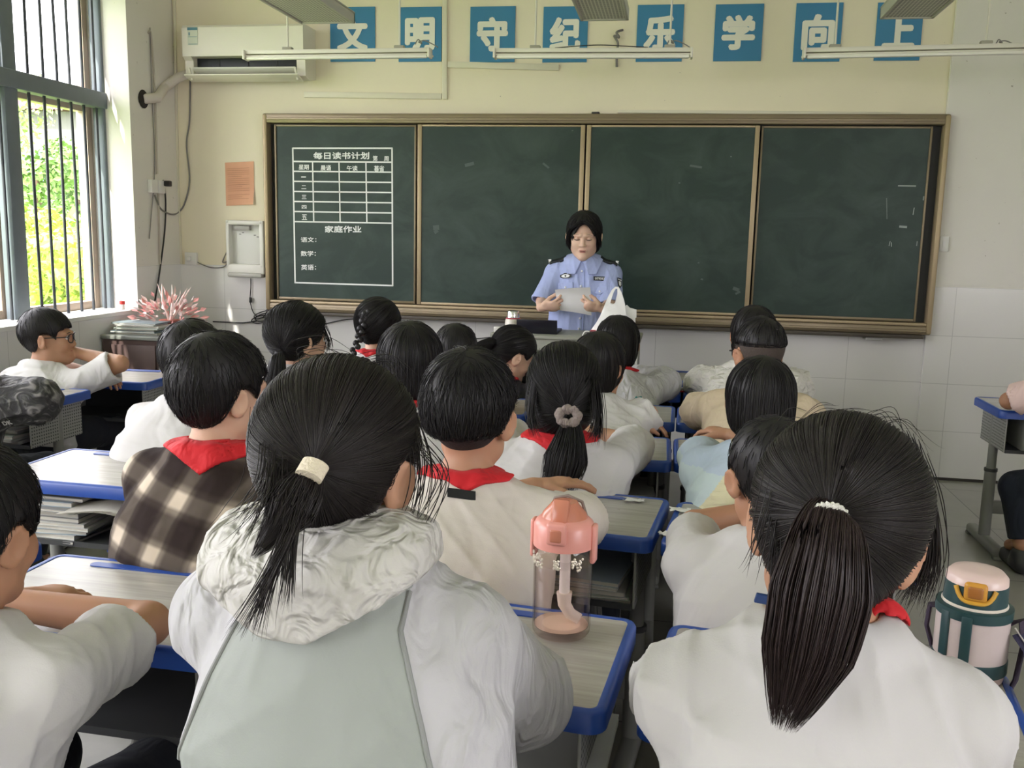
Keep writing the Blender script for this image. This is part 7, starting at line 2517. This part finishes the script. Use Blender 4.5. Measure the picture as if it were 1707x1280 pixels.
# ---- the policewoman
def who_officer():
    s = 1.07
    H = hd(975, 353, 5.10, s, 0.016)
    X0 = H[0]
    lw, rw = at_y(919, 514, LY + 0.20), at_y(985, 516, LY + 0.20)
    lw = at_y(902, 512, -0.755); rw = at_y(1006, 514, -0.755)
    le = at_y(905, 503, -0.56); re = at_y(1018, 507, -0.56)
    # facing the class: her right side is at the picture's left
    p = person('officer', H, 180 + 2, 10, 0, 180, s, 0.0042, 'woman in a light blue police shirt reading from a sheet behind the lectern', shirt=W_blue, sleeve='short', sleeve_len=1.02, slack=0.018, fold=0.006, stand=True, pelvis=np.array([H[0] + 0.0, H[1] + 0.06, 0.80]),
               elbows=(re, le), wrists=(rw, lw),
               hands=(np.array([-0.85, -0.35, 0.12]), np.array([0.85, -0.35, 0.12])), palms=(np.array([-0.5, 0.5, 0.6]), np.array([0.5, 0.5, 0.6])), seat=False, skinm=M_skin4, sh_w=0.142, sh_drop=0.058, mats_eye=False, thumb=0.25, curl=1.2, hip=0.95)
    hair(p, 0.014, ((-0.11, -0.085), (-0.04, -0.085), (-0.005, -0.062), (0.012, -0.040), (0.028, -0.015), (0.042, 0.015), (0.054, 0.045), (0.075, 0.076), (0.12, 0.082)), 900, 0.0012, 'fall', length=(0.08, 0.13), part=True, lift=0.002, jit=0.08, whorl=(0.0, 0.03, 0.12), low=0.003)
    sg = lambda x, y, z: T_(p, x, y, z)
    fr = []
    for k in range(70):
        x0 = p.rg.uniform(-0.012, 0.012)
        for sgn in (-1, 1):
            fr.append([sg(x0, 0.086 + p.rg.uniform(-.004, .003), 0.092), sg(sgn * 0.032 + x0, 0.098, 0.080 + p.rg.uniform(-.004, .004)), sg(sgn * 0.064, 0.080, 0.050), sg(sgn * (0.080 + p.rg.uniform(0, .005)), 0.044, 0.008 + p.rg.uniform(-.02, .01)), sg(sgn * 0.084, 0.015, -0.045)])
    wisps(p, fr, 0.0016, name='fringe')
    # lowered lids, brows and lips
    lo = lambda x, y, z: sg(x, y, z) - p.off
    for x in (-1, 1):
        MB().ball(lo(x * 0.030, 0.0772, 0.005), 0.0104 * s, 12).build('eyelid', M_skin4, p.root)
        MB().tube([lo(x * 0.0150, 0.0855, 0.0010), lo(x * 0.024, 0.0880, -0.0015), lo(x * 0.034, 0.0872, -0.0020), lo(x * 0.0455, 0.0800, 0.0005)], [0.0012, 0.0022, 0.0026, 0.0014], 6).build('eyelashes', M_brow, p.root)
        MB().tube([lo(x * 0.015, 0.0915, 0.0255), lo(x * 0.030, 0.0900, 0.0275), lo(x * 0.046, 0.081, 0.0225)], [0.0012, 0.0020, 0.0010], 6, flat=0.6).build('eyebrow', mat('soft_brow', (0.16, 0.10, 0.075), 0.8), p.root)
    Rm = Matrix([list(r) for r in p.R])
    MB().ball(lo(0, 0.0900, -0.0545), np.array([0.0190, 0.0042, 0.0024]) * s, 14, Rm).ball(lo(0, 0.0880, -0.0620), np.array([0.0160, 0.0046, 0.0032]) * s, 14, Rm).build('lips', M_lip, p.root)
    MB().ball(lo(0, 0.0905, -0.0582), np.array([0.0160, 0.0036, 0.0018]) * s, 12, Rm).build('mouth', mat('mouth_dark', (0.10, 0.025, 0.025), 0.5), p.root)
    Nk, X, Y = p.N, p.X, p.Y
    # open shirt collar: two leaves
    nd = nv(p.H + p.R @ (np.array([0, -0.022, -0.060]) * s) - Nk)
    for sgn in (-1, 1):
        def leaf(P, sgn=sgn):
            q = P - (Nk + np.array([0, 0, 0.018])); x, y, z = (q @ X) * sgn, q @ Y, q[:, 2]
            stand_ = np.hypot(x, y - 0.004) - 0.066
            front = np.maximum.reduce([x - 0.088 - 0.35 * (z + 0.06), -x + 0.006 + 0.45 * (-z - 0.012), -z - 0.078, z - 0.03])
            sh_ = np.abs(p.cloth(P) - 0.006) - 0.0042
            lp = np.maximum(sh_, np.where(y > 0.0, front, np.maximum(np.hypot(x, y) - 0.094, np.maximum(-z - 0.06, -x))))
            return smax(lp, -x, 0.002)
        g = Field(); g.ops = [('u', leaf, 0.0, Nk - np.array([0.13, 0.13, 0.10]), Nk + np.array([0.13, 0.15, 0.07]))]
        V, F = g.mesh(0.004)
        raw_obj('collar', V - p.off, F, W_blue, p.root)
    # black epaulettes with silver slides
    M_ep = mat('black_epaulette', (0.010, 0.014, 0.016), 0.6)
    for i in (0, 1):
        sgn = (-1, 1)[i]
        a = Nk + X * sgn * 0.088 + np.array([0, 0, -0.012]); b = p.S[i] + X * sgn * 0.036 + np.array([0, 0, 0.04])
        u = nv(b - a)

        def ep(P, a=a, u=u, b=b):
            q = P - a; t = q @ u; L_ = np.linalg.norm(b - a)
            return np.maximum.reduce([-t, t - L_, np.abs(q @ Y - 0.012) - 0.034 + 0.010 * t / L_, -(q[:, 2] + 0.075)])
        c_ = (a + b) / 2
        o = patch(p, ep, 'epaulette', M_ep, 0.006, 0.005, c_ - 0.11, c_ + 0.11, 0.004)
        mb = MB()
        q = p.cloth.snap((a + (b - a) * 0.86 + Y * 0.012)[None], 0.013, 5)[0]
        for k in (-1, 0, 1):
            mb.box(q - p.off + u * 0.005 * k, (0.004, 0.004, 0.018), bev=0.0008)
            mb.box(q - p.off + u * 0.005 * k + np.array([0, 0, 0.006 * k]), (0.011, 0.003, 0.0028), bev=0.0005)
        mb.build('rank_mark', mat('silver_mark', (0.75, 0.75, 0.76), 0.3, 0.5), o)
    M_wht = mat('white_thread', (0.72, 0.73, 0.74), 0.6)

    on_chest = lambda px, py: on_cloth(p, px, py, 4.55)
    Uh = 5.0 / FPX                                                       # metres in a pixel there

    def plate(outline, px, py, name, m, par=None, off=0.003, th=0.002, k=Uh):
        c, n, ux, uz = on_chest(px, py)
        o = MB().poly([c + n * off + ux * a * k + uz * b * k for a, b in outline], n * th).build(name, m, par or p.root, 30)
        return o, c + n * (off + th + 0.0004), n, ux, uz
    bd = [(-10.5, -2.0), (-10.5, 2.2), (-5, 3.6), (-2.5, 5.2), (2.5, 5.2), (5, 3.6), (10.5, 2.2), (10.5, -2.0), (5, -4.2), (-5, -4.2)]
    o, c, n, ux, uz = plate(bd, 943.5, 460, 'chest_badge', M_ep)
    MB().poly([c + (ux * a + uz * b) * Uh for a, b in ((-8.6, 0), (-5, 2.2), (-1.5, 2.8), (1.5, 2.8), (5, 2.2), (8.6, 0), (5, -2.4), (0, -3), (-5, -2.4))], n * 0.0008).build('badge_wings', M_wht, o, 0)
    MB().poly([c + n * 0.001 + (ux * a + uz * b) * Uh for a, b in ((-1.5, 1.4), (1.5, 1.4), (1.6, -0.4), (0, -2.2), (-1.6, -0.4))], n * 0.0008).build('badge_shield', M_ep, o, 0)
    o, c, n, ux, uz = plate([(-11, -3.6), (11, -3.6), (11, 3.6), (-11, 3.6)], 999.5, 464.5, 'number_plate', M_ep)
    mb = MB(); write(mb, '079582', c + (ux * -8.8 - uz * 2.0) * Uh, ux, uz, 17.6 * Uh, 4.0 * Uh, 0.05); mb.build('number', M_wht, o, 0)
    # sleeve patch on the arm away from the windows
    o, c, n, ux, uz = plate([(-4.5, 9), (4.5, 9), (5, 3), (4, -5), (0, -10), (-4, -5), (-5, 3)], 1032, 472, 'sleeve_patch', M_ep, off=0.004)
    mb = MB().poly([c + (ux * a + uz * b) * Uh for a, b in ((-2.6, 2.5), (2.6, 2.5), (2.4, -3.5), (0, -7), (-2.4, -3.5))], n * 0.0008)
    for k in (-2.6, 0, 2.6):
        mb.poly([c + (ux * (k + a) + uz * (5.6 + b)) * Uh for a, b in ((-1, -1.2), (1, -1.2), (1, 1.2), (-1, 1.2))], n * 0.0008)
    mb.build('patch_emblem', M_wht, o, 0)
    # pockets and buttons
    for px, py in ((943, 476), (1000, 483)):
        o, c, n, ux, uz = plate([(-13, 5), (13, 5), (13, -4.5), (4, -7.0), (0, -8.5), (-4, -7.0), (-13, -4.5)], px, py, 'pocket_flap', W_blue, off=0.002, th=0.003)
        MB().ball(c + (-uz * 3.2) * Uh, (0.006, 0.004, 0.006), 10).build('button', mat('pearl_button', (0.75, 0.76, 0.80), 0.15), o)
    for px, py in ((970, 452), (968, 477), (967, 531), (965, 548)):
        hit = on_chest(px, py)
        if not hit: continue
        c, n, ux, uz = hit
        MB().ball(c + n * 0.003, (0.0062, 0.004, 0.0062), 10).build('button', mat('pearl_button', (0.75, 0.76, 0.80), 0.15), p.root)
    # front placket edge
    pts = []
    for py in (450, 458, 468, 482, 500, 520, 540, 556):
        hit = on_chest(974 - (py - 446) * 0.02, py)
        if hit: pts.append(hit[0] + hit[1] * 0.001)
    MB().tube(pts, 0.0022, 6).build('placket', W_blue, p.root)
    # dark undershirt in the open collar
    c = Nk + Y * 0.058 + np.array([0, 0, -0.012])
    MB().ball(c - p.off, (0.022, 0.012, 0.022), 12).build('undershirt', mat('black_undershirt', (0.012, 0.012, 0.016), 0.8), p.root)
    # the sheet of paper in her hands, a thing of its own
    q = [at_y(*a, -0.80) for a in ((925, 483), (984, 479), (987, 521), (933, 516))]
    q[2] = at_y(986, 526, -0.76); q[3] = at_y(930, 517, -0.76)
    mb = MB(); n_ = 10; V = []
    for j in range(n_ + 1):
        for i in range(n_ + 1):
            u, v = i / n_, j / n_
            x = (q[0] * (1 - u) + q[1] * u) * (1 - v) + (q[3] * (1 - u) + q[2] * u) * v
            V.append(x + np.array([0, -0.012 * math.sin(PI * u) + 0.006 * math.sin(2 * PI * v), 0.004 * math.sin(PI * u)]))
    mb.add(V, [(j * (n_ + 1) + i, j * (n_ + 1) + i + 1, (j + 1) * (n_ + 1) + i + 1, (j + 1) * (n_ + 1) + i) for j in range(n_) for i in range(n_)])
    tag(mb.build('paper_sheet', mat('white_sheet', (0.66, 0.66, 0.66), 0.8, **{'Transmission Weight': 0.0}), None, 60), 'white sheet of paper held by the woman in police shirt', 'paper')
    return p


def who_outside():
    b = at_d(58, 431, 24)
    h = np.array([b[0], b[1], b[2] - GZ])
    p = person('outside', h, -70, 10, 0, -60, 1.0, 0.012, 'person standing outside among the bushes, seen between the window bars', shirt=cloth('pale_shirt_outside', (0.72, 0.70, 0.62), 0.2), sleeve='short', stand=True,
               pelvis=np.array([b[0], b[1], h[2] - 0.58]), elbows=(h + np.array([-0.15, 0.1, -0.40]), h + np.array([0.2, -0.15, -0.38])), wrists=(h + np.array([0.05, 0.05, -0.46]), h + np.array([0.3, -0.3, -0.3])), seat=False, face=False, mats_eye=False, trouser=cloth('grey_trousers', (0.10, 0.11, 0.12), 0.2))
    hair(p, 0.014, HL_BOY, 0, res=0.012)
    p.root.location.z = GZ
    return p


CAST = [who_jacket, who_ponytail, who_edge, who_undercut, who_plaid, who_forearm, who_scrunchie, who_yellow, who_tan, who_quilt, who_cheek, who_teal, who_black, who_crown, who_bob, who_plait, who_lace, who_behind_plaid, who_window, who_pattern, who_aisle, who_officer, who_outside]
for make_figure in CAST:
    make_figure()
